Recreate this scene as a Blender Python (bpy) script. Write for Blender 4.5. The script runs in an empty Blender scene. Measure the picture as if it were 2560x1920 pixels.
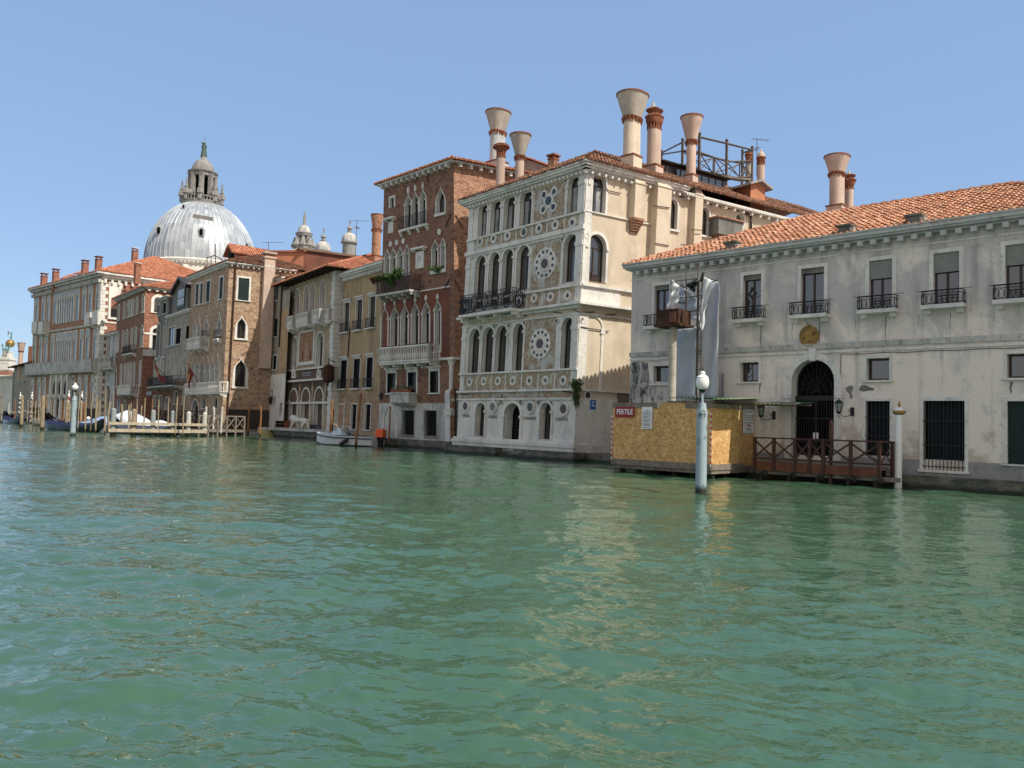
import bpy, bmesh, math, random
import numpy as np
from mathutils import Vector, Matrix
from mathutils.geometry import tessellate_polygon
random.seed(7); rng = np.random.default_rng(5)
sc = bpy.context.scene; COL = sc.collection
# ---------------------------------------------------------------- camera, sky, sun, exposure
F = 2000.; RO = .0263; HY = 1056.; H = 1.8         # focal length (px of a 2560 wide frame), roll, horizon row, eye height
PT = math.atan((HY-960)*math.cos(RO)/F)
FW = np.array([0, math.cos(PT), math.sin(PT)]); U0 = np.array([0, -math.sin(PT), math.cos(PT)]); R0 = np.array([1., 0, 0])
RR = math.cos(RO)*R0+math.sin(RO)*U0; UU = -math.sin(RO)*R0+math.cos(RO)*U0; CC = np.array([0, 0, H])
cam = bpy.data.objects.new('camera', bpy.data.cameras.new('camera')); COL.objects.link(cam); sc.camera = cam
cam.matrix_world = Matrix([[RR[i], UU[i], -FW[i], CC[i]] for i in range(3)]+[[0, 0, 0, 1]])
cam.data.sensor_width = 36; cam.data.lens = 36*F/2560; cam.data.clip_start = .1; cam.data.clip_end = 5000
SUN_EL = math.radians(50); SUN_DIR = np.array([.726*.99+.687*.13, -.687*.99+.726*.13])   # horizontal direction towards the sun
SUN_DIR /= np.linalg.norm(SUN_DIR)
w = bpy.data.worlds.new("World"); sc.world = w; w.use_nodes = True
nt = w.node_tree; bg = nt.nodes['Background']; sky = nt.nodes.new('ShaderNodeTexSky')
sky.sky_type = 'NISHITA'; sky.sun_disc = False; sky.sun_elevation = SUN_EL
sky.sun_rotation = math.atan2(SUN_DIR[0], SUN_DIR[1]); sky.air_density = 1.0; sky.dust_density = .35; sky.ozone_density = 1.6
mx = nt.nodes.new('ShaderNodeMix'); mx.data_type = 'RGBA'; mx.inputs[0].default_value = .74; nt.links.new(sky.outputs[0], mx.inputs[6]); mx.inputs[7].default_value = (1.30, 2.04, 3.3, 1)   # summer haze evens the sky out
# added warm-white glow in the unseen sky behind the camera, fills the shaded facades
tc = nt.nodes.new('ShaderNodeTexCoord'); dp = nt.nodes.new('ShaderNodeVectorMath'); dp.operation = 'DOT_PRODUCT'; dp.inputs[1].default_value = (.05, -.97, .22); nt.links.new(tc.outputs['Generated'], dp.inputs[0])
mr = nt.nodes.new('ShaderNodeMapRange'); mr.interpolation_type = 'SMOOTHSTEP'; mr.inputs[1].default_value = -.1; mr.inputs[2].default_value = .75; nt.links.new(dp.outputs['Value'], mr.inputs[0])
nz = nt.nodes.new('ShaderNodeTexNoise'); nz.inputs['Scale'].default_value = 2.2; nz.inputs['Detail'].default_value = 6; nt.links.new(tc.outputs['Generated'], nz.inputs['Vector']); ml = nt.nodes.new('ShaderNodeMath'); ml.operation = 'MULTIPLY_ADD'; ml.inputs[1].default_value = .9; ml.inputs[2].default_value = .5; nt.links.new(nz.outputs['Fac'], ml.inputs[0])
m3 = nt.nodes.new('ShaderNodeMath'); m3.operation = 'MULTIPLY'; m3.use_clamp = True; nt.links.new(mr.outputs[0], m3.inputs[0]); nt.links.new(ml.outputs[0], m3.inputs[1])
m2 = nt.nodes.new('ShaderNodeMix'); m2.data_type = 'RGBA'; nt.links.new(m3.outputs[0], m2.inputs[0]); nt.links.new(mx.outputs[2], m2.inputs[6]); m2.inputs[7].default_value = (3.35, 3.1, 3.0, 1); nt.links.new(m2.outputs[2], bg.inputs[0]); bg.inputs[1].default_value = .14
sl = bpy.data.lights.new('sun', 'SUN'); sl.energy = 3.6; sl.angle = math.radians(.5); sl.color = (1, .93, .82)
so = bpy.data.objects.new('sun', sl); COL.objects.link(so)
so.rotation_euler = Vector((-SUN_DIR[0]*math.cos(SUN_EL), -SUN_DIR[1]*math.cos(SUN_EL), -math.sin(SUN_EL))).to_track_quat('-Z', 'Y').to_euler()
sc.view_settings.view_transform = 'Standard'; sc.view_settings.look = 'None'; sc.view_settings.exposure = .6; sc.view_settings.gamma = 1
# ---------------------------------------------------------------- survey: photograph pixel -> place on a real plane
def ray(x, y): return FW+RR*(x-1280)/F-UU*(y-960)/F
def G(x, y, z=0):
    d = ray(x, y); return CC+d*(z-H)/d[2]
def Pd(x, dep, y=None):
    d = ray(x, HY+math.tan(RO)*(x-1280) if y is None else y); return CC+d*dep/d[1]
def Zm(ox, oy, k): return lambda x, y: (ox+x*k, oy+y*k)
Z1=Zm(0,560,.33755);Z2=Zm(340,340,.229);Z3=Zm(440,620,.30151);Z4=Zm(640,500,.37383);Z5=Zm(920,360,.24116);Z6=Zm(920,740,.24117)
Z7=Zm(1130,360,.24116);Z8=Zm(1130,740,.26517);Z9=Zm(1500,220,.25316);Z10=Zm(1480,640,.217);Z11=Zm(1500,920,.22604);Z12=Zm(1900,380,.31339)
Z13=Zm(1840,780,.3255);Z14=Zm(0,960,.11754);Z15=Zm(240,960,.12658);Z16=Zm(500,980,.11754);Z17=Zm(740,960,.11754);Z18=Zm(60,620,.15672)
Z19=Zm(60,860,.12054);Z20=Zm(280,660,.12054);Z21=Zm(280,840,.12054);Z22=Zm(680,640,.13265);Z23=Zm(690,850,.13265);Z24=Zm(0,800,.15666);Z25=Zm(1180,260,.12055)
class Fr:
    """vertical facade frame: s along the wall (left to right), y into the building, z up; kL/kR = lean of its ends"""
    def __init__(s, A, B, kL=0, kR=None, L=None):
        s.A = np.array([A[0], A[1], 0.]); d = np.array([B[0]-A[0], B[1]-A[1], 0.]); s.W = float(np.linalg.norm(d)); s.u = d/s.W
        s.v = np.array([-s.u[1], s.u[0], 0.]); s.kL = kL; s.kR = kL if kR is None else kR; s.L = np.zeros(3) if L is None else np.array(L)
        s.ang = math.atan2(s.u[1], s.u[0])
    def P(s, a, y, z):
        return s.A+s.u*(a+z*(s.kL+(s.kR-s.kL)*a/s.W))+s.v*y+s.L*z+np.array([0, 0, z])
    def px(s, x, y, off=0):
        r = ray(x, y); M = np.column_stack([s.u, s.u*s.kL+s.L+np.array([0, 0, 1.]), -r]); q = np.linalg.solve(M, CC-s.A-s.v*off)
        return float(q[0]/(1+(s.kR-s.kL)*q[1]/s.W)), float(q[1])
def setlean(fr, pL=None, pR=None):
    if pL: a, z = fr.px(*pL); fr.kL = a/z if z else 0
    if pR:
        k0 = fr.kL; fr.kL = fr.kR = 0; a, z = fr.px(*pR); fr.kR = (a-fr.W)/z; fr.kL = k0
# ---------------------------------------------------------------- mesh builder
class MB:
    def __init__(s, fr=None): s.v = []; s.f = []; s.m = []; s.t = []; s.fr = fr
    def add(s, vs, fs, m=0, t=None):
        n = len(s.v); s.v += [tuple(p) for p in vs]
        for f in fs: s.f.append([i+n for i in f]); s.m.append(m); s.t.append(t)
        return s
    def hexa(s, q, m=0): return s.add(q, [(0,3,2,1),(4,5,6,7),(0,1,5,4),(1,2,6,5),(2,3,7,6),(3,0,4,7)], m)
    def box(s, s0, s1, y0, y1, z0, z1, m=0, fr=None):
        P = (fr or s.fr).P
        return s.hexa([P(s0,y0,z0),P(s1,y0,z0),P(s1,y1,z0),P(s0,y1,z0),P(s0,y0,z1),P(s1,y0,z1),P(s1,y1,z1),P(s0,y1,z1)], m)
    def prism(s, pts, y0, y1, m=0, back=False, fr=None):
        P = (fr or s.fr).P; n = len(pts); vs = [P(a,y0,z) for a,z in pts]+[P(a,y1,z) for a,z in pts]
        fs = [list(range(n))]+[(i,i+n,(i+1)%n+n,(i+1)%n) for i in range(n)]
        if back: fs.append(list(range(2*n-1,n-1,-1)))
        return s.add(vs, fs, m)
    def ring(s, a, b, y0, y1, m=0, closed=True, fr=None):
        P = (fr or s.fr).P; n = len(a); vs = [P(p,y0,z) for p,z in a]+[P(p,y0,z) for p,z in b]+[P(p,y1,z) for p,z in b]+[P(p,y1,z) for p,z in a]
        fs = []
        for i in range(n if closed else n-1):
            j = (i+1)%n; fs += [(i,j,n+j,n+i),(n+i,n+j,2*n+j,2*n+i),(3*n+i,3*n+j,j,i)]
        return s.add(vs, fs, m)
    def strip(s, pts, y0, y1, m=0, closed=True, fr=None):
        P = (fr or s.fr).P; n = len(pts); vs = [P(a,y0,z) for a,z in pts]+[P(a,y1,z) for a,z in pts]
        return s.add(vs, [(i,(i+1)%n,(i+1)%n+n,i+n) for i in range(n if closed else n-1)], m)
    def tube(s, p0, p1, r0, r1=None, n=8, m=0, cap=True):
        p0 = np.array(p0, float); p1 = np.array(p1, float); r1 = r0 if r1 is None else r1
        d = p1-p0; L = np.linalg.norm(d)
        if L < 1e-6: return s
        d /= L; a = np.cross(d, [0,0,1.] if abs(d[2]) < .9 else [1.,0,0]); a /= np.linalg.norm(a); b = np.cross(d, a)
        c = [(math.cos(2*math.pi*i/n), math.sin(2*math.pi*i/n)) for i in range(n)]
        vs = [p0+(a*x+b*y)*r0 for x,y in c]+[p1+(a*x+b*y)*r1 for x,y in c]
        fs = [(i,(i+1)%n,(i+1)%n+n,i+n) for i in range(n)]
        if cap: fs += [list(range(n))[::-1], list(range(n,2*n))]
        return s.add(vs, fs, m)
    def path(s, pts, r, n=6, m=0):
        for a, b in zip(pts[:-1], pts[1:]): s.tube(a, b, r, r, n, m)
        return s
    def lathe(s, c, prof, n=16, m=0, sx=1, rib=None):
        c = np.array(c, float); vs = []
        for r, z in prof:
            for i in range(n):
                a = 2*math.pi*i/n; k = 1 if rib is None else rib(i)
                vs.append(c+np.array([math.cos(a)*r*k*sx, math.sin(a)*r*k, z]))
        fs = []
        for j in range(len(prof)-1):
            for i in range(n): fs.append((j*n+i, j*n+(i+1)%n, (j+1)*n+(i+1)%n, (j+1)*n+i))
        fs += [list(range(n))[::-1], [(len(prof)-1)*n+i for i in range(n)]]
        return s.add(vs, fs, m)
    def ball(s, c, r, n=12, m=0, k=1):
        return s.lathe(c, [(max(r*math.sin(math.pi*j/8),.001), -r*k*math.cos(math.pi*j/8)) for j in range(9)], n, m)
    def build(s, name, mats, parent=None, smooth=False, label=None):
        me = bpy.data.meshes.new(name); v = np.array(s.v)
        if parent is not None:
            M = np.array(parent_mat(parent).inverted()); v = v@M[:3,:3].T+M[:3,3]
        me.from_pydata(v.tolist(), [], s.f)
        for mt in (mats if isinstance(mats, (list, tuple)) else [mats]): me.materials.append(MAT(mt))
        me.polygons.foreach_set('material_index', s.m)
        if any(t is not None for t in s.t):
            uv = me.uv_layers.new(name='uv'); d = []
            for f, t in zip(s.f, s.t): d += list(t or (0, 0))*len(f)
            uv.data.foreach_set('uv', d)
        if smooth:
            me.shade_smooth() if smooth is True else me.polygons.foreach_set('use_smooth', [True]*len(s.f))
            if smooth is not True: me.set_sharp_from_angle(angle=math.radians(smooth))
        me.update()
        o = bpy.data.objects.new(name, me); COL.objects.link(o)
        if parent is not None: o.parent = parent
        if label: o['label'] = label
        return o
def parent_mat(o):
    M = Matrix.Identity(4)
    while o is not None:
        if o.type == 'EMPTY' or o.parent is None: M = o.matrix_basis @ M
        o = o.parent
    return M
def tag(o, label=None, cat=None, group=None, kind=None):
    if label: o['label'] = label
    if cat: o['category'] = cat
    if group: o['group'] = group
    if kind: o['kind'] = kind
    return o
def thing(name, label, cat, loc=(0,0,0), rz=0, group=None):
    o = bpy.data.objects.new(name, None); COL.objects.link(o); o.location = Vector([float(c) for c in loc][:2]+[float(loc[2]) if len(loc)>2 else 0]); o.rotation_euler = (0,0,rz); o.empty_display_size = .5
    o.matrix_basis = Matrix.Translation(o.location) @ Matrix.Rotation(rz, 4, 'Z')
    return tag(o, label, cat, group)
# ---------------------------------------------------------------- materials
_M = {}
def MAT(n): return _M[n] if isinstance(n, str) else n
class N:
    def __init__(s, name, rough=.8, spec=.3, metal=0):
        s.m = bpy.data.materials.new(name); s.m.use_nodes = True; s.t = s.m.node_tree; s.b = s.t.nodes['Principled BSDF']
        s.b.inputs['Roughness'].default_value = rough; s.b.inputs['Specular IOR Level'].default_value = spec; s.b.inputs['Metallic'].default_value = metal
        s.co = s.t.nodes.new('ShaderNodeTexCoord'); _M[name] = s.m
    def n(s, t, **k):
        x = s.t.nodes.new('ShaderNode'+t)
        for a, v in k.items():
            if a in x.inputs.keys() if isinstance(a, str) else False: s.setin(x, a, v)
            else: setattr(x, a, v)
        return x
    def setin(s, x, a, v):
        i = x.inputs[a]
        if hasattr(v, 'is_output'): s.t.links.new(v, i)
        else: i.default_value = v
    def l(s, a, b): s.t.links.new(a, b)
    def map(s, sc=(1,1,1), src=None, rot=(0,0,0)):
        x = s.t.nodes.new('ShaderNodeMapping'); x.inputs['Scale'].default_value = sc; x.inputs['Rotation'].default_value = rot
        s.l(src or s.co.outputs['Object'], x.inputs[0]); return x.outputs[0]
    def noise(s, scale, det=4, vec=None, rough=.6, dist=0):
        x = s.t.nodes.new('ShaderNodeTexNoise'); x.inputs['Scale'].default_value = scale; x.inputs['Detail'].default_value = det
        x.inputs['Roughness'].default_value = rough; x.inputs['Distortion'].default_value = dist
        s.l(vec or s.co.outputs['Object'], x.inputs['Vector']); return x.outputs['Fac']
    def ramp(s, f, stops):
        x = s.t.nodes.new('ShaderNodeValToRGB'); e = x.color_ramp.elements
        while len(e) < len(stops): e.new(.5)
        for i, (p, c) in enumerate(stops):
            e[i].position = p; c = (c,)*3 if not hasattr(c, '__len__') else c; e[i].color = (*c, 1)
        s.l(f, x.inputs[0]); return x.outputs[0]
    def mix(s, f, a, b, mode='MIX'):
        x = s.t.nodes.new('ShaderNodeMix'); x.data_type = 'RGBA'; x.blend_type = mode
        for i, v in ((0, f), (6, a), (7, b)):
            if hasattr(v, 'is_output'): s.l(v, x.inputs[i])
            else: x.inputs[i].default_value = v if i == 0 else (*v, 1)
        return x.outputs[2]
    def math(s, op, a, b=0, c=0):
        x = s.t.nodes.new('ShaderNodeMath'); x.operation = op
        for i, v in enumerate((a, b, c)):
            if hasattr(v, 'is_output'): s.l(v, x.inputs[i])
            else: x.inputs[i].default_value = v
        return x.outputs[0]
    def flat(s):   # (x+y, z, 0): the same pattern runs round front and side walls
        x = s.t.nodes.new('ShaderNodeSeparateXYZ'); s.l(s.co.outputs['Object'], x.inputs[0]); y = s.t.nodes.new('ShaderNodeCombineXYZ')
        s.l(s.math('ADD', x.outputs[0], x.outputs[1]), y.inputs[0]); s.l(x.outputs[2], y.inputs[1]); s.sx = x; return y.outputs[0]
    def col(s, c):
        if hasattr(c, 'is_output'): s.l(c, s.b.inputs['Base Color'])
        else: s.b.inputs['Base Color'].default_value = (*c, 1)
        return s
    def bump(s, h, st=.3, d=.02):
        x = s.t.nodes.new('ShaderNodeBump'); x.inputs['Strength'].default_value = st; x.inputs['Distance'].default_value = d
        s.l(h, x.inputs['Height']); s.l(x.outputs[0], s.b.inputs['Normal']); return s
def plaster(name, c, c2, dirt=(.12,.12,.11), amt=.5, sc_=.5, streak=.5, rough=.9):
    m = N(name, rough, .2); a = m.noise(sc_, 6, dist=.6); col = m.mix(m.ramp(a, [(.38,0),(.62,1)]), c, c2)
    b = m.noise(1.0, 6, m.map((1.6,1.6,.22))); col = m.mix(m.math('MULTIPLY', m.ramp(b, [(.5,0),(.72,1)]), streak), col, dirt)
    e = m.noise(2.6, 8, rough=.7); col = m.mix(m.math('MULTIPLY', m.ramp(e, [(.56,0),(.7,1)]), amt), col, dirt)
    g = m.noise(30, 3); col = m.mix(.18, col, m.ramp(g, [(.3,.0),(.7,1)]), 'SOFT_LIGHT')
    m.col(col).bump(m.noise(14, 6), .35, .015); return m
def brick(name, c1, c2, mort, patch, pa=.35, bs=1.0, dark=(.05,.03,.025)):
    m = N(name, .9, .2); v = m.flat(); t = m.n('TexBrick'); m.l(v, t.inputs['Vector'])
    for k, x in (('Color1',(*c1,1)),('Color2',(*c2,1)),('Mortar',(*mort,1)),('Scale',bs),('Mortar Size',.012),('Bias',0.),('Brick Width',.27),('Row Height',.078)): t.inputs[k].default_value = x
    a = m.noise(.45, 7, dist=.8); col = m.mix(m.math('MULTIPLY', m.ramp(a, [(.5,0),(.66,1)]), pa), t.outputs[0], patch)
    b = m.noise(1.7, 8, m.map((1,1,2.2)), rough=.75); col = m.mix(m.ramp(b, [(.36,.8),(.5,0)]), col, dark)
    n2 = m.noise(5, 7, m.map((1,1,3.2)), rough=.75); col = m.mix(.85, col, m.ramp(n2, [(.3,.12),(.5,.5),(.7,.88)]), 'OVERLAY')
    m.col(col).bump(t.outputs[1], -.35, .015); return m
def stone(name, c, grey, amt=.6, sc_=1.3):
    m = N(name, .75, .3); a = m.noise(sc_, 8, m.map((1,1,.45)), rough=.68, dist=.4); col = m.mix(m.math('MULTIPLY', m.ramp(a, [(.45,0),(.7,1)]), amt), c, grey)
    b = m.noise(6, 6, rough=.7); col = m.mix(m.math('MULTIPLY', m.ramp(b, [(.55,0),(.68,1)]), amt*.8), col, tuple(x*.4 for x in grey))
    m.col(col).bump(m.noise(9, 6), .3, .02); return m
def simple(name, c, rough=.6, spec=.3, metal=0, var=.25, sc_=4, c2=None, bump=.2):
    m = N(name, rough, spec, metal); a = m.noise(sc_, 5); m.col(m.mix(m.ramp(a, [(.35,0),(.65,1)]), c, c2 or tuple(x*(1-var) for x in c)))
    if bump: m.bump(m.noise(sc_*4, 4), bump, .01)
    return m
def tiles(name, cs):
    m = N(name, .9, .15); u = m.n('TexCoord').outputs['UV']; wn = m.n('TexWhiteNoise'); wn.noise_dimensions = '2D'; m.l(u, wn.inputs[0])
    col = m.ramp(wn.outputs[0], [(i/(len(cs)-1), c) for i, c in enumerate(cs)])
    a = m.noise(.6, 6); col = m.mix(m.math('MULTIPLY', m.ramp(a, [(.45,0),(.7,1)]), .55), col, tuple(x*.42 for x in cs[1]))
    b = m.noise(9, 5); col = m.mix(m.math('MULTIPLY', m.ramp(b, [(.55,0),(.7,1)]), .5), col, (.06,.05,.035)); m.col(col).bump(m.noise(40,3), .2, .01); return m
m = N('grey_render', .92, .2); a = m.noise(.55, 8, rough=.68, dist=.8); m.flat(); zz = m.math('MULTIPLY', m.math('SUBTRACT', m.sx.outputs[2], 5.2), .045)
col = m.mix(m.ramp(m.math('ADD', a, zz), [(.44,0),(.60,1)]), (.76,.68,.60), (.50,.475,.455)); b = m.noise(1.3, 7, m.map((1.5,1.5,.16)), rough=.65); col = m.mix(m.ramp(m.math('ADD', b, m.math('MULTIPLY', zz, .35)), [(.52,0),(.7,.7)]), col, (.24,.235,.225))
e = m.noise(2.2, 9, rough=.75, dist=.5); col = m.mix(m.ramp(e, [(.59,0),(.65,.38)]), col, (.30,.285,.26)); f_ = m.noise(.9, 7, rough=.7); col = m.mix(m.ramp(m.math('SUBTRACT', f_, m.math('MULTIPLY', m.sx.outputs[2], .13)), [(.30,0),(.38,.6)]), col, (.36,.29,.22))
m.col(m.mix(.2, col, m.ramp(m.noise(26, 4), [(.3,0),(.7,1)]), 'SOFT_LIGHT')).bump(m.noise(9, 8), .4, .02)
plaster('cream_render', (.62,.53,.41), (.52,.44,.335), (.33,.27,.20), .4, .6, .45)
plaster('ochre_render', (.45,.32,.19), (.34,.25,.155), (.12,.10,.07), .4, .5, .55)
plaster('ochre_fresco', (.44,.35,.235), (.33,.27,.19), (.13,.12,.09), .4, .8, .6)
plaster('fresco_dark', (.16,.10,.07), (.09,.07,.055), (.04,.035,.03), .6, 1.2, .5)
plaster('oxide_red', (.20,.075,.05), (.14,.06,.045), (.05,.035,.03), .4, .8, .4)
plaster('taupe_render', (.36,.32,.26), (.27,.25,.21), (.10,.10,.095), .5, .6, .6)
plaster('dark_render', (.22,.21,.19), (.15,.15,.14), (.05,.05,.05), .6, .6, .7)
plaster('orange_render', (.50,.22,.12), (.42,.18,.10), (.20,.10,.07), .2, .6, .2)
plaster('salmon_render', (.57,.43,.35), (.48,.37,.30), (.22,.17,.14), .45, 1.2, .5)
plaster('white_render', (.52,.53,.52), (.40,.42,.42), (.16,.17,.17), .5, .9, .5)
plaster('church_white', (.66,.64,.58), (.55,.53,.48), (.25,.25,.24), .3, .2, .3)
plaster('lower_grey', (.22,.20,.18), (.14,.13,.125), (.30,.29,.27), .7, .7, .2)
brick('red_brick', (.245,.12,.078), (.145,.07,.05), (.27,.18,.13), (.33,.19,.12), .5, dark=(.05,.025,.02))
brick('brown_brick', (.44,.27,.17), (.27,.155,.10), (.42,.34,.25), (.50,.40,.28), .6)
brick('gothic_brick', (.42,.235,.15), (.28,.12,.07), (.33,.23,.16), (.40,.22,.13), .25, dark=(.16,.07,.045))
brick('crimson_brick', (.37,.165,.10), (.24,.10,.07), (.28,.17,.12), (.28,.11,.07), .3, dark=(.11,.04,.03))
stone('istria', (.68,.66,.61), (.30,.30,.295), .6)
stone('istria_clean', (.70,.675,.62), (.34,.335,.32), .65)
stone('istria_grim', (.50,.49,.45), (.13,.14,.14), .8)
stone('cornice_green', (.46,.475,.45), (.27,.295,.285), .6)
stone('church_grey', (.28,.27,.25), (.11,.11,.105), .75)
stone('granite', (.30,.29,.28), (.17,.17,.17), .6)
m = N('foundation', .6, .4); a = m.noise(1.6, 8, m.map((1,1,2)), rough=.7); m.flat()
col = m.mix(m.ramp(a, [(.4,0),(.62,1)]), (.045,.05,.035), (.17,.155,.12)); m.col(m.mix(m.ramp(m.math('ADD', m.sx.outputs[2], m.math('MULTIPLY', a, .25)), [(.22,1),(.34,0)]), col, (.018,.024,.012))).bump(m.noise(8,6), .6, .03)
m = N('marble_panel', .5, .4); v = m.n('TexVoronoi'); v.inputs['Scale'].default_value = .9; m.l(m.map((1,1,.7)), v.inputs[0]); vn = m.noise(2.2, 8, rough=.7, dist=2.2)
col = m.mix(v.outputs['Distance'], (.45,.34,.19), (.40,.36,.28)); col = m.mix(m.ramp(vn, [(.42,0),(.5,1),(.56,0)]), col, (.16,.08,.025)); col = m.mix(m.ramp(m.noise(1.1,5,dist=1), [(.5,0),(.62,1)]), col, (.44,.43,.38)); m.col(col)
simple('porphyry', (.085,.035,.04), .3, .5, var=.4); simple('serpentine', (.05,.08,.065), .3, .5, var=.5); simple('grey_disc', (.16,.17,.17), .3, .5, var=.4); simple('dark_disc', (.03,.032,.036), .3, .5)
simple('iron', (.012,.012,.014), .55, .4, bump=0); simple('dark_wood', (.035,.022,.016), .5, .4, c2=(.05,.03,.02)); simple('black_paint', (.008,.008,.01), .22, .5, bump=0)
m = N('glass', .03, .5); m.b.inputs['IOR'].default_value = 2.2; m.col(m.mix(m.noise(.7, 2), (.012,.014,.016), (.035,.036,.036))).bump(m.noise(.9, 2), .25, .08)
simple('drape', (.36,.37,.37), .3, .4, c2=(.20,.21,.22), sc_=2, bump=0); simple('shutter_green', (.018,.035,.033), .7, .2); simple('shutter_dark', (.014,.018,.022), .8, .15); simple('blind', (.26,.285,.25), .7, .2, var=.15)
simple('rust', (.085,.04,.025), .85, .2, c2=(.03,.017,.012)); simple('steel_grey', (.25,.25,.25), .5, .4, .3); simple('scaffold', (.07,.06,.055), .7, .3, c2=(.13,.09,.06))
simple('brown_paint', (.062,.024,.016), .55, .35, c2=(.04,.017,.012)); simple('red_plank', (.16,.055,.028), .6, .3, c2=(.09,.032,.018)); simple('plank', (.25,.21,.17), .85, .15, c2=(.15,.125,.105)); simple('pale_timber', (.50,.43,.33), .9, .1, c2=(.33,.28,.21))
simple('white_enamel', (.78,.78,.76), .25, .5, var=.05, bump=0); simple('gold', (.36,.22,.06), .45, .5, .6); simple('verdigris', (.16,.30,.26), .8, .2, c2=(.07,.13,.12)); plaster('concrete', (.47,.43,.36), (.38,.35,.30), (.16,.15,.13), .5, 1.5, .5)
simple('red_sign', (.28,.018,.02), .4, .4, bump=0, var=.05); simple('paper', (.74,.76,.78), .6, .3, bump=0, var=.04); simple('ink', (.03,.03,.04), .6, .2, bump=0); simple('blue_sign', (.02,.12,.42), .4, .4, bump=0, var=.05); simple('green_ink', (.05,.25,.15), .6, .2, bump=0)
simple('boat_white', (.62,.64,.65), .3, .5, var=.08, bump=0); simple('orange_plastic', (.75,.10,.015), .3, .5, var=.1, bump=0); simple('navy', (.012,.016,.04), .8, .15, c2=(.02,.026,.06)); simple('tarp_blue', (.12,.22,.42), .6, .3, c2=(.45,.52,.60), sc_=1.2); simple('tarp_white', (.66,.72,.78), .6, .3, var=.1); simple('tarp_grey', (.06,.065,.09), .7, .2)
simple('flag_red', (.22,.022,.02), .8, .2, c2=(.12,.015,.015)); simple('flag_gold', (.45,.19,.04), .8, .2); simple('leaf', (.035,.075,.018), .7, .25, c2=(.07,.13,.03), sc_=6, bump=0); simple('leaf_dry', (.13,.07,.04), .8, .2, c2=(.07,.05,.02), sc_=6, bump=0); simple('terracotta', (.26,.10,.055), .85, .2); simple('rope', (.45,.40,.28), .9, .1)
simple('soffit', (.03,.022,.018), .9, .1); simple('dark_void', (.006,.006,.007), .9, .1, bump=0); simple('curtain', (.22,.11,.12), .8, .1, c2=(.30,.18,.16))
m = N('mosaic', .5, .3); v = m.n('TexVoronoi'); v.inputs['Scale'].default_value = 5.; m.l(m.co.outputs['Object'], v.inputs[0]); m.col(m.mix(.45, m.mix(m.noise(1.5, 5), (.30,.12,.05), (.38,.27,.14)), m.ramp(v.outputs['Distance'], [(.1,(.35,.2,.08)),(.6,(.10,.06,.05))])))
m = N('mosaic_robe', .5, .3); m.col(m.mix(m.ramp(m.noise(6, 5), [(.4,0),(.6,1)]), (.42,.34,.24), (.28,.13,.06)))
m = N('corrugated', .35, .4); m.col((.34,.48,.26)); m.b.inputs['Transmission Weight'].default_value = .55; m.b.inputs['Roughness'].default_value = .5
m = N('sheeting', .75, .2); c_ = m.noise(1.5, 5, m.map((1,1,.3))); m.col(m.mix(m.ramp(c_, [(.35,0),(.65,1)]), (.45,.48,.53), (.36,.39,.45))).bump(c_, .4, .06)
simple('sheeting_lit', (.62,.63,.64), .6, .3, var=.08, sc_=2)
m = N('osb', .75, .25); v = m.n('TexVoronoi'); v.inputs['Scale'].default_value = 1.; m.l(m.map((24,24,7), rot=(.25,.2,0)), v.inputs[0])
v2 = m.n('TexVoronoi'); v2.inputs['Scale'].default_value = 1.; m.l(m.map((9,9,22), rot=(.4,-.5,.3)), v2.inputs[0])
col = m.mix(.5, m.ramp(v.outputs['Color'], [(.1,(.38,.20,.07)),(.5,(.60,.36,.14)),(.9,(.78,.55,.27))]), m.ramp(v2.outputs['Color'], [(.1,(.28,.14,.05)),(.5,(.54,.32,.12)),(.95,(.84,.60,.31))]))
col = m.mix(m.ramp(m.noise(.9,3), [(.4,0),(.7,.35)]), col, (.38,.18,.05)); m.col(col).bump(v.outputs['Distance'], .3, .004)
m = N('pole_blue', .6, .3); a = m.noise(3.2, 8, m.map((1,1,.5)), rough=.7); m.flat(); col = m.mix(m.ramp(a, [(.54,0),(.6,1)]), (.30,.38,.42), (.11,.13,.14))
m.col(m.mix(m.ramp(m.math('ADD', m.sx.outputs[2], m.math('MULTIPLY', a, .2)), [(.25,1),(.38,0)]), col, (.03,.035,.025)))
for nm, c, c2 in (('pile_wood',(.36,.29,.19),(.19,.15,.105)), ('pile_pale',(.58,.56,.52),(.40,.39,.36)), ('pile_brown',(.32,.16,.07),(.16,.075,.035)), ('pile_grey',(.33,.35,.36),(.20,.22,.23)), ('pile_dark',(.07,.055,.045),(.035,.03,.025))):
    m = N(nm, .85, .2); a = m.noise(3, 7, m.map((5,5,.6))); m.flat(); col = m.mix(m.ramp(a, [(.35,0),(.65,1)]), c, c2)
    m.col(m.mix(m.ramp(m.math('ADD', m.sx.outputs[2], m.math('MULTIPLY', a, .25)), [(.35,1),(.5,0)]), col, (.03,.03,.02))).bump(a, .5, .02)
m = N('lead', .42, .5, .25); w_ = m.n('TexCoord').outputs['UV']; wn = m.n('TexWhiteNoise'); wn.noise_dimensions = '2D'; m.l(w_, wn.inputs[0])
col = m.ramp(wn.outputs[0], [(0,(.33,.36,.39)),(.5,(.42,.45,.47)),(1,(.54,.56,.57))]); m.flat(); st = m.noise(1., 6, m.map((.9,.9,.07)))
col = m.mix(m.math('MULTIPLY', m.ramp(m.math('ADD', m.sx.outputs[2], m.math('MULTIPLY', st, 14)), [(.0,1),(1,1)]), 0), col, (.2,.2,.2)); m.col(m.mix(m.ramp(st, [(.45,0),(.7,.6)]), col, (.15,.17,.20)))
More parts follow.
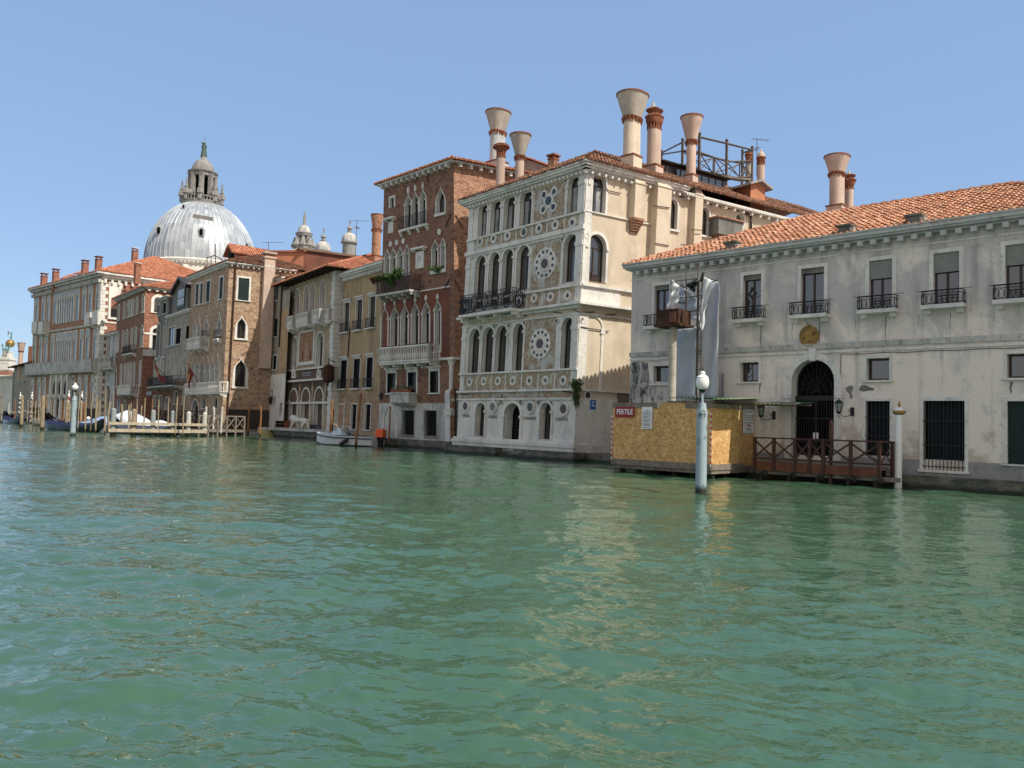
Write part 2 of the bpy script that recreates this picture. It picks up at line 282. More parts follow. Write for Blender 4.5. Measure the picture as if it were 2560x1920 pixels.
tiles('tile_bright', [(.34,.14,.08),(.47,.205,.115),(.56,.28,.165),(.60,.35,.22),(.26,.13,.085)]); tiles('tile_old', [(.16,.07,.045),(.27,.11,.065),(.36,.18,.11),(.24,.16,.11),(.10,.06,.045)]); tiles('tile_red', [(.42,.15,.085),(.56,.23,.13),(.66,.32,.20),(.50,.20,.12),(.34,.13,.08)])
# ---------------------------------------------------------------- openings
def outline(s0, s1, z0, z1, kind='rect', g=0.):
    """outline (counter-clockwise from lower left); g grows sides and top for surrounds"""
    s0 -= g; s1 += g; z1 += g; w = s1-s0; c = (s0+s1)/2
    if kind == 'rect': return [(s0,z0),(s1,z0),(s1,z1),(s0,z1)]
    if kind == 'oval': return [(c+w/2*math.cos(a), (z0+z1)/2+(z1-z0)/2*math.sin(a)) for a in [2*math.pi*i/20 for i in range(20)]]
    if kind == 'round': rise = min(w/2, (z1-z0)*.7); a = [(math.cos(t), math.sin(t)) for t in [math.pi*i/12 for i in range(1,12)]]; top = [(c+w/2*x, z1-rise+rise*y) for x, y in a]
    elif kind == 'seg': rise = w*.18; top = [(c+w/2*math.cos(t), z1-rise+rise*math.sin(t)) for t in [math.pi*i/8 for i in range(1,8)]]
    else:
        q = [(1,0),(.97,.14),(.88,.29),(.74,.43),(.55,.56),(.36,.66),(.2,.76),(.08,.88),(0,1)] if kind == 'ogee' else [(1,0),(.96,.2),(.86,.42),(.7,.62),(.48,.8),(.24,.93),(0,1)]
        rise = min(w*(.95 if kind == 'ogee' else .8)*(1.0+g*.6), (z1-z0)*.6); top = [(c+w/2*x, z1-rise+rise*y) for x, y in q]+[(c-w/2*x, z1-rise+rise*y) for x, y in q[-2::-1]][:-1]
        top = top[1:] if top[0][1] <= z1-rise+1e-6 else top
    sp = z1-rise
    return [(s0,z0),(s1,z0),(s1,sp)]+top+[(s0,sp)]
def springz(z0, z1, w, kind): return z1-{'round': min(w/2,(z1-z0)*.7), 'ogee': min(w*.95,(z1-z0)*.6), 'pt': min(w*.8,(z1-z0)*.6), 'seg': w*.18}.get(kind, 0)
class Bld:
    def __init__(s, name, label, cat, fr, group=None, root=None):
        s.fr = fr; s.root = root or thing(name, label, cat, fr.A, fr.ang, group); s.holes = []
    def at(s, zf, x, y, off=0): return s.fr.px(*(zf(x, y) if zf else (x, y)), off)
    def zz(s, zf, x, y, off=0): return s.at(zf, x, y, off)[1]
    def rect(s, zf, xl, xr, yt, yb):
        ym = (yt+yb)/2; xc = (xl+xr)/2
        return s.at(zf, xl, ym)[0], s.at(zf, xr, ym)[0], s.at(zf, xc, yb)[1], s.at(zf, xc, yt)[1]
    def win(s, r, kind='rect', sw=.12, sp=.05, dep=.22, ms='istria', mf='dark_wood', mg='glass', mull=(1,0), fw=.05, sill=.05, name='window', sub=True, hood=0, label=None, caps=False, crock=0, shut=None, transom=None, drape=False):
        s0, s1, z0, z1 = r; fr = s.fr; b = MB(fr); hole = outline(s0, s1, z0, z1, kind); w = s1-s0
        s.holes.append(hole); n = len(hole)
        if sw > 0:
            out = outline(s0, s1, z0, z1, kind, sw)
            if kind == 'oval': b.ring(hole, outline(s0-sw, s1+sw, z0-sw, z1+sw, 'oval'), -sp, 0, 0)
            else:
                if len(out) == len(hole): b.ring(hole[1:]+hole[:1], out[1:]+out[:1], -sp, 0, 0, closed=False)
        b.strip(hole, -sp if sw > 0 else 0, dep, 0)
        if sill: b.box(s0-sw-.04, s1+sw+.04, -sp-.08, .0, z0-sill*1.6, z0, 0)
        if hood: b.box(s0-sw-.1, s1+sw+.1, -sp-.14, 0, z1+sw+.1, z1+sw+.1+hood, 0); b.box(s0-sw-.03, s1+sw+.03, -sp-.05, 0, z1+sw+.002, z1+sw+.1, 0)
        zs = springz(z0, z1, w, kind)
        if caps: 
            for q in (s0, s1): b.box(q-sw*.95, q+.03 if q == s0 else q+sw*.95, -sp-.06, dep*.6, zs-.14, zs+.0, 0) if q == s0 else b.box(q-.03, q+sw*.95, -sp-.06, dep*.6, zs-.14, zs, 0)
        if crock: c = (s0+s1)/2; b.prism([(c-.07,z1+sw*.9),(c+.07,z1+sw*.9),(c+.1,z1+sw+crock*.5),(c,z1+sw+crock),(c-.1,z1+sw+crock*.5)], -sp-.04, 0, 0)
        inn = outline(s0+fw, s1-fw, z0+fw, z1-fw, kind) if fw else hole
        if fw and len(inn) == n: b.ring(inn, hole, dep-.06, dep, 1)
        for i in range(1, mull[0]+1): x = s0+w*i/(mull[0]+1); b.box(x-fw*.6, x+fw*.6, dep-.05, dep, z0+fw, (zs if kind != 'rect' else z1)-.01, 1)
        for i in range(1, mull[1]+1): z = z0+(zs-z0)*i/(mull[1]+1); b.box(s0+fw, s1-fw, dep-.045, dep, z-fw*.4, z+fw*.4, 1)
        if transom: b.box(s0+fw, s1-fw, dep-.055, dep, zs-transom, zs, 1)
        if shut == 'closed': b.box(s0+.02, s1-.02, dep*.3, dep*.3+.04, z0+.02, z1-.02, 3); [b.box(s0+.05, s1-.05, dep*.3-.012, dep*.3+.001, z0+.08+k*.16, z0+.17+k*.16, 3) for k in range(int((z1-z0-.2)/.16))]
        if shut == 'open':
            for a, c in ((s0-w*.5-sw*.2, s0-sw*.2), (s1+sw*.2, s1+w*.5+sw*.2)): b.box(a, c, -sp-.05, -sp-.01, z0+.02, z1-.02, 3)
        if shut == 'inner':
            b.box(s0+.01, s0+.05, -.05, dep*.9, z0+.02, z1-.02, 3); b.box(s1-.05, s1-.01, -.05, dep*.9, z0+.02, z1-.02, 3)
        mats = [ms, mf, mg, 'shutter_green' if shut in ('closed', 'open') else 'shutter_dark']
        gb = MB(fr) if sub else b; gm = 0 if sub else 2
        P = fr.P; gb.add([P(a, dep-.02, z) for a, z in hole], [list(range(n))], gm)
        if drape:
            for a, c in ((s0+fw, s0+w*.36), (s1-w*.36, s1-fw)): b.box(a, c, dep-.035, dep-.024, z0+fw, zs-.03, 4)
            mats.append('drape')
        o = b.build(name, mats, s.root, label=label)
        if sub: gb.build('glass', [mg], o)
        return o
    def wall(s, poly, mat, name='wall', label=None, y=0.):
        polys = [[Vector((a, z, 0)) for a, z in poly]]+[[Vector((a, z, 0)) for a, z in h] for h in s.holes]
        flat = [p for q in polys for p in q]; tri = tessellate_polygon(polys); b = MB(s.fr)
        b.add([s.fr.P(p.x, y, p.y) for p in flat], [t for t in tri], 0)
        me = b.build(name, [mat], s.root, label=label)
        bm = bmesh.new(); bm.from_mesh(me.data); bmesh.ops.recalc_face_normals(bm, faces=bm.faces); bm.to_mesh(me.data); bm.free(); return me
    def body(s, s0, s1, z0, z1, depth, mat, right=True, y0=0.0, name='rear_wall'):
        P = s.fr.P; v = [P(s0,y0,z0),P(s1,y0,z0),P(s1,depth,z0),P(s0,depth,z0),P(s0,y0,z1),P(s1,y0,z1),P(s1,depth,z1),P(s0,depth,z1)]
        f = [(2,3,7,6),(3,0,4,7),(4,5,6,7)]+([(1,2,6,5)] if right else [])
        return MB(s.fr).add(v, f).build(name, [mat], s.root)
    def cornice(s, s0, s1, z, steps, dent=None, mat='istria', name='cornice', fr=None, y=0):
        """steps: list of (proj, height) going up from z; dent: (pitch, width, height, proj) below the first step"""
        fr = fr or s.fr; b = MB(fr); zz = z
        for p, h in steps: b.box(s0-p, s1+p, y-p, y+.02, zz, zz+h, 0); zz += h+.001
        if dent:
            pi_, w, h, p = dent; n = int((s1-s0)/pi_)
            for i in range(n+1): c = s0+pi_*(i+.3); b.box(c, c+w, y-p, y, z-h, z-.002, 0)
        return b.build(name, [mat], s.root)
    def balcony(s, s0, s1, z0, h=.95, proj=.7, style='balusters', ms='istria', mr=None, slab=.14, corb=3, ends=True, name='balcony'):
        fr = s.fr; b = MB(fr); b.box(s0, s1, -proj, .05, z0-slab, z0, 0)
        for i in range(corb):
            c = s0+.12+(s1-s0-.24)*(i/(corb-1) if corb > 1 else .5); b.prism([(c-.07,z0-slab-.001),(c+.07,z0-slab-.001),(c+.07,z0-slab-.3),(c-.07,z0-slab-.3)][::-1], -proj*.45, .02, 0); b.box(c-.07, c+.07, -proj*.85, -proj*.45, z0-slab-.16, z0-slab-.001, 0)
        o = b.build(name, [ms], s.root); r = MB(fr); z1 = z0+h
        segs = [((s0,-proj),(s1,-proj))]+([((s0,-proj),(s0,0)),((s1,-proj),(s1,0))] if ends else [])
        for (a, ya), (c, yc) in segs:
            L = math.hypot(c-a, yc-ya); PP = lambda t, z: fr.P(a+(c-a)*t, ya+(yc-ya)*t, z)
            if style == 'balusters':
                dx = .07; bx = (min(a,c)-dx, max(a,c)+dx, min(ya,yc)-dx, max(ya,yc)+dx)
                r.box(*bx, z1-.1, z1, 0); r.box(*bx, z0+.001, z0+.09, 0); n = max(2, int(L/.19))
                for i in range(n): p = (i+.5)/n; q = PP(p, 0); q = np.array(PP(p, z0+.09)); hh = h-.19; r.lathe(q, [(.03,0),(.05,hh*.15),(.062,hh*.35),(.035,hh*.6),(.03,hh*.8),(.05,hh)], 6, 0)
                for q, yy in ((a,ya),(c,yc)): r.box(q-.09, q+.09, yy-.09, yy+.06, z0+.001, z1+.003, 0)
            elif style == 'solid': dx = .05; r.box(min(a,c)-dx, max(a,c)+dx, min(ya,yc)-dx, max(ya,yc)+dx, z0+.001, z1, 0); r.box(min(a,c)-dx-.03, max(a,c)+dx+.03, min(ya,yc)-dx-.03, max(ya,yc)+dx+.03, z1-.1, z1+.003, 0)
            else:
                for z in (z0+.06, z1): r.tube(PP(0,z), PP(1,z), .018, n=5)
                n = max(2, int(L/(.16 if style == 'ovals' else .12)))
                for i in range(n):
                    t = (i+.5)/n
                    if style == 'ovals':
                        if i % 1 == 0:
                            pts = [np.array(PP(t+math.cos(k*math.pi/4)*.36/n, z0+.06+(h-.2)*(.5+.5*math.sin(k*math.pi/4)))) for k in range(9)]; r.path(pts, .009, 4)
                            r.tube(PP(t+.5/n,z0+.06), PP(t+.5/n,z1), .009, n=4)
                        r.tube(PP(t-.5/n,z1-.13), PP(t+.5/n,z1-.13), .009, n=4)
                    elif style == 'scroll':
                        for dz in (0, 1):
                            zc = z0+h*(.28+.44*dz); pts = [np.array(PP(t+math.cos(k*1.05+i)*.055*(.3+k*.1)/L*1.3, zc+math.sin(k*1.05+i)*.17*(.3+k*.1))) for k in range(9)]; r.path(pts, .013, 4)
                        r.tube(PP(t+.5/n,z0+.06), PP(t+.5/n,z1), .012, n=4)
                    else: r.tube(PP(t,z0+.06), PP(t,z1), .012, n=4)
                if style == 'scroll':
                    for k in range(int(L/.9)):
                        t = (k+.5)/int(L/.9); pts = [np.array(PP(t+math.cos(j*math.pi/6)*.26/L, z0+h*.5+math.sin(j*math.pi/6)*h*.42)) for j in range(13)]; r.path(pts, .03, 5)
        r.build('railing', [mr or ('iron' if style not in ('balusters','solid') else ms)], o); return o
# ---------------------------------------------------------------- tiled roofs
def tile_slope(mb, p0, p1, q0, q1, pitch=.2, row=.34, m=0, seg=4, amp=1.):
    p0, p1, q0, q1 = [np.array(p, float) for p in (p0, p1, q0, q1)]; e = p1-p0; L = np.linalg.norm(e); e /= L
    nrm = np.cross(p1-p0, q1-p0 if np.linalg.norm(q1-p1) > 1e-6 else q0-p0); nrm /= np.linalg.norm(nrm)
    if nrm[2] < 0: nrm = -nrm
    up = np.cross(nrm, e); 
    if up[2] < 0: up = -up
    poly = [((q-p0)@e, (q-p0)@up) for q in (p0, p1, q1, q0)]
    mb.add([p0-nrm*.04, p1-nrm*.04, q1-nrm*.04, q0-nrm*.04], [(0,1,2,3)], m, (3.3, 7.7))
    def rng_(a):
        ys = []
        for (x0,y0),(x1,y1) in zip(poly, poly[1:]+poly[:1]):
            if (x0-a)*(x1-a) <= 0 and abs(x1-x0) > 1e-9: ys.append(y0+(y1-y0)*(a-x0)/(x1-x0))
        return (min(ys), max(ys)) if len(ys) > 1 else None
    amin = min(x for x, _ in poly); n = int((max(x for x, _ in poly)-amin)/pitch); rad = pitch*.36*amp
    for i in range(n):
        a = amin+pitch*(i+.5); r = rng_(a)
        if not r: continue
        lo, hi = r; k = 0; b = lo-.06*random.random(); jit = random.uniform(-.012, .012)
        while b < hi-.03:
            b1 = min(b+row, hi+.02); dz = random.uniform(-.008, .012); vs = []
            for bb, lift in ((b, .045+dz), (b1+.03, .012+dz)):
                for j in range(seg+1):
                    t = math.pi*j/seg; x = a+jit-math.cos(t)*rad*(1.08 if bb == b else .92); vs.append(p0+e*x+up*bb+nrm*(lift*amp+math.sin(t)*rad*.85))
            base = [p0+e*(a+jit-rad*1.08)+up*b-nrm*.03, p0+e*(a+jit+rad*1.08)+up*b-nrm*.03]
            uv = ((i*.37+k*1.618)%50, (k*.731+i*.113)%50); fs = [(j, j+1, seg+2+j, seg+1+j) for j in range(seg)]
            mb.add(vs, fs, m, uv); 
            if k == 0: mb.add([vs[0]]+vs[1:seg]+[vs[seg]]+base[::-1], [list(range(seg+3))], m, (uv[0]+1.7, uv[1]))
            mb.add([p0+e*(a+pitch*.5-pitch*.3)+up*b+nrm*.012, p0+e*(a+pitch*.5+pitch*.3)+up*b+nrm*.012, p0+e*(a+pitch*.5+pitch*.3)+up*b1-nrm*.005, p0+e*(a+pitch*.5-pitch*.3)+up*b1-nrm*.005], [(0,1,2,3)], m, (uv[0]+7.3, uv[1]+3.1))
            b = b1; k += 1
def ridge_tiles(mb, a, b, r=.11, m=0):
    a = np.array(a, float); b = np.array(b, float); n = max(2, int(np.linalg.norm(b-a)/.38))
    for i in range(n): p = a+(b-a)*i/n; q = a+(b-a)*(i+1.12)/n; mb.tube(p+[0,0,.035], q, r*1.05, r*.85, 7, m)
    for k in range(len(mb.t)-n*9, len(mb.t)): mb.t[k] = ((k//9)*.77 % 9, 5.)
def hip_roof(B, s0, s1, y0, y1, z, slope=.36, mat='tile_old', pitch=.22, row=.36, both=True, name='roof', gable=False, under='soffit', fr=None, rd=None, seg=4):
    fr = fr or B.fr; P = fr.P; W = s1-s0; Dp = y1-y0; mb = MB(fr)
    if Dp <= W: h = Dp/2; r0 = s0+(0 if gable else h); r1 = s1-(0 if gable else h); ym = (y0+y1)/2; zr = z+h*slope; q0 = P(r0,ym,zr); q1 = P(r1,ym,zr)
    else: h = W/2; ya = y0+(0 if gable else h); yb = y1-(0 if gable else h); sm = (s0+s1)/2; zr = z+h*slope; q0 = P(sm,ya,zr); q1 = P(sm,yb,zr)
    c = [P(s0,y0,z),P(s1,y0,z),P(s1,y1,z),P(s0,y1,z)]
    if Dp <= W:
        tile_slope(mb, c[0], c[1], q0, q1, pitch, row, 0, seg); mb.add([c[2],c[3],q0,q1], [(0,1,2,3)], 0, (1,1))
        if not gable: tile_slope(mb, c[1], c[2], q1, q1, pitch, row, 0, seg); mb.add([c[3],c[0],q0], [(0,1,2)], 0, (1,1))
        else: mb.add([c[1],c[2],q1,c[3],c[0],q0], [(0,1,2),(3,4,5)], 1)
    else:
        if gable: mb.add([c[0],c[1],q0,c[2],c[3],q1], [(0,1,2),(3,4,5)], 1)
        else: tile_slope(mb, c[0], c[1], q0, q0, pitch, row, 0, seg); mb.add([c[2],c[3],q1], [(0,1,2)], 0, (1,1))
        tile_slope(mb, c[1], c[2], q0, q1, pitch, row, 0, seg); mb.add([c[3],c[0],q0,q1], [(0,1,2,3)], 0, (1,1))
    for a, b in ([(q0, q1)]+([] if gable else [(c[1], q1 if Dp <= W else q0), (c[0], q0)])+([(c[2], q1)] if not gable else [])): ridge_tiles(mb, a, b, pitch*.5)
    mb.add([p-np.array([0,0,.05]) for p in c], [(0,3,2,1)], 1)
    return mb.build(name, [mat, under], B.root)
# ---------------------------------------------------------------- chimneys
def chimney(par, kind, d, zf, cx, yt, yc, ys, yb, wt, wc, ws, wb, mcap='concrete', mshaft='salmon_render', twin=0, drop=1.0, name='chimney', n=20, k=None):
    """kind cup = flaring Venetian chimney. rows: top, bottom of cup, bottom of shaft, bottom of block; widths alike (zoom px)"""
    k = k or (zf(1, 0)[0]-zf(0, 0)[0]); pb = Pd(zf(cx, yb)[0], d, zf(cx, yb)[1]); m = d/F*k; X, Y = pb[0], pb[1]
    zt, zc, zs, zb = [Pd(zf(cx, y)[0], d, zf(cx, y)[1])[2] for y in (yt, yc, ys, yb)]; rt, rc, rs, hb = wt*m/2, wc*m/2, ws*m/2, wb*m/2
    rot = math.radians(-43); cs, sn = math.cos(rot), math.sin(rot); b = MB(); cp = MB(); cr = MB()
    lobes = [(0, 0)]+([(twin*m*cs, -twin*m*sn)] if twin else [])
    bx = lambda o, h, z0, z1, mi, ext=0: o.hexa([np.array([X+(a*cs-c*sn)+(twin*m*.5*cs if twin else 0), Y+(a*sn+c*cs)-(twin*m*.5*sn if twin else 0), z]) for z in (z0, z1) for a, c in ((-h-ext,-h),(h+ext,-h),(h+ext,h),(-h-ext,h))], mi)
    if wb: bx(b, hb, zb-drop, zs, 0); bx(b, hb*1.1, zs-.06, zs+.02, 1)
    for (dx, dy) in lobes:
        c = np.array([X+dx, Y+dy, 0]); L = lambda o, pr, mi=0, nn=n: o.lathe(c, pr, nn, mi)
        if kind == 'cup':
            L(b, [(rs, (zs if wb else zb-drop)),(rs, zc+.02)]); L(cr, [(rs*1.0, zc-.02*1),(rc*1.12, zc+.16)]); L(cp, [(rc, zc+.15),(rt, zt)]); L(cr, [(rt*1.03, zt-.05),(rt*1.03, zt+.02),(rt*.93, zt+.025),(rc*.8, zc+.4)])
            for i in range(14): a = 2*math.pi*i/14; p = c+[math.cos(a)*rs*1.08, math.sin(a)*rs*1.08, 0]; cr.tube(p+[0,0,zc-.14], p+[math.cos(a)*.06,math.sin(a)*.06,zc+.1], .035, .05, 5)
        elif kind == 'crown':     # tiled collar with small open arcade and cone
            L(b, [(rs, (zs if wb else zb-drop)),(rs, zc)]); h = zt-zc; L(cr, [(rs*1.1, zc),(rs*1.1, zc+.06)])
            for i in range(12): a = 2*math.pi*i/12; p = c+[math.cos(a)*rs*.95, math.sin(a)*rs*.95, 0]; cr.tube(p+[0,0,zc+.06], p+[0,0,zc+.06+h*.16], .05, .04, 5)
            L(cr, [(rs*.7, zc+.05),(rs*.7, zc+h*.25)]); z = zc+.05+h*.16; L(cr, [(rs*1.1, z),(rs*1.3, z+h*.1),(rt, z+h*.24),(rt*.6, z+h*.34)], 0, 18)
            for i in range(16): a = 2*math.pi*i/16; cr.tube(c+[math.cos(a)*rt*1.03, math.sin(a)*rt*1.03, z+h*.22], c+[math.cos(a)*rt*.5, math.sin(a)*rt*.5, z+h*.36], .07, .05, 5)
            z += h*.34; L(cr, [(rt*.62, z-.03),(rt*.68, z+h*.06),(rt*.95, z+h*.14),(rt*.45, z+h*.2)], 0, 18)
            for i in range(12): a = 2*math.pi*i/12; cr.tube(c+[math.cos(a)*rt*.97, math.sin(a)*rt*.97, z+h*.13], c+[math.cos(a)*rt*.35, math.sin(a)*rt*.35, z+h*.23], .06, .04, 5)
            L(cp, [(rt*.36, z+h*.18),(rt*.05, zt)]) if (dx, dy) == (0, 0) or not twin else None
        elif kind == 'crownlow':
            L(b, [(rs, (zs if wb else zb-drop)),(rs, zc)]); h = zt-zc; L(cr, [(rs*1.12, zc-.03),(rs*1.12, zc+.05)]); L(cr, [(rs*.7, zc+.05),(rs*.7, zc+h*.5)])
            for i in range(12): a = 2*math.pi*i/12; p = c+[math.cos(a)*rs*.92, math.sin(a)*rs*.92, 0]; cr.tube(p+[0,0,zc+.05], p+[0,0,zc+h*.42], .045, .045, 5)
            L(cr, [(rs*1.05, zc+h*.4),(rs*1.3, zc+h*.55),(rt*.95, zc+h*.8),(rt, zc+h*.9),(rt*.5, zt)], 0, 20)
            for i in range(18): a = 2*math.pi*i/18; cr.tube(c+[math.cos(a)*rt*1.0, math.sin(a)*rt*1.0, zc+h*.72], c+[math.cos(a)*rt*.6, math.sin(a)*rt*.6, zt], .06, .05, 5)
        elif kind == 'dome':
            L(b, [(rs, zb-drop),(rs, zc)]); h = zt-zc; L(cr, [(rs*1.1,zc-.02),(rs*1.1,zc+.05)]); L(cr, [(rs*.6,zc),(rs*.6,zc+h*.4)])
            for i in range(9): a = 2*math.pi*i/9; p = c+[math.cos(a)*rs*.9, math.sin(a)*rs*.9, 0]; cr.tube(p+[0,0,zc+.04], p+[0,0,zc+h*.36], .06, .06, 5)
            L(cr, [(rs*1.0,zc+h*.34),(rt,zc+h*.42),(rt,zc+h*.46)]); L(cp, [(rt*.85,zc+h*.45),(rt*.78,zc+h*.62),(rt*.45,zc+h*.78),(rt*.15,zc+h*.84),(rt*.2,zc+h*.9),(rt*.02,zt)])
        elif kind == 'square':
            bx(b, rs, zb-drop, zc, 0); bx(b, rs*1.12, zc-.12, zc, 1)
            for a, e in ((-1,-1),(1,-1),(1,1),(-1,1)): b.tube([X+(a*cs-e*sn)*rs*.75, Y+(a*sn+e*cs)*rs*.75, zc], [X+(a*cs-e*sn)*rs*.75, Y+(a*sn+e*cs)*rs*.75, zt-.08], .07, .07, 4, 1)
            bx(cp, rt, zt-.1, zt, 0)
    o = b.build(name, [mshaft, 'terracotta'], par, 40)
    if cr.v: cr.build('tile_collar', ['terracotta'], o, 40)
    if cp.v: cp.build('cap', [mcap], o, 40)
    return o
def bars(lst, mat, par, name='tie_anchor', r=.024):
    for a, b_ in lst: MB().tube(a, b_, r, n=5).build(name, [mat], par)
# ---------------------------------------------------------------- free things
def leaf_clump(name, mats, par, c, r, n, leaf=.07, flat=1.):
    b = MB(); c = np.array(c, float)
    for i in range(n):
        d = rng.normal(size=3); d /= np.linalg.norm(d); p = c+d*np.array(r)*rng.random()**.45*(1+.25*math.sin(7*d[0]+5*d[2]))
        a = rng.normal(size=3); a /= np.linalg.norm(a); e = np.cross(a, rng.normal(size=3)); e /= np.linalg.norm(e); s = leaf*(.6+.8*rng.random())
        b.add([p-a*s, p+e*s*.5, p+a*s, p-e*s*.5], [(0,1,2,3)], 0 if rng.random() < .8 else len(mats)-1)
    return b.build(name, mats, par)
def text_mesh(body, fr, s, z, size, y=-.01, width=None, mat='paper', par=None, name='lettering', depth=.004, bold=0):
    c = bpy.data.curves.new('t', 'FONT'); c.body = body; c.size = size; c.extrude = depth; c.align_x = 'CENTER'; c.align_y = 'CENTER'; c.offset = bold
    o = bpy.data.objects.new('t', c); COL.objects.link(o); dg = bpy.context.evaluated_depsgraph_get(); me = bpy.data.meshes.new_from_object(o.evaluated_get(dg)); bpy.data.objects.remove(o)
    b = MB(); xs = [v.co.x for v in me.vertices]; k = 1 if not width else width/(max(xs)-min(xs))
    b.add([fr.P(s+v.co.x*k, y-v.co.z, z+v.co.y) for v in me.vertices], [list(p.vertices) for p in me.polygons]); bpy.data.meshes.remove(me)
    return b.build(name, [mat], par)
# ================================================================= the long pale palace on the right
fR = Fr(Pd(1573,34.4), Pd(2560,24.4)); RW = fR.W
B = Bld('plastered_palace', 'long two-storey grey-cream plastered palace with terracotta tiled roof and arched iron gate', 'building', fR)
X1 = RW+4.2       # continues out of the frame
for i, (xl, xr, yt, yb, zf) in enumerate([(720,893,340,822,Z10),(1745,1950,225,745,Z10),(328,512,925,1318,Z12),(872,1055,865,1275,Z12),(1385,1590,805,1245,Z12)]):
    s0, s1, z0, z1 = B.rect(zf, xl, xr, yt, yb); z0, z1 = 5.98, 7.72; bl = i > 2
    W_ = [(s0, s1)]
    if i == 4: W_.append((s0+2.06, s1+2.06)); W_.append((s0+4.1, s1+4.1))
    for j, (a, c) in enumerate(W_):
        o = B.win((a, c, z0, z1), sw=.13, sp=.03, dep=.2, ms='istria', mf='dark_wood', mull=(1,0), fw=.06, sill=0, label='tall window with its blind half lowered' if bl else 'tall window with its blind rolled up')
        bb = MB(fR); hh = .62 if bl else .16
        for k in range(int(hh/.04)+1): bb.box(a+.01, c-.01, .03+(k%2)*.012, .06+(k%2)*.012, z1-.04*(k+1)+.004, z1-.04*k, 0)
        bb.build('blind', ['blind' if bl else 'dark_render'], o)
        m_ = (a+c)/2; sb = MB(fR); sb.box(a-.28, c+.22, -.42, .02, z0-.13, z0-.0, 0)
        for q in (a-.12, c+.06): sb.box(q-.09, q+.09, -.22, .02, z0-.27, z0-.131, 0)
        bo = sb.build('balcony', ['istria'], B.root); r = MB(fR); PP = fR.P
        for (p, yp), (q, yq) in (((a-.26,-.39),(c+.2,-.39)),((a-.26,-.39),(a-.26,0)),((c+.2,-.39),(c+.2,0))):
            L = math.hypot(q-p, yq-yp); n = max(2, int(L/.15)); T = lambda t, z: np.array(PP(p+(q-p)*t, yp+(yq-yp)*t, z))
            r.tube(T(0,z0+.03), T(1,z0+.03), .012, n=5); r.tube(T(0,z0+.44), T(1,z0+.44), .014, n=5); r.tube(T(0,z0+.36), T(1,z0+.36), .009, n=5)
            for k in range(n):
                r.path([T((k+.5+math.cos(x*math.pi/5)*.4)/n, z0+.195+.16*math.sin(x*math.pi/5)) for x in range(11)], .008, 4); r.tube(T(k/n,z0+.03), T(k/n,z0+.44), .009, n=4)
        r.tube(PP(a-.38,-.41,z0+.46), PP(c+.5,-.41,z0+.46), .01, n=5); r.build('railing', ['iron'], bo)
# lower openings
gs0, gs1 = 7.22, 8.78
B.win((gs0, gs1, .75, 4.36), 'round', sw=.25, sp=.05, dep=.5, mf='iron', mg='dark_void', mull=(0,0), fw=.05, sill=0, name='gateway', sub=False)
g = MB(fR); y = .32; P = fR.P; zs_ = 3.0
for k in range(17): x = gs0+.05+k*(gs1-gs0-.1)/16; g.box(x-.011, x+.011, y, y+.022, .8, zs_+ .0, 0)
for z in (.85, 1.35, 2.2, zs_-.02): g.box(gs0, gs1, y-.01, y+.03, z, z+.06, 0)
g.box(gs0, gs1, y-.05, y+.06, zs_-.12, zs_+.06, 0); g.box((gs0+gs1)/2-.04, (gs0+gs1)/2+.04, y-.02, y+.05, .8, zs_, 0)
c = (gs0+gs1)/2
for k in range(1, 12): a = math.pi*k/12; g.tube(P(c+.12*math.cos(a), y, zs_+.1+.12*math.sin(a)), P(c+.75*math.cos(a), y, zs_+.05+1.25*math.sin(a)*.98), .01, n=4)
for rr in (.14, .36, .58): g.path([np.array(P(c+rr*math.cos(math.pi*k/14), y, zs_+.06+rr*1.6*math.sin(math.pi*k/14))) for k in range(15)], .011, 4)
for sx in (-1, 1): g.path([np.array(P(c+sx*(.35+.16*math.cos(t)*t/5), y-.01, zs_+.45+.16*math.sin(t)*t/5)) for t in np.linspace(0, 9, 22)], .012, 4)
g.build('iron_gate', ['iron'], B.root)
k_ = MB(fR); k_.prism([(c-.1,4.3),(c+.1,4.3),(c+.13,4.74),(c-.13,4.74)], -.11, 0, 0); k_.box(gs0-.32, gs0-.02, -.09, .02, 2.96, 3.12, 0); k_.box(gs1+.02, gs1+.32, -.09, .02, 2.96, 3.12, 0); k_.build('keystone', ['istria'], B.root)
nb = MB(fR); nb.box(c-.09, c-.01, .25, .262, 1.5, 1.72, 0); nb.box(c+.03, c+.11, .25, .262, 1.5, 1.72, 0); nb.build('gate_notice', ['paper'], B.root)
B.win((9.86, 10.65, 1.0, 2.86), sw=.11, sp=.02, dep=.25, mg='dark_void', mull=(0,0), fw=0, sill=0, name='barred_window', sub=False)
B.win((11.7, 12.92, .62, 2.87), sw=.11, sp=.02, dep=.3, mg='dark_void', mull=(0,0), fw=0, sill=.05, name='barred_window', sub=False)
for a, c_, z0, z1, n in ((9.86,10.65,1.0,2.86,6),(11.7,12.92,.62,2.87,11)):
    g = MB(fR)
    for k in range(n): x = a+(c_-a)*(k+.5)/n; g.box(x-.009, x+.009, -.02, -.002, z0-.02, z1, 0)
    for z in (z0+.1, z0+(z1-z0)*.35, z0+(z1-z0)*.7): g.box(a-.03, c_+.03, -.024, -.004, z, z+.025, 0)
    g.build('window_bars', ['iron'], B.root)
    pn = MB(fR); pn.box(a+.1, c_-.1, .2, .22, z0+.05, z1-.06, 0); [pn.box(a+.1+(c_-a-.2)*k/3-.02, a+.1+(c_-a-.2)*k/3+.02, .17, .2, z0+.05, z1-.06, 0) for k in range(4)]; pn.build('inner_door', ['shutter_dark'], B.root)
for a in (14.1, 16.3): B.win((a, a+1.15, .92, 2.86), sw=.12, sp=.02, dep=.25, mull=(0,0), fw=0, sill=.03, shut='closed', name='shuttered_window', sub=False)
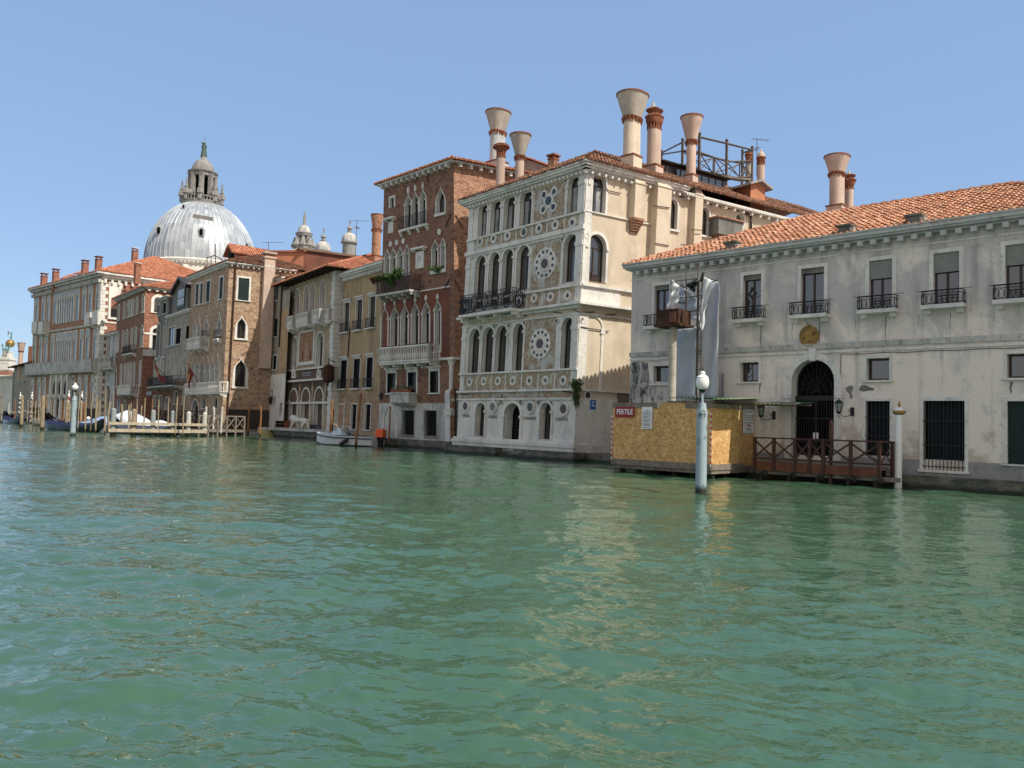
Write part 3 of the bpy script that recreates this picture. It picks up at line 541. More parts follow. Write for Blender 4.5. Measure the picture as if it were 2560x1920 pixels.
for a, z0, z1 in ((1.2, 3.57, 4.32), (5.15,3.59,4.34), (9.88,3.57,4.33), (14.1,3.57,4.32)):
    B.win((a, a+.75, z0, z1), sw=.09, sp=.02, dep=.28, mull=(0,0), fw=.07, sill=.04, name='small_window')
wl = B.wall([(0,.9),(X1,.9),(X1,8.4),(0,8.4)], 'grey_render')
pl = MB(fR); pl.box(9.0, 11.57, -.03, .01, .35, .93, 0); pl.box(13.05, X1, -.03, .01, .35, .93, 0); pl.box(11.57, 13.05, -.04, .01, .35, .56, 0); pl.box(11.72, 12.9, .12, .2, .62, .95, 1); pl.box(0, gs0-.26, -.03, .01, .35, .93, 0); pl.box(gs0-.26, 9.0, -.05, .3, .35, .74, 0); pl.build('granite_plinth', ['granite','istria'], B.root)
fo = MB(fR); fo.box(-.1, X1, -.45, .3, -1, .35, 0); fo.box(9.2, X1, -.38, .3, .351, .42, 0); fo.build('foundation', ['foundation'], B.root)
st = MB(fR); x = -.02
while x < X1: l = random.uniform(.9, 1.5); st.box(x, min(x+l-.012, X1), -.07-random.random()*.008, .02, 4.74, 4.93, 0); x += l
st.box(-.02, X1, -.05, .02, 4.58, 4.66, 1); st.box(-.02, X1, -.03, .02, 8.05, 8.1, 1); st.build('string_course', ['istria_grim', 'istria'], B.root)
B.body(0, X1, -.5, 8.4, 11, 'grey_render')
B.cornice(.28, X1, 8.4, [(.2,.07),(.38,.07),(.46,.13),(.5,.05)], (.44,.17,.17,.34), 'cornice_green')
for s_, zt, l, w_ in ((5.02+.95,5.72,1.05,.05),(8.22,5.72,1.0,.045),(7.2,5.72,.6,.03),(10.5,5.72,.9,.04),(9.5,5.72,.5,.03),(12.5,5.72,.7,.03),(11.55,5.72,.45,.03),(14.2,3.45,.35,.12),(5.95,3.5,.4,.05),(14.7,3.45,.5,.07)):
    b = MB(fR); n = 9; q = [(s_+w_*random.uniform(.3,.6)*(1-.7*k/n)+.01*math.sin(k), zt-l*k/n) for k in range(n+1)]+[(s_-w_*random.uniform(.3,.6)*(1-.7*k/n)+.01*math.sin(k), zt-l*k/n) for k in range(n, -1, -1)]
    b.prism(q, -.003, 0, 0); b.build('drip_stain', ['lower_grey'], B.root)
cb_ = MB(fR); cb_.path([np.array(P(x, -.03, 4.52-.03*math.sin((x-9)*2.1)**2)) for x in np.linspace(9, X1, 24)], .011, 4); cb_.path([np.array(P(9.0, -.03, z)) for z in (4.52, 3.2, 2.6)], .011, 4); cb_.build('wall_cable', ['scaffold'], B.root)
pp = MB(fR)
for pts in ([(9.02,3.3),(9.22,3.42),(9.32,3.35),(9.26,3.15),(9.3,2.98),(9.22,2.92),(9.17,3.1)], [(9.5,3.3),(9.62,3.42),(9.74,3.4),(9.9,3.32),(10.02,3.3),(10.0,3.22),(9.85,3.22),(9.66,3.18),(9.52,3.22)]): pp.prism([(a+.12,z-.0) for a,z in pts], -.004, 0, 0)
pp.build('plaster_patch', ['lower_grey'], B.root)
dp = MB(fR); dp.prism([(0.02,.95),(2.9,.95),(2.9,2.6),(2.7,3.0),(2.3,3.1),(2.2,3.6),(1.0,3.7),(.9,4.5),(.4,4.56),(.02,4.5)], -.004, 0, 0); m = N('flaking_wall', .9, .2); a_ = m.noise(1.7, 10, m.map((1.5,1,.6)), rough=.8, dist=.5); m.flat(); a_ = m.math('ADD', a_, m.math('MULTIPLY', m.math('SUBTRACT', m.sx.outputs[0], .6), .05)); m.col(m.ramp(a_, [(.40,(.06,.062,.066)),(.47,(.13,.13,.135)),(.52,(.42,.395,.36)),(.62,(.60,.55,.49))])); dp.build('flaking_plaster', ['flaking_wall'], B.root)
# roof: hip at the near corner, ridge, far hip beyond
mb = MB(fR); rise, rz = 5.6, 10.95; e0, e1 = -.18, X1+.4; ye = -.42; ez = 8.68
A0, A1, A2, A3 = P(e0,ye,ez), P(e1,ye,ez), P(e1,ye+2*rise,ez), P(e0,ye+2*rise,ez); q0 = P(e0+rise,ye+rise,rz+.1)
# ridge end seen at the right of the picture
se = fR.px(2514, 444, ye+rise)[0]; q1 = P(se,ye+rise,rz+.1); A1 = P(se+rise,ye,ez); A2 = P(se+rise,ye+2*rise,ez)
tile_slope(mb, A0, A1, q0, q1, .2, .36, 0, 5); tile_slope(mb, A1, A2, q1, q1, .24, .36, 0); tile_slope(mb, A3, A0, q0, q0, .24, .36, 0); mb.add([A2,A3,q0,q1], [(0,1,2,3)], 0, (1,1))
for a, b_ in ((q0,q1),(A0,q0),(A1,q1),(A3,q0)): ridge_tiles(mb, a, b_, .12)
rf = mb.build('roof', ['tile_bright', 'soffit'], B.root)
for (x, y_) in ((Z9(1300,1570)), (Z12(680,625)), (Z12(1235,535))):
    a, z = fR.px(x, y_, -.2); b = MB(fR); b.box(a-.2, a+.2, -.3, .25, 8.7, 9.0, 0); b.box(a-.3, a+.26, -.38, .33, 9.0, 9.07, 1); b.box(a+.2, a+.34, -.34, .1, 8.7, 8.93, 2); b.build('roof_vent', ['dark_render','foundation','concrete'], rf)
# cups behind that roof
s_ = thing('chimneyed_house', 'pair of pink flared chimneys rising behind the near tiled roof', 'chimney', Pd(2090, 50), 0)
chimney(s_, 'cup', 50, Z12, 605, 35, 185, 430, 455, 190, 105, 100, 125, 'salmon_render', 'salmon_render', twin=34, drop=9); chimney(s_, 'crown', 52, Z12, 708, 145, 300, 430, 440, 105, 60, 70, 0, 'concrete', 'salmon_render', drop=9)
# plaque, wall lanterns
q = thing('round_plaque', 'round gilded seal with raised rim above the arched gate', 'plaque', P(c,0,5.3), fR.ang)
ps, pz = fR.px(*Z13(565,185)); b = MB(fR)
cir = lambda r, n=32: [(ps+r*math.cos(2*math.pi*i/n), pz+r*1.06*math.sin(2*math.pi*i/n)) for i in range(n)]
b.prism(cir(.36), -.06, -.02, 0); b.ring(cir(.33), cir(.36), -.08, -.03, 1); b.ring(cir(.235), cir(.255), -.075, -.05, 1)
for i in range(40): a = 2*math.pi*i/40; b.box(ps+.295*math.cos(a)-.012, ps+.295*math.cos(a)+.012, -.07, -.055, pz+.31*math.sin(a)-.018, pz+.31*math.sin(a)+.018, 1)
b.prism([(ps-.12,pz-.1),(ps+.12,pz-.1),(ps+.12,pz+.13),(ps,pz+.16),(ps-.12,pz+.13)], -.075, -.05, 1); b.prism([(ps-.04,pz-.03),(ps+.04,pz-.03),(ps+.01,pz+.03),(ps+.02,pz+.09),(ps-.02,pz+.09)], -.09, -.06, 1); b.prism([(ps-.17,pz-.2),(ps,pz-.16),(ps+.17,pz-.2),(ps+.17,pz-.14),(ps,pz-.1),(ps-.17,pz-.14)], -.085, -.05, 1)
m = N('seal_gold', .5, .5, .5); m.col(m.mix(m.ramp(m.noise(6,6), [(.4,0),(.6,1)]), (.34,.20,.06), (.10,.055,.02))); b.build('seal_disc', ['seal_gold','gold'], q, 30)
hk = MB(); hk.tube(P(ps-.1,-.12,5.83), P(ps-.02,-.12,5.62), .012); hk.tube(P(ps-.02,-.12,5.62), P(ps+.1,-.12,5.6), .012); hk.build('bracket', ['iron'], q)
def wall_lantern(fr, s, z, label, y0=0):
    t = thing('wall_lantern', label, 'lantern', fr.P(s,y0,z), fr.ang, 'lanterns either side of the gate'); P = fr.P; b = MB(fr)
    b.box(s+.22, s+.34, y0-.03, y0, z-.15, z+.15, 0); b.path([np.array(P(s+.28-(.28)*k/10, y0-.05-.45*k/10, z-.05-.13*math.sin(math.pi*k/10))) for k in range(11)], .012, 5)
    b.path([np.array(P(s+.25+.05*math.cos(k*.7)*k/8, y0-.08-.02*k, z+.02+.05*math.sin(k*.7)*k/8)) for k in range(12)], .009, 4); b.path([np.array(P(s+.04*math.cos(k*.7)*k/8, y0-.5, z-.16+.05*math.sin(k*.7)*k/8)) for k in range(10)], .009, 4)
    b.build('bracket', ['iron'], t); c = np.array(P(s, y0-.5, z)); l = MB()
    for i in range(4): a = math.pi/4+i*math.pi/2; a2 = a+math.pi/2; q = lambda r, zz, an: c+[math.cos(an)*r, math.sin(an)*r, zz]; l.tube(q(.09,-.02,a), q(.15,.28,a), .01, n=4); l.tube(q(.15,.28,a), q(.15,.28,a2), .012, n=4); l.tube(q(.09,-.02,a), q(.09,-.02,a2), .012, n=4)
    l.lathe(c, [(.15,.28),(.16,.3),(.07,.38),(.02,.4),(.02,.44)], 4, 0); l.lathe(c, [(.1,-.03),(.02,-.1)], 4, 0); l.build('lantern_frame', ['iron'], t)
    l = MB(); l.lathe(c, [(.08,-.015),(.135,.275)], 4, 0); m = _M.get('lantern_glass') or N('lantern_glass', .1, .5).col((.22,.26,.24)).m; l.build('pane', [m], t); return t
# ================================================================= leaning palace inlaid with marble discs
fD = Fr(Pd(1142,45.9), Pd(1434,38.6)); setlean(fD, None, Z7(1400,300)); fD.kR *= .93; fD.kL = fD.kR+.012
B = Bld('marble_palace', 'slender white palace inlaid with coloured marble discs, leaning, tall chimneys on its tiled roof', 'building', fD); P = fD.P; W = fD.W
cB = np.array(P(W,0,0)); sd = np.array([13.4,8.9]); sd /= np.linalg.norm(sd)
fS = Fr(cB[:2], cB[:2]+sd*26, L=fD.u*fD.kR); fS.kL = fS.kR = 0; PS = fS.P
ZT = {}
for nm, zf, lst, kw in (('top', Z7, [(280,368,600,938),(408,507,558,900),(545,655,522,865),(712,830,475,825),(1205,1345,352,727)], dict(dep=.3)),
    ('mid', Z7, [(240,345,1150,1625),(385,490,1120,1605),(525,630,1085,1580),(675,800,1050,1510),(1160,1305,975,1462)], dict(dep=.3)),
    ('low', Z8, [(165,260,305,710),(290,390,290,705),(415,515,270,700),(580,672,258,695),(1035,1142,228,688)], dict(dep=.3)),
    ('base', Z8, [(225,310,1000,1312),(830,935,1012,1350)], dict(dep=.4))):
    rs = [B.rect(zf, *q) for q in lst]
    if nm == 'mid': zb = rs[3][2]; rs = [(a,b_,(zb-.62 if i < 3 else zb),t) for i,(a,b_,z_,t) in enumerate(rs)]
    zt = sum(r[3] for r in rs)/len(rs); zb = min(r[2] for r in rs); ZT[nm] = (zb, zt)
    for r in rs: B.win((r[0], r[1], r[2] if nm == 'mid' else zb, zt), 'round', sw=.13, sp=.05, ms='istria_clean', mf='dark_wood', mull=(1,0) if nm != 'base' else (2,6), fw=.05, sill=0, caps=True, transom=.06, drape=(nm == 'top'), **kw)
dr = B.rect(Z8, 495, 645, 1010, 1400); B.win((dr[0],dr[1],dr[2],dr[3]), 'round', sw=.16, sp=.07, dep=.6, ms='istria_clean', mf='iron', mg='dark_void', mull=(3,7), fw=.05, sill=0, caps=True, name='water_door')
eave = B.zz(Z7, 1400, 165, -.4)
B.wall([(0,.3),(W,.3),(W,eave-.1),(0,eave-.1)], 'istria')
# corner piers, bands, sills
zl = {}
for nm, zf, pts in (('sill3', Z7, ((230,955),(1390,715))), ('b3', Z7, ((200,1095),(1360,872))), ('sill2', Z7, ((640,1535),(1340,1466))), ('ledge2', Z8, ((560,140),(1200,76))), ('fr2', Z8, ((120,262),(1190,182))), ('sill1', Z8, ((120,718),(1120,694))), ('ledge1', Z8, ((70,882),(1165,890))), ('fr1', Z8, ((60,955),(1165,972))), ('pl', Z8, ((60,1325),(1125,1378)))):
    zl[nm] = sum(B.zz(zf, *p) for p in pts)/2
b = MB(fD); bx = lambda s0, s1, pr, z0, z1, m=0: b.box(s0, s1, -pr, .01, z0, z1, m)
bx(-.05, W+.06, .1, zl['sill3']-.1, zl['sill3']); bx(-.05, W+.1, .16, zl['b3']-.22, zl['b3']); bx(-.03, W+.04, .07, zl['b3']-.34, zl['b3']-.221)
bx(-.05, W+.07, .12, zl['sill2']-.12, zl['sill2']); bx(-.1, W+.45, .45, zl['ledge2']-.12, zl['ledge2']); bx(-.05, W+.1, .2, zl['ledge2']-.26, zl['ledge2']-.121)
bx(-.03, W+.05, .07, zl['fr2']-.09, zl['fr2']); bx(-.04, W+.05, .1, zl['sill1']-.1, zl['sill1']); bx(-.08, W+.2, .18, zl['ledge1']-.1, zl['ledge1']); bx(-.08, W+.04, .1, zl['fr1']-.1, zl['fr1'])
bx(-.12, W+.15, .16, zl['pl']-.12, zl['pl']); bx(-.2, W+.25, .26, zl['pl']-.28, zl['pl']-.121); bx(-.15, W+.2, .2, .45, zl['pl']-.281); 
b.build('string_course', ['istria_clean'], B.root)
b = MB(fD); b.box(-.45, dr[0]-.1, -.5, .3, -1, .45, 0); b.box(dr[1]+.1, W+.55, -.5, .3, -1, .45, 0); b.box(dr[0]-.1, dr[1]+.1, -.15, .3, -1, .25, 0); b.box(W+.0, W+3.6, .3, 6, -1, .42, 0)
for k in range(3): b.box(dr[0]-.09, dr[1]+.09, -.42+.1*k, .2, -1, .02+.13*k, 1)
b.build('foundation', ['foundation', 'foundation'], B.root)
b = MB(fD)    # pilasters (proud strips) and frieze panels
piers = [(0,.42),(W-.5,W)]; 
for nm, zlo, zhi in (('top', zl['sill3'], eave-.5), ('mid', zl['sill2'], zl['b3']-.34), ('low', zl['sill1'], zl['fr2']-.09)):
    for a, c in piers: MB(fD).box(a+.02, c-.01, -.06, .0, zlo+.001, zhi-.001, 0).box(a, c+.02, -.1, .0, ZT[nm][1]-.62, ZT[nm][1]-.42, 0).build('corner_pilaster', ['istria_clean'], B.root)
mp = MB(fD)
def panel(zf, xl, xr, yt, yb):
    a, c, z0, z1 = B.rect(zf, xl, xr, yt, yb); mp.box(a, c, -.02, 0, z0, z1, 0)
a, c, _, _ = B.rect(Z7, 858, 1165, 400, 780); mp.box(a, c, -.02, 0, zl['sill3']+.01, eave-.55, 0)
a, c, _, _ = B.rect(Z7, 830, 1120, 1000, 1500); mp.box(a, c, -.02, 0, zl['sill2']+.01, zl['b3']-.35, 0)
a, c, _, _ = B.rect(Z8, 690, 975, 220, 690); mp.box(a, c, -.02, 0, zl['sill1']+.01, zl['fr2']-.1, 0)
def band(zf, xs, z0, z1):
    ss = [B.at(zf, x, (B_y))[0] for x, B_y in xs]
    for i, (s0, s1) in enumerate(zip(ss[:-1], ss[1:])): mp.box(s0+.06, s1-.06, -.02, 0, z0, z1, 0)
band(Z7, [(225,1030),(365,1000),(510,970),(665,940),(830,900),(985,865),(1165,830),(1325,800)], zl['b3']+.01, zl['sill3']-.11)
band(Z7, [(625,1620),(775,1610),(935,1590),(1110,1580),(1275,1570)], zl['ledge2']+.01, zl['sill2']-.13)
band(Z8, [(110,810),(235,810),(370,805),(505,803),(655,800),(810,800),(965,800),(1120,800)], zl['ledge1']+.01, zl['sill1']-.11)
mp.box(.1, W-.1, -.02, 0, zl['fr1']+.01, zl['ledge1']-.11, 0); mp.box(.1, W-.1, -.02, 0, zl['fr2']+.01, zl['ledge2']-.27, 1); mp.box(.05, W-.05, -.02, 0, eave-.54, eave-.36, 1)
mp.build('marble_panel', ['marble_panel', 'cream_render'], B.root)
# discs
def disc(zf, x, y, ro, ri, mat='porphyry', fr=fD, root=None, py=.05):
    s, z = fr.px(*zf(x, y)); C_ = lambda r, n=22: [(s+r*math.cos(2*math.pi*i/n), z+r*math.sin(2*math.pi*i/n)) for i in range(n)]
    b = MB(fr); b.ring(C_(ri), C_(ro), -py-.02, -.015, 0)
    if ro-ri > .08: b.ring(C_((ro+ri)/2-.01), C_((ro+ri)/2+.01), -py-.035, -py-.02, 0)
    b.prism(C_(ri*1.02), -py+.01, -.01, 1); return b.build('marble_disc', ['istria_clean', mat], B.root, 40)
pal = ['porphyry','serpentine','dark_disc','porphyry','grey_disc','serpentine']
for i, (x, y) in enumerate([(298,1015),(438,980),(582,952),(752,915),(910,878),(1078,840),(1255,815)]): disc(Z7, x, y, .27, .13 if i != 3 else .18, ['dark_disc','serpentine','porphyry','serpentine','dark_disc','serpentine','porphyry'][i])
for i, (x, y) in enumerate([(700,1625),(858,1600),(1030,1585),(1205,1572)]): disc(Z7, x, y, .25, .11, pal[(i*2+2)%6])
for i, (x, y) in enumerate([(172,812),(307,805),(438,803),(580,800),(737,800),(888,798),(1055,797)]): disc(Z8, x, y, .25, .12, pal[(i*3+1)%6])
for i, (x, y) in enumerate([(237,640),(378,590),(515,548),(680,510),(846,457),(1186,380),(1373,328)]): disc(Z7, x, y, .14, .1, pal[(i+4)%6])
for i, (x, y) in enumerate([(210,1172),(357,1135),(505,1108),(658,1082),(820,1038),(1148,990),(1338,960)]): disc(Z7, x, y, .14, .1, pal[i%6 if i%6 != 4 else 2])
for i, (x, y) in enumerate([(142,318),(275,300),(405,285),(541,278),(690,255),(994,235),(1171,228)]): disc(Z8, x, y, .14, .1, pal[i%3])
for i, (x, y, r) in enumerate([(133,1040,.36),(390,1045,.36),(743,1048,.36),(1057,1065,.38)]): disc(Z8, x, y, r, r*.62, ['porphyry','grey_disc','serpentine','porphyry'][i])
for x, y in ((470,1000),(652,1000),(822,1005),(940,1008)): disc(Z8, x, y, .14, .11, 'porphyry')
def rosette(zf, x, y, R, n, ri, rc, mat):
    s, z = fD.px(*zf(x, y)); C_ = lambda r, cx=0, cz=0, k=22: [(s+cx+r*math.cos(2*math.pi*i/k), z+cz+r*math.sin(2*math.pi*i/k)) for i in range(k)]
    b = MB(fD); q = R*.76
    if n > 4: b.prism([(s+R*(1+.03*math.cos(n*2*math.pi*i/72))*math.cos(2*math.pi*i/72), z+R*(1+.03*math.cos(n*2*math.pi*i/72))*math.sin(2*math.pi*i/72)) for i in range(72)], -.05, -.015, 0)
    b.ring(C_(R*.42), C_(R*.5), -.08, -.05, 0) if n > 4 else b.prism(C_(R*.55), -.06, -.015, 0)
    b.prism(C_(rc), -.085, -.03, 1)
    for i in range(n):
        a = 2*math.pi*(i+.5)/n; cx, cz = math.cos(a)*q, math.sin(a)*q
        if n <= 4: b.ring(C_(ri, cx, cz), C_(ri+.1, cx, cz), -.06, -.015, 0)
        b.prism(C_(ri, cx, cz, 14), -.062, -.02, 2 if i%2 else 1)
    b.build('marble_rosette', ['istria_clean', mat, 'dark_disc'], B.root, 40)
rosette(Z7, 1008, 590, .72, 4, .15, .22, 'serpentine'); rosette(Z7, 968, 1240, .82, 12, .085, .24, 'porphyry'); rosette(Z8, 835, 450, .78, 12, .085, .24, 'porphyry')
# inscription on the ground floor
for wd, x, y, wz in (('VRBIS', 133, 1130, 75), ('GENIO', 385, 1140, 80), ('IOANNES', 735, 1155, 115), ('DARIVS', 1037, 1163, 115)):
    s, z = fD.px(*Z8(x, y)); w_ = abs(fD.px(*Z8(x+wz/2, y))[0]-fD.px(*Z8(x-wz/2, y))[0]); text_mesh(wd, fD, s, z, .24, y=-.012, width=w_, mat='foundation', par=B.root, name='carved_letters', depth=.006)
# iron balcony
s0 = fD.px(*Z7(75,1640), -.95)[0]; s1 = fD.px(*Z7(622,1580), -.95)[0]; zb = B.zz(Z8, 100, 185, -.95)
B.balcony(s0, s1, zl['ledge2']+.02, h=1.05, proj=.95, style='scroll', ms='istria_clean', corb=4, slab=.14)
# tie anchors
an = []
for x0, y0, x1, y1 in ((160,232,208,232),(637,188,710,188),(965,153,1045,163),(80,928,158,928),(1035,893,1145,915),(478,930,440,1030)):
    a, z = fD.px(*Z8(x0,y0)); c, z2 = fD.px(*Z8(x1,y1)); an.append((P(a,-.04,z), P(c,-.04,z2)))
for x0, y0, x1, y1 in ((1290,865,1440,855),(1155,865,1168,945)):
    a, z = fD.px(*Z7(x0,y0)); c, z2 = fD.px(*Z7(x1,y1)); an.append((P(a,-.06,z), P(min(c,W),-.06,z2)))
bars(an, 'rust', B.root)
B.body(0, W, -.5, eave-.05, 14, 'cream_render', right=False)
# ---- sunlit side wall
S = Bld('', '', '', fS, root=B.root); sr = lambda zf, *q: S.rect(zf, *q)
r = sr(Z7, 1420,1590,372,735); S.win((r[0],r[1],ZT['top'][0],ZT['top'][1]), 'round', sw=.12, sp=.04, dep=.3, ms='istria_clean', mull=(1,0), caps=True, sill=0, transom=.06, drape=True)
r = sr(Z7, 1395,1590,990,1475); S.win((r[0],r[1],ZT['mid'][0]+.62,ZT['mid'][1]), 'round', sw=.14, sp=.04, dep=.3, ms='istria_clean', mull=(1,0), caps=True, sill=0, transom=.06)
for q in ((668,762,1098,1398),(980,1075,1180,1458)):
    r = sr(Z9, *q); S.win(r, 'round', sw=.11, sp=.03, dep=.25, ms='istria_clean', mull=(1,1), sill=.06)
r = sr(Z9, 1338,1425,1240,1378); S.win(r, 'oval', sw=.1, sp=.03, dep=.25, ms='istria_clean', mull=(0,0), fw=0, sill=0)
r = sr(Z9, 1700,1765,1312,1420); S.win(r, 'round', sw=.1, sp=.03, dep=.25, ms='istria_clean', mull=(0,0), sill=0)
zs = S.zz(Z9, 1000, 1010, -.25); s_step = S.at(Z9, 655, 950)[0]
S.wall([(0,.3),(26,.3),(26,eave-1.0),(s_step,eave-1.0),(s_step,eave-.1),(0,eave-.1)] if False else [(0,.3),(26,.3),(26,eave-.5),(0,eave-.5)], 'cream_render', name='side_wall')
b = MB(fS); b.box(0, 6, -.03, .0, eave-.5, eave-.1, 0); b.build('wall_top', ['cream_render'], B.root)
b = MB(fS); b.box(-.02, .42, -.05, .0, zl['sill2']-.0, eave-.5, 0)
for z0, z1 in ((zl['ledge2'], zl['sill2']-.12), (zl['ledge1'], zl['fr2']-.09)): b.box(-.02, .5 if z0 < 6 else 2.5, -.04, 0, z0+.01, z1, 0)
b.box(0, 5.0, -.08, 0, zl['sill3']-.06, zl['sill3'], 0); b.box(0, 4.7, -.16, 0, zl['sill2']-.12, zl['sill2'], 0); b.box(0, 4.6, -.45, 0, zl['ledge2']-.12, zl['ledge2'], 0); b.box(0, 4.9, -.1, 0, zl['fr2']-.09, zl['fr2']-.02, 0); b.box(0, 5.5, -.12, 0, zl['ledge1']-.1, zl['ledge1'], 0)
b.box(-.02, 2.6, -.06, 0, .45, zl['fr1'], 1); b.box(-.02, 7, -.2, 0, .42, .8, 1)
c0 = S.at(Z8, 1405, 600)[0]; b.box(c0-.07, c0+.07, -.05, 0, zl['ledge1'], zl['fr2']-.7, 0); b.box(c0-.13, c0+.13, -.08, 0, zl['fr2']-.95, zl['fr2']-.7, 0)
cc = S.at(Z8, 1320, 300)[0]; ra = c0-cc; zc_ = zl['fr2']-.72; arc = lambda r_: [(cc+r_*math.cos(math.pi*i/14), zc_+r_*math.sin(math.pi*i/14)*.62/ra) for i in range(15)]
b.ring(arc(ra-.05), arc(ra+.05), -.05, 0, 0, closed=False); b.build('quoin', ['istria_clean', 'istria'], B.root)
lw = MB(fS); lw.box(2.6, 26, -.03, 0, .8, zl['ledge1']-.11, 0); m = N('peeling_side', .9, .2); a_ = m.noise(.7, 7, rough=.7); m.col(m.ramp(a_, [(.4,(.20,.165,.13)),(.5,(.15,.13,.11)),(.56,(.19,.09,.06)),(.7,(.30,.26,.21))])); lw.build('render_patch', ['peeling_side'], B.root)
for x, y, o_ in ((1340,935,0),):  disc(Z8, 1275, 937, .22, .17, 'dark_disc', fS)
for x, y in ((1392,952),): disc(Z7, x, y, .15, .11, 'concrete', fS)
disc(Z8, 1220, 227, .14, .11, 'concrete', fS)
# chimney breasts
b = MB(fS)
for xl, xr, yt, yb, zf, pr in ((272,395,900,1300,Z9,.42),(475,630,935,1659,Z9,.5),(872,958,1010,1580,Z9,.4)):
    a, c, z0, z1 = S.rect(zf, xl+ (18 if pr > .4 else 10), xr, yt, yb)
    if xl == 272: b.box(a, c, -pr, 0, z0, z1-.35, 0); z_ = z1-.35; b.hexa([PS(a,-pr,z_+.06),PS(c,-pr,z_+.06),PS(c,0,z_+.06),PS(a,0,z_+.06),PS(a+.1,-.15,z1+.25),PS(c-.1,-.15,z1+.25),PS(c-.1,0,z1+.25),PS(a+.1,0,z1+.25)], 0); b.box(a-.04, c+.04, -pr-.04, 0, z_, z_+.06, 0); [b.box(a+.02*k, c-.02*k, -pr+.07*k, 0, z0-.12*(k+1), z0-.12*k-.005, 1) for k in range(6)]
    else: b.box(a, c, -pr, 0, max(z0-6, 1) if zf is Z9 and xl == 475 else 6, z1-.35, 0); z_ = z1-.35; b.hexa([PS(a,-pr,z_+.06),PS(c,-pr,z_+.06),PS(c,0,z_+.06),PS(a,0,z_+.06),PS(a+.15,-.15,z1+.3),PS(c-.15,-.15,z1+.3),PS(c-.15,0,z1+.3),PS(a+.15,0,z1+.3)], 0); b.box(a-.04, c+.04, -pr-.04, 0, z_, z_+.06, 0)
b.build('chimney_breast', ['cream_render', 'gothic_brick'], B.root)
a, z = S.at(Z9, 1185, 1400); b = MB(fS); b.box(a-.9, a+1.0, -.7, 0, z-.45, z+.42, 0); b.box(a-.6, a+.9, -.55, 0, z-.75, z-.451, 1); b.box(a-1.0, a+1.1, -.8, 0, z+.421, z+.5, 1); b.build('hanging_box', ['dark_render','gothic_brick'], B.root)
dp_ = MB(); pts = [S.at(Z9, *q) for q in ((1360,1160),(1375,1200),(1480,1275),(1478,1400),(1475,1560))]; dp_.path([np.array(PS(a,-.1,z)) for a, z in pts], .06, 7); dp_.build('drainpipe', ['dark_wood'], B.root, True)
an = []
for x0,y0,x1,y1,zf in ((1600,485,1740,515,Z7),(445,1185,615,1205,Z9),(465,1550,605,1575,Z9),(832,1418,940,1425,Z9),(1210,155,1335,152,Z8),(1435,180,1530,175,Z8),(1180,290,1470,335,Z8),(1190,155,1140,130,Z8)):
    a,z = S.at(zf,x0,y0); c,z2 = S.at(zf,x1,y1); pr = .55 if 400 < x0 < 1000 and zf is Z9 else .06; an.append((PS(max(a,.05),-pr,z), PS(c,-pr,z2)))
bars(an, 'rust', B.root)
# cornices
B.cornice(-.1, W, eave-.36, [(.12,.08),(.3,.1),(.42,.12),(.5,.08)], (.3,.12,.14,.26), 'istria')
S.cornice(0, 6.2, eave-.36, [(.12,.08),(.3,.1),(.42,.12),(.5,.08)], (.42,.12,.14,.26), 'istria_clean')
c_ = MB(fS)
for k in range(27): q = 6.6+k*.72; c_.box(q, q+.14, -.32, 0, eave-.62, eave-.46, 0)
for k in range(150): q = 6.4+k*.13; c_.box(q, q+.09, -.42, 0, eave-.44, eave-.34, 0)
c_.box(6.2, 26, -.4, .02, eave-.34, eave-.28, 0); c_.build('eave_cornice', ['istria_clean'], B.root)
# roof
mb = MB(); z = eave+.03; c0_, c1_, c2_ = np.array(P(-.55,-.5,z)), np.array(PS(-.2,-.5,z))+fD.u*0-fD.v*.35, np.array(PS(26,-.45,z)); c1_ = np.array(P(W+.5,-.5,z)); c3_ = np.array(P(-.55,20,z))
hp = np.array(P(W*.5,5.2,z+2.9)); hq = hp+np.array([*(sd*19),0]); tile_slope(mb, c0_, c1_, hp, hp, .2, .34); tile_slope(mb, c1_, c2_, hp, hq, .24, .34); mb.add([c3_, c0_, hp, hq], [(0,1,2,3)], 0, (1,1))
for a, b_ in ((c1_,hp),(hp,hq),(c0_,hp)): ridge_tiles(mb, a, b_, .11)
rf = mb.build('roof', ['tile_old','soffit'], B.root)
# chimneys: px data in the crops
chimney(rf, 'cup', 41.2, Z9, 290, 65, 320, 670, 820, 290, 150, 135, 150, 'concrete', 'ochre_chim' if 0 else 'cream_render', twin=60, drop=.6)
chimney(rf, 'crown', 42.6, Z9, 515, 130, 410, 770, 880, 150, 100, 115, 140, 'concrete', 'salmon_render', twin=42, drop=.6)
chimney(rf, 'cup', 44.6, Z9, 895, 290, 545, 865, 1000, 225, 105, 95, 105, 'salmon_render', 'salmon_render', drop=.5)
chimney(rf, 'crownlow', 45.0, Z25, 588, 840, 1110, 1580, 1600, 340, 180, 180, 0, 'terracotta', 'salmon_render', drop=1.2)
chimney(rf, 'cup', 46.6, Z25, 985, 650, 1130, 1450, 1470, 455, 200, 185, 0, 'concrete', 'salmon_render', drop=1.5)
chimney(rf, 'square', 46.5, Z7, 1050, 115, 150, 190, 215, 110, 80, 80, 0, 'terracotta', 'gothic_brick', drop=1)
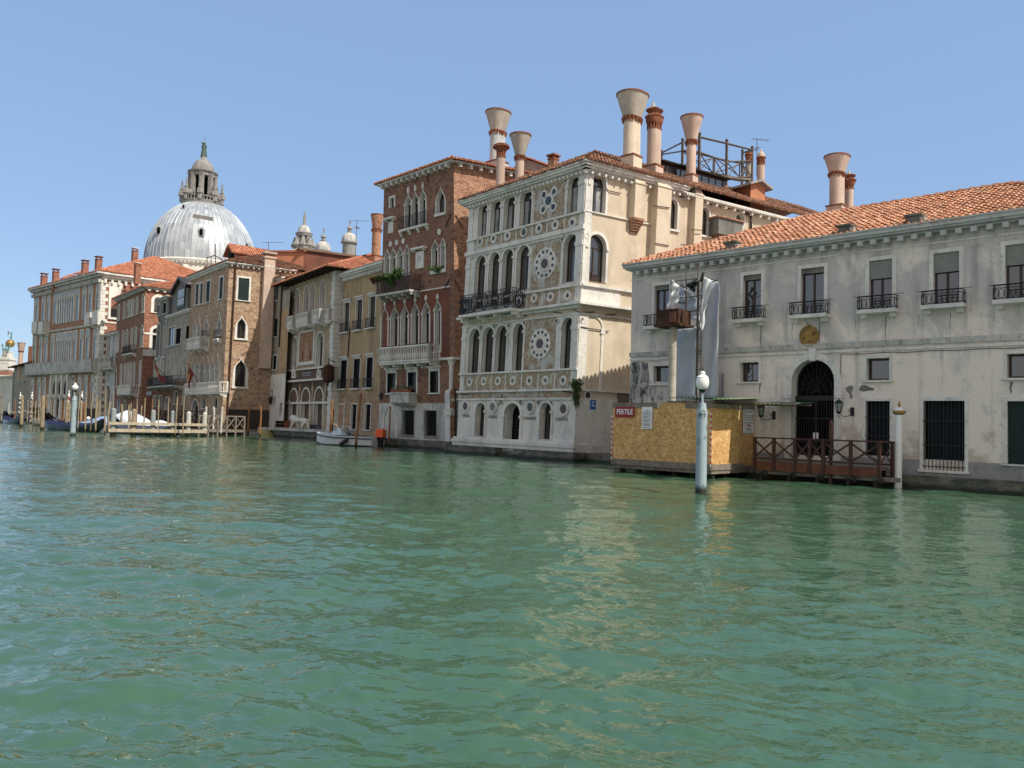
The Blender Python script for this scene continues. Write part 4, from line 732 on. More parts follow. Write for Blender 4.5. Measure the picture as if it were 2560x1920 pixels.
# roof house with pediment, glazed strip, altana deck
b = MB(fS); a0, z0 = fS.px(*Z9(1485,1090), 1.2); a1 = fS.px(*Z9(1628,1110), 1.2)[0]; zt = fS.px(*Z9(1560,920), 1.2)[1]
ph = [(a0,z0-.8),(a1,z0-.8),(a1,z0+1.0),((a0+a1)/2,zt),(a0,z0+1.0)]; b.prism(ph, 1.2, 5.5, 0)
b.add([PS(a0,1.2,z0-.8),PS(a0,5.5,z0-.8),PS(a0,5.5,z0+1.0),PS(a0,1.2,z0+1.0)], [(0,1,2,3)], 0)
am = (a0+a1)/2
for x in (-1, 1):
    e = (a1-a0)/2+.35; q = [PS(am,.9,zt+.08),PS(am,5.6,zt+.08),PS(am+x*e,5.6,z0+.86),PS(am+x*e,.9,z0+.86)]; b.add(q+[p-np.array([0,0,.14]) for p in q], [(0,1,2,3),(4,5,6,7),(0,3,7,4),(2,3,7,6),(0,1,5,4)], 1)
b.build('dormer', ['orange_render','granite'], rf)
chimney(rf, 'dome', 52.5, Z9, 1588, 600, 760, 920, 920, 95, 75, 75, 0, 'salmon_render', 'salmon_render', drop=1.2)
chimney(rf, 'crownlow', 55.5, Z9, 1465, 640, 740, 870, 880, 70, 52, 52, 0, 'dark_render', 'taupe_render', drop=1)
b = MB(fS); a0, z0 = fS.px(*Z9(610,900), 2.6); a1, z1 = fS.px(*Z9(1230,960), 2.6); zt = fS.px(*Z9(830,800), 2.6)[1]; b.box(a0, a1, 2.6, 4.8, z0-1, zt, 0); b.box(a0-.2, a1+.2, 2.3, 5, zt, zt+.1, 1)
for k in range(8): q = a0+.3+k*(a1-a0-.5)/8; b.box(q, q+(a1-a0)/11, 2.57, 2.6, zt-.75, zt-.12, 2)
b.build('attic_glazing', ['dark_wood','soffit','glass'], rf)
# altana (roof terrace frame)
al = thing('roof_terrace', 'bare dark timber terrace frame with crossed railings above the marble palace roof', 'roof terrace', PS(12,4,0), fS.ang)
b = MB(); dn = 51.
def ap(x, y, d): return Pd(Z9(x, y)[0], d, Z9(x, y)[1])
J = {'a':(978,465,820,47.5),'b':(1247,530,900,51.5),'c':(1500,595,880,55.5),'d':(812,520,790,50.8),'e':(1403,625,900,58.5)}
for k, (x, yt, yb, d) in J.items(): p = ap(x, yb, d); q = np.array([p[0], p[1], ap(x, yt, d)[2]]); b.tube(p-[0,0,.8], q, .09, n=4); b.ball(q+[0,0,.08], .11, 8); J[k] = (x, yt, yb, d, p, q)
A_ = {k: v[5] for k, v in J.items()}; Lw = lambda k, dz: J[k][4]+np.array([0,0,dz])
for a_, c_2 in (('a','b'),('b','c'),('d','a'),('c','e'),('e','d')):
    if (a_, c_2) in (('a','b'),('b','c'),('c','e')): b.tube(A_[a_]-[0,0,.12], A_[c_2]-[0,0,.12], .07, n=4)
    mid = (J[a_][4]+J[c_2][4])/2
    for dz in (.05, 1.15): b.tube(Lw(a_,dz), Lw(c_2,dz), .055, n=4)
    n = 2 if (a_, c_2) != ('d','a') else 1
    for k in range(n):
        p = J[a_][4]+(J[c_2][4]-J[a_][4])*k/n; q = J[a_][4]+(J[c_2][4]-J[a_][4])*(k+1)/n; b.tube(p+[0,0,.05], q+[0,0,1.15], .04, n=4); b.tube(p+[0,0,1.15], q+[0,0,.05], .04, n=4); b.tube(p, p+[0,0,1.2], .05, n=4)
tl = J['d'][5]; far = np.array(ap(610,640,56)); b.tube(tl-[0,0,.1], far, .06, n=4); b.tube(J['d'][4]+[0,0,1.1], np.array(ap(610,655,56)), .05, n=4); b.tube(far+[0,0,.2], far-[0,0,2.5], .08, n=4)
b.build('timber_frame', ['scaffold'], al)
dk = MB(); p = [J[k][4]-np.array([0,0,.1]) for k in ('a','c','e','d')]; dk.add(p+[q-np.array([0,0,.12]) for q in p], [(0,1,2,3),(4,5,6,7),(0,1,5,4),(1,2,6,5),(2,3,7,6),(3,0,4,7)]); dk.build('deck', ['plank'], al)
def antenna(zf, x, yt, yb, d, label, drop=1., sc_=1.):
    t = thing('tv_antenna', label, 'antenna', Pd(zf(x,yb)[0], d, zf(x,yb)[1])); b = MB(); p = Pd(zf(x,yb)[0], d, zf(x,yb)[1]); q = np.array([p[0], p[1], Pd(zf(x,yt)[0], d, zf(x,yt)[1])[2]])
    b.tube(p-[0,0,drop], q, .02*sc_, n=5)
    for k, (dz, l) in enumerate(((0,.9),(.5,.6))):
        a = q-[0,0,dz*sc_+.05]; e = np.array([math.cos(.5+k), math.sin(.5+k), .12])*l*sc_; b.tube(a-e*.4, a+e, .012*sc_, n=4)
        for j in range(6): c = a-e*.4+e*1.4*j/5; s_ = np.array([-e[1], e[0], 0])/np.linalg.norm(e)*.16*sc_; b.tube(c-s_, c+s_, .008*sc_, n=4)
    b.build('aerial', ['scaffold'], t); return t
antenna(Z9, 1548, 500, 800, 53, 'thin aerial beside the domed chimney on the marble palace', .5, 1.2)
# plant hanging on the corner and blue sign
pt = thing('wall_plant', 'green shrub growing out of the ledge at the corner of the marble palace', 'plant', P(W,0,zl['ledge1'])); cp_ = np.array(P(W+.1,-.2,zl['ledge1']))
leaf_clump('foliage', ['leaf','leaf_dry'], pt, cp_+[0.05,-.05,.15], (.32,.3,.3), 700, .05); leaf_clump('trailing_stems', ['leaf','leaf_dry'], pt, cp_+[0.08,-.08,-.45], (.2,.18,.55), 800, .045)
s, z = fS.px(*Z8(1320,1030)); q = thing('small_sign', 'small blue vaporetto sign with white emblem at the end of the marble palace', 'sign', PS(s,0,z), fS.ang); b = MB(fS); b.box(s-.17, s+.17, -.08, -.04, z-.26, z+.26, 0); b.box(s-.17, s+.17, -.083, -.08, z-.26, z-.22, 1); b.prism([(s-.1,z+.02),(s-.05,z-.04),(s+.1,z-.04),(s+.13,z+.0),(s+.02,z+.0),(s-.04,z+.06)], -.086, -.08, 1); b.box(s-.06,s+.06,-.085,-.08,z+.12,z+.17,1); b.build('sign_plate', ['blue_sign','paper'], q)
def many(B, zf, specs, kind='rect', same=True, **kw):
    rs = [B.rect(zf, *q) for q in specs]
    if same and len(rs) > 1: z0 = sum(r[2] for r in rs)/len(rs); z1 = sum(r[3] for r in rs)/len(rs); rs = [(r[0], r[1], z0, z1) for r in rs]
    for r in rs: B.win(r, kind, **kw)
    return rs
# ================================================================= gothic brick palace
fT = Fr(G(946,1114), G(1136,1127)); setlean(fT, (Z5(165,470)), (Z5(890,230))); P = fT.P; W = fT.W
B = Bld('brick_palace', 'tall dark brick gothic palace with pointed white windows and a planted iron balcony', 'building', fT)
sdT = fT.v*.96+fT.u*.28; sdT /= np.linalg.norm(sdT); fTS = Fr(P(W,0,0)[:2], np.array(P(W,0,0))[:2]+sdT[:2]*14, L=fT.u*fT.kR); PS = fTS.P
ev = (B.zz(Z5,165,440)+B.zz(Z5,885,195))/2
rs = many(B, Z5, [(392,448,530,885),(462,525,505,862),(545,600,480,838)], 'ogee', sw=.11, sp=.05, dep=.3, ms='istria', caps=True, crock=.45, mull=(0,0), sill=0)
z0 = rs[0][2]; B.balcony(rs[0][0]-.5, rs[2][1]+.4, z0, h=.8, proj=.25, style='bars', ms='istria', corb=4, ends=False)
many(B, Z5, [(715,798,460,720)], 'ogee', sw=.11, sp=.05, dep=.3, mull=(1,0), sill=.1)
rs = many(B, Z5, [(178,222,1110,1400),(240,290,1085,1390),(310,358,1060,1380),(382,425,1060,1370)], 'ogee', sw=.1, sp=.05, dep=.3, caps=True, crock=.0, mull=(0,0), sill=0)
zb = B.zz(Z5, 300, 1530, -.8); bs0 = fT.px(*Z5(85,1500), -.9)[0]; bs1 = fT.px(*Z5(432,1450), -.9)[0]
B.balcony(bs0, bs1, zb, h=1.05, proj=.9, style='ovals', ms='istria_grim', corb=5)
many(B, Z5, [(672,725,1000,1310),(762,800,985,1300)], 'ogee', sw=.1, sp=.05, dep=.3, caps=True, mull=(0,0), sill=.14)
many(B, Z5, [(232,272,560,660)], 'rect', sw=.14, sp=.04, dep=.2, mull=(1,1), sill=0)
rs = many(B, Z6, [(145,210,120,520),(245,315,105,515),(350,420,95,505),(460,530,75,495),(572,640,65,490)], 'ogee', sw=.1, sp=.06, dep=.35, caps=True, crock=.35, mull=(1,0), mf='brown_paint', sill=0)
many(B, Z6, [(700,755,50,575)], 'ogee', sw=.1, sp=.06, dep=.35, caps=True, crock=.35, mull=(0,0), mf='brown_paint')
zb = B.zz(Z6, 380, 680, -.8); B.balcony(fT.px(*Z6(118,600),-.8)[0], fT.px(*Z6(640,580),-.8)[0], zb, h=1.02, proj=.8, style='balusters', ms='istria', corb=5)
many(B, Z6, [(205,290,795,1010),(418,505,790,1000),(648,735,785,1012)], 'rect', sw=.13, sp=.05, dep=.2, mull=(1,0), shut='inner', hood=.1)
many(B, Z6, [(370,480,1190,1440),(598,712,1190,1450)], 'rect', sw=.06, sp=.03, dep=.2, ms='istria_grim', mull=(0,0), mg='dark_void', sill=0, name='grated_window', sub=False)
for q in ((370,480,1190,1440),(598,712,1190,1450)):
    a, c, z0, z1 = B.rect(Z6, *q); g = MB(fT)
    for k in range(8): x = a-.05+(c-a+.1)*k/7; g.box(x-.012, x+.012, -.1, -.08, z0-.15, z1+.05, 0)
    for k in range(10): z = z0-.12+(z1-z0+.12)*k/9; g.box(a-.08, c+.08, -.1, -.078, z-.012, z+.012, 0)
    g.build('window_grate', ['iron'], B.root)
many(B, Z6, [(170,290,1135,1480)], 'pt', sw=.12, sp=.06, dep=.5, mull=(3,9), mf='iron', mg='dark_void', sill=0, fw=.05, name='water_door', sub=False)
z2 = B.zz(Z6, 500, 1110)
B.wall([(0,z2),(W,z2),(W,ev),(0,ev)], 'red_brick') if 0 else None
# one wall sheet; the bands of red stucco and pale stone are separate claddings
wl = B.wall([(0,.2),(W,.2),(W,ev),(0,ev)], 'red_brick')
def clad(B, holes_like, s0, s1, z0, z1, mat, y=-.015, name='cladding'):
    keep = B.holes; B.holes = [h for h in keep if min(p[0] for p in h) > s0+.02 and max(p[0] for p in h) < s1-.02 and min(p[1] for p in h) > z0+.01 and max(p[1] for p in h) < z1-.01]
    o = B.wall([(s0,z0),(s1,z0),(s1,z1),(s0,z1)], mat, name=name, y=y); B.holes = keep; return o
a, zt = B.at(Z6, 785, 5); zbb = B.zz(Z6, 700, 645); clad(B, 0, .25, W-.45, zbb, B.zz(Z5,780,1490), 'oxide_red', name='red_stucco')
clad(B, 0, 0, W-.3, .55, z2, 'istria_grim', name='stone_base')
MB(fT).box(.0, W+.06, -.12, 0, zbb-.15, zbb, 0).box(.2, W-.38, -.05, 0, B.zz(Z5,780,1495)-.0, B.zz(Z5,780,1495)+.08, 0).build('string_course', ['istria'], B.root)
q = MB(fT); q.lathe(P(W-.25,-.1,z2-.4), [(.28,0),(.16,.15),(.13,1.0),(.15,zbb-z2-.2),(.24,zbb-z2+.1),(.3,zbb-z2+.2)], 10); q.box(W-.6, W+.03, -.3, 0, z2-.75, z2-.4, 0); q.box(W-.45, W+.04, -.2, 0, z2+.1, z2+.3, 0); q.build('corner_column', ['istria'], B.root)
for x, y in ((235,1038),(300,1022),(367,1006),(742,912)): s, z = fT.px(*Z5(x,y)); MB(fT).prism([(s+.17*math.cos(2*math.pi*i/16), z+.2*math.sin(2*math.pi*i/16)) for i in range(16)], -.05, 0).build('stone_roundel', ['istria'], B.root)
for x0, x1, y0, y1 in ((215,265,805,925),(500,582,1115,1290)):
    a, c, z0, z1 = B.rect(Z5, x0, x1, y0, y1); q = MB(fT); q.box(a, c, -.06, 0, z0, z1, 0); q.box(a-.25, c+.3, -.3, 0, z1+.12, z1+.25, 0); q.box(a-.2, a-.05, -.2, 0, z1, z1+.12, 0); q.box(c+.05, c+.2, -.2, 0, z1, z1+.12, 0); q.prism([((a+c)/2+.16*math.cos(k*.5236),(z0+z1)/2+.1+.2*math.sin(k*.5236)) for k in range(12)], -.09, -.05, 1) if x0 == 500 else None; q.build('stone_shrine', ['istria','istria_grim'], B.root)
fo = MB(fT); fo.box(-.1, W+.1, -.3, .2, -1, .55, 0); fo.build('foundation', ['foundation'], B.root)
a, c, z0, z1 = B.rect(Z6, 318, 512, 1020, 1125); bb = MB(fT); bb.box(a, c, -.7, 0, z0+.1, z1, 0); bb.box(a-.06, c+.06, -.76, 0, z1+.0, z1+.1, 0); bb.hexa([P(a+.1,-.35,z0-.1),P(c-.1,-.35,z0-.1),P(c-.1,0,z0-.1),P(a+.1,0,z0-.1),P(a,-.68,z0+.1),P(c,-.68,z0+.1),P(c,0,z0+.1),P(a,0,z0+.1)]); bb.build('small_balcony', ['istria_grim'], B.root)
tr = thing('flower_box', 'terracotta trough of white flowers on the small stone balcony of the brick palace', 'flower box', P((a+c)/2,-.5,z1), fT.ang); t_ = MB(fT); t_.box(a+.05, c-.1, -.68, -.4, z1+.1, z1+.32, 0); t_.build('trough', ['terracotta'], tr); leaf_clump('flowers', ['leaf','paper'], tr, P((a+c)/2,-.55,z1+.42), (.75,.2,.12), 300, .05)
for x0,y0,x1,y1 in ((862,725,810,865),(905,735,985,885),(850,1395,800,1510),(885,1400,960,1530),(620,330,628,395)):
    an = MB(); a_, z = fT.px(*Z5(x0,y0)); c_, z_2 = fT.px(*Z5(x1,y1))
    if x0 in (905,885): a_, z = fTS.px(*Z5(x0,y0)); c_, z_2 = fTS.px(*Z5(x1,y1)); an.tube(PS(a_,-.05,z), PS(c_,-.05,z_2), .03, n=5)
    else: an.tube(P(min(a_,W),-.05,z), P(min(c_,W),-.05,z_2), .03, n=5)
    an.build('tie_anchor', ['iron'], B.root)
B.body(0, W, -.5, ev, 14, 'red_brick', right=False)
S = Bld('', '', '', fTS, root=B.root)
many(S, Z5, [(1042,1080,990,1310)], 'round', sw=.12, sp=.04, dep=.25, mull=(0,0), sill=.14, ms='istria_clean')
many(S, Z6, [(850,945,955,1560)], 'round', sw=0, dep=.8, mull=(0,0), mg='dark_void', fw=0, sill=0, name='side_arch', sub=False)
S.wall([(0,.2),(14,.2),(14,ev),(0,ev)], 'gothic_brick', name='side_wall'); sb = MB(fTS); sb.box(0, 6, -.1, 0, zbb-.15, zbb, 0); zq = S.zz(Z6, 900, 870); sb.box(.3, 6, -.06, 0, zq-.08, zq+.08, 0); sb.build('string_course', ['istria'], B.root)
b = MB(fT); b.box(-.35, W+.3, -.4, .02, ev-.02, ev+.08, 0)
for k in range(int(W/.62)+1): b.box(.05+k*.62, .2+k*.62, -.34, 0, ev-.26, ev-.02, 0)
b.box(0, 14, -.34, .0, ev-.02, ev+.08, 0, fr=fTS)
for k in range(20): b.box(.3+k*.7, .45+k*.7, -.3, 0, ev-.26, ev-.02, 0, fr=fTS)
b.build('eave_cornice', ['istria'], B.root)
mb = MB(); z = ev+.12; c0, c1, c2 = np.array(P(-.5,-.5,z)), np.array(P(W+.45,-.5,z)), np.array(PS(14,-.45,z)); c3 = np.array(P(-.5,14,z)); hp = np.array(P(W*.5,4.0,z+1.45)); hq = hp+np.array([*(sdT[:2]*11),0])
tile_slope(mb, c0, c1, hp, hp, .2, .34); tile_slope(mb, c1, c2, hp, hq, .22, .34); tile_slope(mb, c3, c0, hq, hp, .22, .34)
for a_, b_ in ((c1,hp),(c0,hp),(hp,hq)): ridge_tiles(mb, a_, b_, .1)
rf = mb.build('roof', ['tile_red','soffit'], B.root)
chimney(rf, 'cup', 51.0, Z25, 475, 165, 610, 1200, 1580, 480, 240, 250, 330, 'concrete', 'white_render', twin=90, drop=3.0)
dm = thing('roof_dormer', 'low gabled dormer with red tiles behind the twin white chimney', 'dormer', Pd(Z25(1140,1150)[0], 56), fT.ang); b = MB(); a_ = Pd(*(Z25(1140,1150)[0], 56, Z25(1140,1150)[1])); 
b.hexa([a_+fT.u*x+fT.v*y+[0,0,zz] for x,y,zz in ((-2.2,0,-2.5),(2.2,0,-2.5),(2.2,4,-2.5),(-2.2,4,-2.5),(-2.2,0,-1.0),(2.2,0,-1.0),(2.2,4,-1.0),(-2.2,4,-1.0))]); b.prism([(-2.2,-1),(2.2,-1),(0,0)], 0, 4, 0, fr=type('q',(),{'P':staticmethod(lambda s,y,z: a_+fT.u*s+fT.v*y+np.array([0,0,z]))})); b.build('wall', ['taupe_render'], dm)
mb = MB(); tile_slope(mb, a_+fT.u*2.5+fT.v*-.3+[0,0,-1.1], a_+fT.u*2.5+fT.v*4+[0,0,-1.1], a_+fT.v*-.3+[0,0,.1], a_+fT.v*4+[0,0,.1], .22); tile_slope(mb, a_-fT.u*2.5+fT.v*4+[0,0,-1.1], a_-fT.u*2.5+fT.v*-.3+[0,0,-1.1], a_+fT.v*4+[0,0,.1], a_+fT.v*-.3+[0,0,.1], .22); mb.build('roof', ['tile_red','soffit'], dm)
# plants on its balconies
pl_ = thing('balcony_plants', 'leafy green plants spilling over the iron balcony of the brick palace', 'plants', P((bs0+bs1)/2,-.9,zb), fT.ang)
zB = B.zz(Z5, 250, 1400, -.9)
for x, y, r, n, mm in ((200,1390,(.5,.35,.3),420,['leaf','leaf']),(310,1340,(.38,.3,.38),420,['leaf','leaf']),(120,1395,(.35,.3,.22),260,['leaf','leaf_dry']),(60,1410,(.28,.25,.25),240,['leaf_dry','leaf_dry']),(260,1370,(.6,.3,.25),420,['leaf','leaf']),(245,1440,(.35,.25,.3),200,['leaf','leaf'])):
    s_, z_ = fT.px(*Z5(x,y), -.95); leaf_clump('foliage', mm, pl_, P(s_,-.95,z_), r, n, .07)
s_, z_ = fT.px(*Z5(715,1295), -.3); w2 = thing('window_box_plants', 'green plants on the sill of the paired pointed windows of the brick palace', 'plants', P(s_,-.3,z_), fT.ang); leaf_clump('foliage', ['leaf','leaf'], w2, P(s_,-.25,z_), (.7,.18,.22), 420, .06)
for x, y, lb in ((135,1045,'small iron lantern left of the brick palace water door'),(298,1040,'small iron lantern right of the brick palace water door')):
    s_, z_ = fT.px(*Z6(x,y), -.4); l = thing('wall_lantern', lb, 'lantern', P(s_,-.4,z_), fT.ang); b = MB(); c_ = np.array(P(s_,-.4,z_)); b.lathe(c_, [(.03,-.2),(.09,-.15),(.15,.15),(.17,.16),(.03,.3)], 6); b.path([c_+[0,0,.3], np.array(P(s_,-.2,z_+.4)), np.array(P(s_,0,z_+.25))], .02, 4); b.build('lantern_frame', ['iron'], l)
# ================================================================= low ochre house
pY = Pd(850, 66.6); fY = Fr(pY, Pd(948, 61.0)); fY.kL = .02; fY.kR = .02; P = fY.P; W = fY.W
B = Bld('ochre_house', 'ochre rendered three-storey house with stone cornice and iron-railed windows', 'building', fY)
ev = (B.zz(Z4, 560, 520, -.3)+B.zz(Z4, 830, 450, -.3))/2
for spec, hb in (([(587,625,685,880),(670,710,668,868),(757,797,652,855)], .3), ([(570,608,1070,1265),(655,695,1062,1258),(742,782,1055,1252)], .3)):
    rs = many(B, Z4, spec, 'rect', sw=.1, sp=.04, dep=.2, ms='istria', mull=(1,1) if spec[0][0] == 587 else (1,0), hood=.1, sill=.08, shut=None if spec[0][0] == 587 else 'inner')
    for r in rs: B.balcony(r[0]-.18, r[1]+.18, r[2]-.02, h=.75, proj=.28, style='bars', ms='istria', corb=0, slab=.1)
many(B, Z4, [(553,588,1365,1515),(637,672,1365,1520),(728,765,1370,1565)], 'rect', sw=.1, sp=.03, dep=.2, ms='istria', mull=(2,3), mf='iron', fw=.03, mg='dark_void', sub=False)
B.wall([(-.3,.0),(W+2,.0),(W+2,ev),(-.3,ev)], 'ochre_render'); clad(B, 0, -.3, W+1, .1, B.zz(Z4, 650, 1300), 'brown_brick', name='exposed_brick')
B.cornice(-.3, W+2, ev-.1, [(.15,.12),(.35,.15),(.5,.16)], (.34,.14,.22,.3), 'istria'); B.body(-.3, W+2, -.5, ev, 12, 'ochre_render')
fl = MB(fY); fl.box(-.7, W+2.4, -.45, 12, ev+.36, ev+.45, 0); fl.build('roof', ['taupe_render'], B.root); fo = MB(fY); fo.box(-.4, W+1, -.3, .1, -1, .5, 0); fo.build('foundation', ['foundation'], B.root)
dpp = MB(); [dpp.path([np.array(P(s,-.08,z)) for s,z in (B.at(Z4,*a), B.at(Z4,*c))], .05, 5) for a, c in (((632,850),(620,1050)),)]; dpp.build('drainpipe', ['dark_wood'], B.root)
# ================================================================= mosaic-fronted palace
fM = Fr(Pd(706, 76.2), Pd(827, 66.6)); P = fM.P; setlean(fM, Z4(222,560), (839,700)); W = fM.W
B = Bld('mosaic_palace', 'cream palace with a golden figure mosaic, white quoins, balcony and broad overhanging red roof', 'building', fM)
ev = (B.zz(Z22, 300, 470)+B.zz(Z22, 1180, 255))/2
many(B, Z22, [(437,520,612,1095),(612,695,565,1075),(722,805,540,1050),(915,1000,500,1010)], 'round', sw=.13, sp=.05, dep=.35, ms='istria', mf='curtain', mg='curtain', mull=(1,2), sill=0, fw=.06, caps=True, sub=False)
many(B, Z23, [(312,398,-80,525),(770,890,-95,490)], 'round', sw=.16, sp=.06, dep=.4, ms='istria', mull=(0,0), sill=0, caps=True)
many(B, Z23, [(262,405,925,1600),(488,640,920,1600),(735,890,918,1600)], 'round', sw=.16, sp=.08, dep=.35, ms='istria', mf='pile_brown', mull=(2,0), sill=0, caps=True, transom=.1)
B.wall([(0,.3),(W,.3),(W,ev),(0,ev)], 'ochre_fresco')
zc2 = B.zz(Z22, 700, 1290, -.2); zl1 = (B.zz(Z23, 180, 770)+B.zz(Z23, 920, 730))/2; zs1 = B.zz(Z23, 500, 545); zcap = B.zz(Z23, 200, 1165)
clad(B, 0, .3, W-.4, zcap, zl1-.15, 'fresco_dark', name='fresco_band'); clad(B, 0, .5, W-.5, zl1, zs1-.1, 'fresco_dark', name='fresco_panel')
q = MB(fM)
nq = 34
for k in range(nq):
    z0 = .35+(ev-.75)*k/nq; z1 = .35+(ev-.75)*(k+1)/nq-.02
    for a, c in ((-.04,.4+.1*(k%2)),(W-.62-.12*(k%2),W+.04)): q.box(a, c, -.07, .0, z0, z1, 0)
    q.box(W-.02, W+.05, -.06, .75+.15*(k%2), z0, z1, 1)
for z, h, pr in ((zl1-.15,.17,.3),(zs1-.12,.14,.18),(zc2-.18,.12,.35),(zcap-.22,.2,.12)): q.box(-.1, W+.2, -pr, .3, z, z+h, 0)
q.build('quoin', ['istria','istria_clean'], B.root)
a, c, z0, z1 = B.rect(Z23, 440, 745, -160, 470); f = MB(fM); f.ring([(a+.28,z0+.3),(c-.28,z0+.3),(c-.28,z1-.1),(a+.28,z1-.1)], [(a,z0),(c,z0),(c,z1+.1),(a,z1+.1)], -.14, 0, 0); mo = f.build('mosaic_frame', ['istria'], B.root)
f = MB(fM); f.box(a+.27, c-.27, -.05, 0, z0+.29, z1-.09, 0); f.build('mosaic', ['mosaic'], mo)
f = MB(fM); m_ = (a+c)/2; hh = z1-z0; f.prism([(m_-.62,z0+.45),(m_+.62,z0+.45),(m_+.35,z0+hh*.5),(m_+.28,z0+hh*.66),(m_-.28,z0+hh*.66),(m_-.35,z0+hh*.5)], -.07, -.05, 0); f.prism([(m_+.16*math.cos(i*.5236),z0+hh*.73+.22*math.sin(i*.5236)) for i in range(12)], -.07, -.05, 0)
for x, s_ in ((-1,.7),(1,.7)): f.prism([(m_+x*.95-.16,z0+.5),(m_+x*.95+.16,z0+.5),(m_+x*.95+.1,z0+hh*.42),(m_+x*.95-.1,z0+hh*.42)], -.07, -.05, 1)
f.build('mosaic_figures', ['mosaic_robe','oxide_red'], mo)
for x in (450, 690, 235, 930): 
    f = MB(fM); s_, z_ = B.at(Z23, x, 950); f.prism([(s_-.12,z_-1.3),(s_+.1,z_-1.3),(s_+.16,z_-.4),(s_+.3,z_+.4),(s_+.12,z_+.3),(s_+.08,z_+.75),(s_-.1,z_+.75),(s_-.14,z_+.2),(s_-.3,z_+.5),(s_-.16,z_-.3)], -.03, -.016, 0); f.build('fresco_figure', ['mosaic_robe'], B.root)
for x0, x1 in ((325,375),(800,850)): a, c, z0, z1 = B.rect(Z23, x0, x1, 580, 710); f = MB(fM); f.ring([(a+.1,z0+.12),(c-.1,z0+.12),(c-.1,z1-.1),(a+.1,z1-.1)], [(a-.12,z0-.05),(c+.12,z0-.05),(c+.12,z1+.05),(a-.12,z1+.05)], -.12, 0, 0); f.lathe(P((a+c)/2,-.1,z0+.15), [(.05,0),(.16,.15),(.2,.4),(.1,.55),(.13,.7),(.02,.95)], 8, 0); f.build('niche_urn', ['istria'], B.root)
a, c, z0, z1 = B.rect(Z23, 500, 670, 600, 680); f = MB(fM); f.box(a, c, -.045, 0, z0, z1, 0); [f.box(a+.1+k*(c-a-.2)/9, a+.16+k*(c-a-.2)/9+.03*(k%3), -.055, -.04, z0+.1, z1-.1-.1*(k%2), 1) for k in range(10)]; f.build('inscription_tablet', ['steel_grey','ink'], B.root)
zb = (B.zz(Z22, 350, 1335, -.7)+B.zz(Z22, 900, 1255, -.7))/2
for x0, x1 in ((285,400),(460,690),(760,890)): B.balcony(fM.px(*Z22(x0,1200),-.8)[0], fM.px(*Z22(x1,1180),-.8)[0], zb+.02, h=1.05, proj=.8, style='balusters', ms='istria', corb=2, slab=.16)
B.balcony(.1, W-.3, zb, h=1.05, proj=.3, style='balusters', ms='istria', corb=0, slab=.2)
B.body(0, W, -.5, ev, 13, 'ochre_fresco'); hip_roof(B, -1.2, W+1.3, -1.3, 12.5, ev-.28, .42, 'tile_red', .24, .36, fr=fM)
rfm = [o for o in B.root.children if o.name.startswith('roof')][-1]
chimney(rfm, 'cup', 71.5, Z4, 800, 100, 205, 375, 420, 88, 60, 60, 70, 'gothic_brick', 'gothic_brick', drop=3)
f = MB(fM)
for k in range(11): f.box(.1+k*(W-.2)/10.5, .22+k*(W-.2)/10.5, -1.2, 0, ev-.42, ev-.33, 0)
f.build('rafter_ends', ['dark_wood'], B.root)
ln = thing('hanging_sign_lantern', 'big octagonal copper lantern hanging from the corner of the mosaic palace', 'lantern', P(W-.4,-.6,zl1), fM.ang); s_, z_ = fM.px(*Z23(990,640), -.6); c_ = np.array(P(s_,-.6,z_)); b = MB(); b.lathe(c_, [(.1,-.75),(.42,-.6),(.48,-.55),(.46,0),(.46,.45),(.5,.5),(.3,.7),(.05,.85),(.04,1.3)], 8); b.path([c_+[0,0,1.2], np.array(P(s_+.1,-.1,z_+1.0))], .04, 5); b.lathe(c_, [(.5,-.03),(.5,.03)], 8); b.lathe(c_-[0,0,.95], [(.02,0),(.09,.08),(.02,.2)], 6); b.build('lantern_frame', ['rust'], ln)
# ================================================================= narrow houses between
fN = Fr(Pd(663, 77.8), Pd(709, 74.2)); fN.kL = fN.kR = .02; P = fN.P; W = fN.W
B = Bld('narrow_house', 'narrow stained plaster house with dark shutters squeezed beside the mosaic palace', 'building', fN)
ev = (B.zz(Z3, 745, 290)+B.zz(Z3, 880, 265))/2; aR = B.at(Z3, 868, 700)[0]
for q, sh in (((828,850,315,435),'closed'),((788,840,590,738),'closed'),((776,800,895,1010),'inner'),((812,834,892,1008),'inner'),((752,775,1175,1310),None),((785,803,1175,1310),None),((862,880,1285,1380),None)): many(B, Z3, [q], 'rect', sw=.09 if sh != 'closed' or q[0] == 828 else .0, sp=.03, dep=.2, shut=sh, mull=(0,0), sub=False, fw=.03)
B.wall([(-.2,.3),(W+.1,.3),(W+.1,ev-1.2),(aR,ev-1.2),(aR,ev),(-.2,ev)], 'taupe_render'); zq = B.zz(Z3, 790, 1050); clad(B, 0, -.2, W+.1, .3, zq, 'istria', y=-.04, name='stone_base'); clad(B, 0, aR, W+.1, zq+.01, B.zz(Z3,895,510), 'ochre_render', y=-.02, name='yellow_bay')
B.cornice(-.2, aR, ev-.1, [(.2,.1),(.35,.12)], (.3,.12,.16,.2), 'istria'); B.body(-.2, aR, -.5, ev, 5, 'taupe_render'); dpp = MB(); dpp.tube(P(aR,-.1,ev), P(aR,-.1,B.zz(Z3,865,820)), .08); dpp.build('drainpipe', ['dark_wood'], B.root)
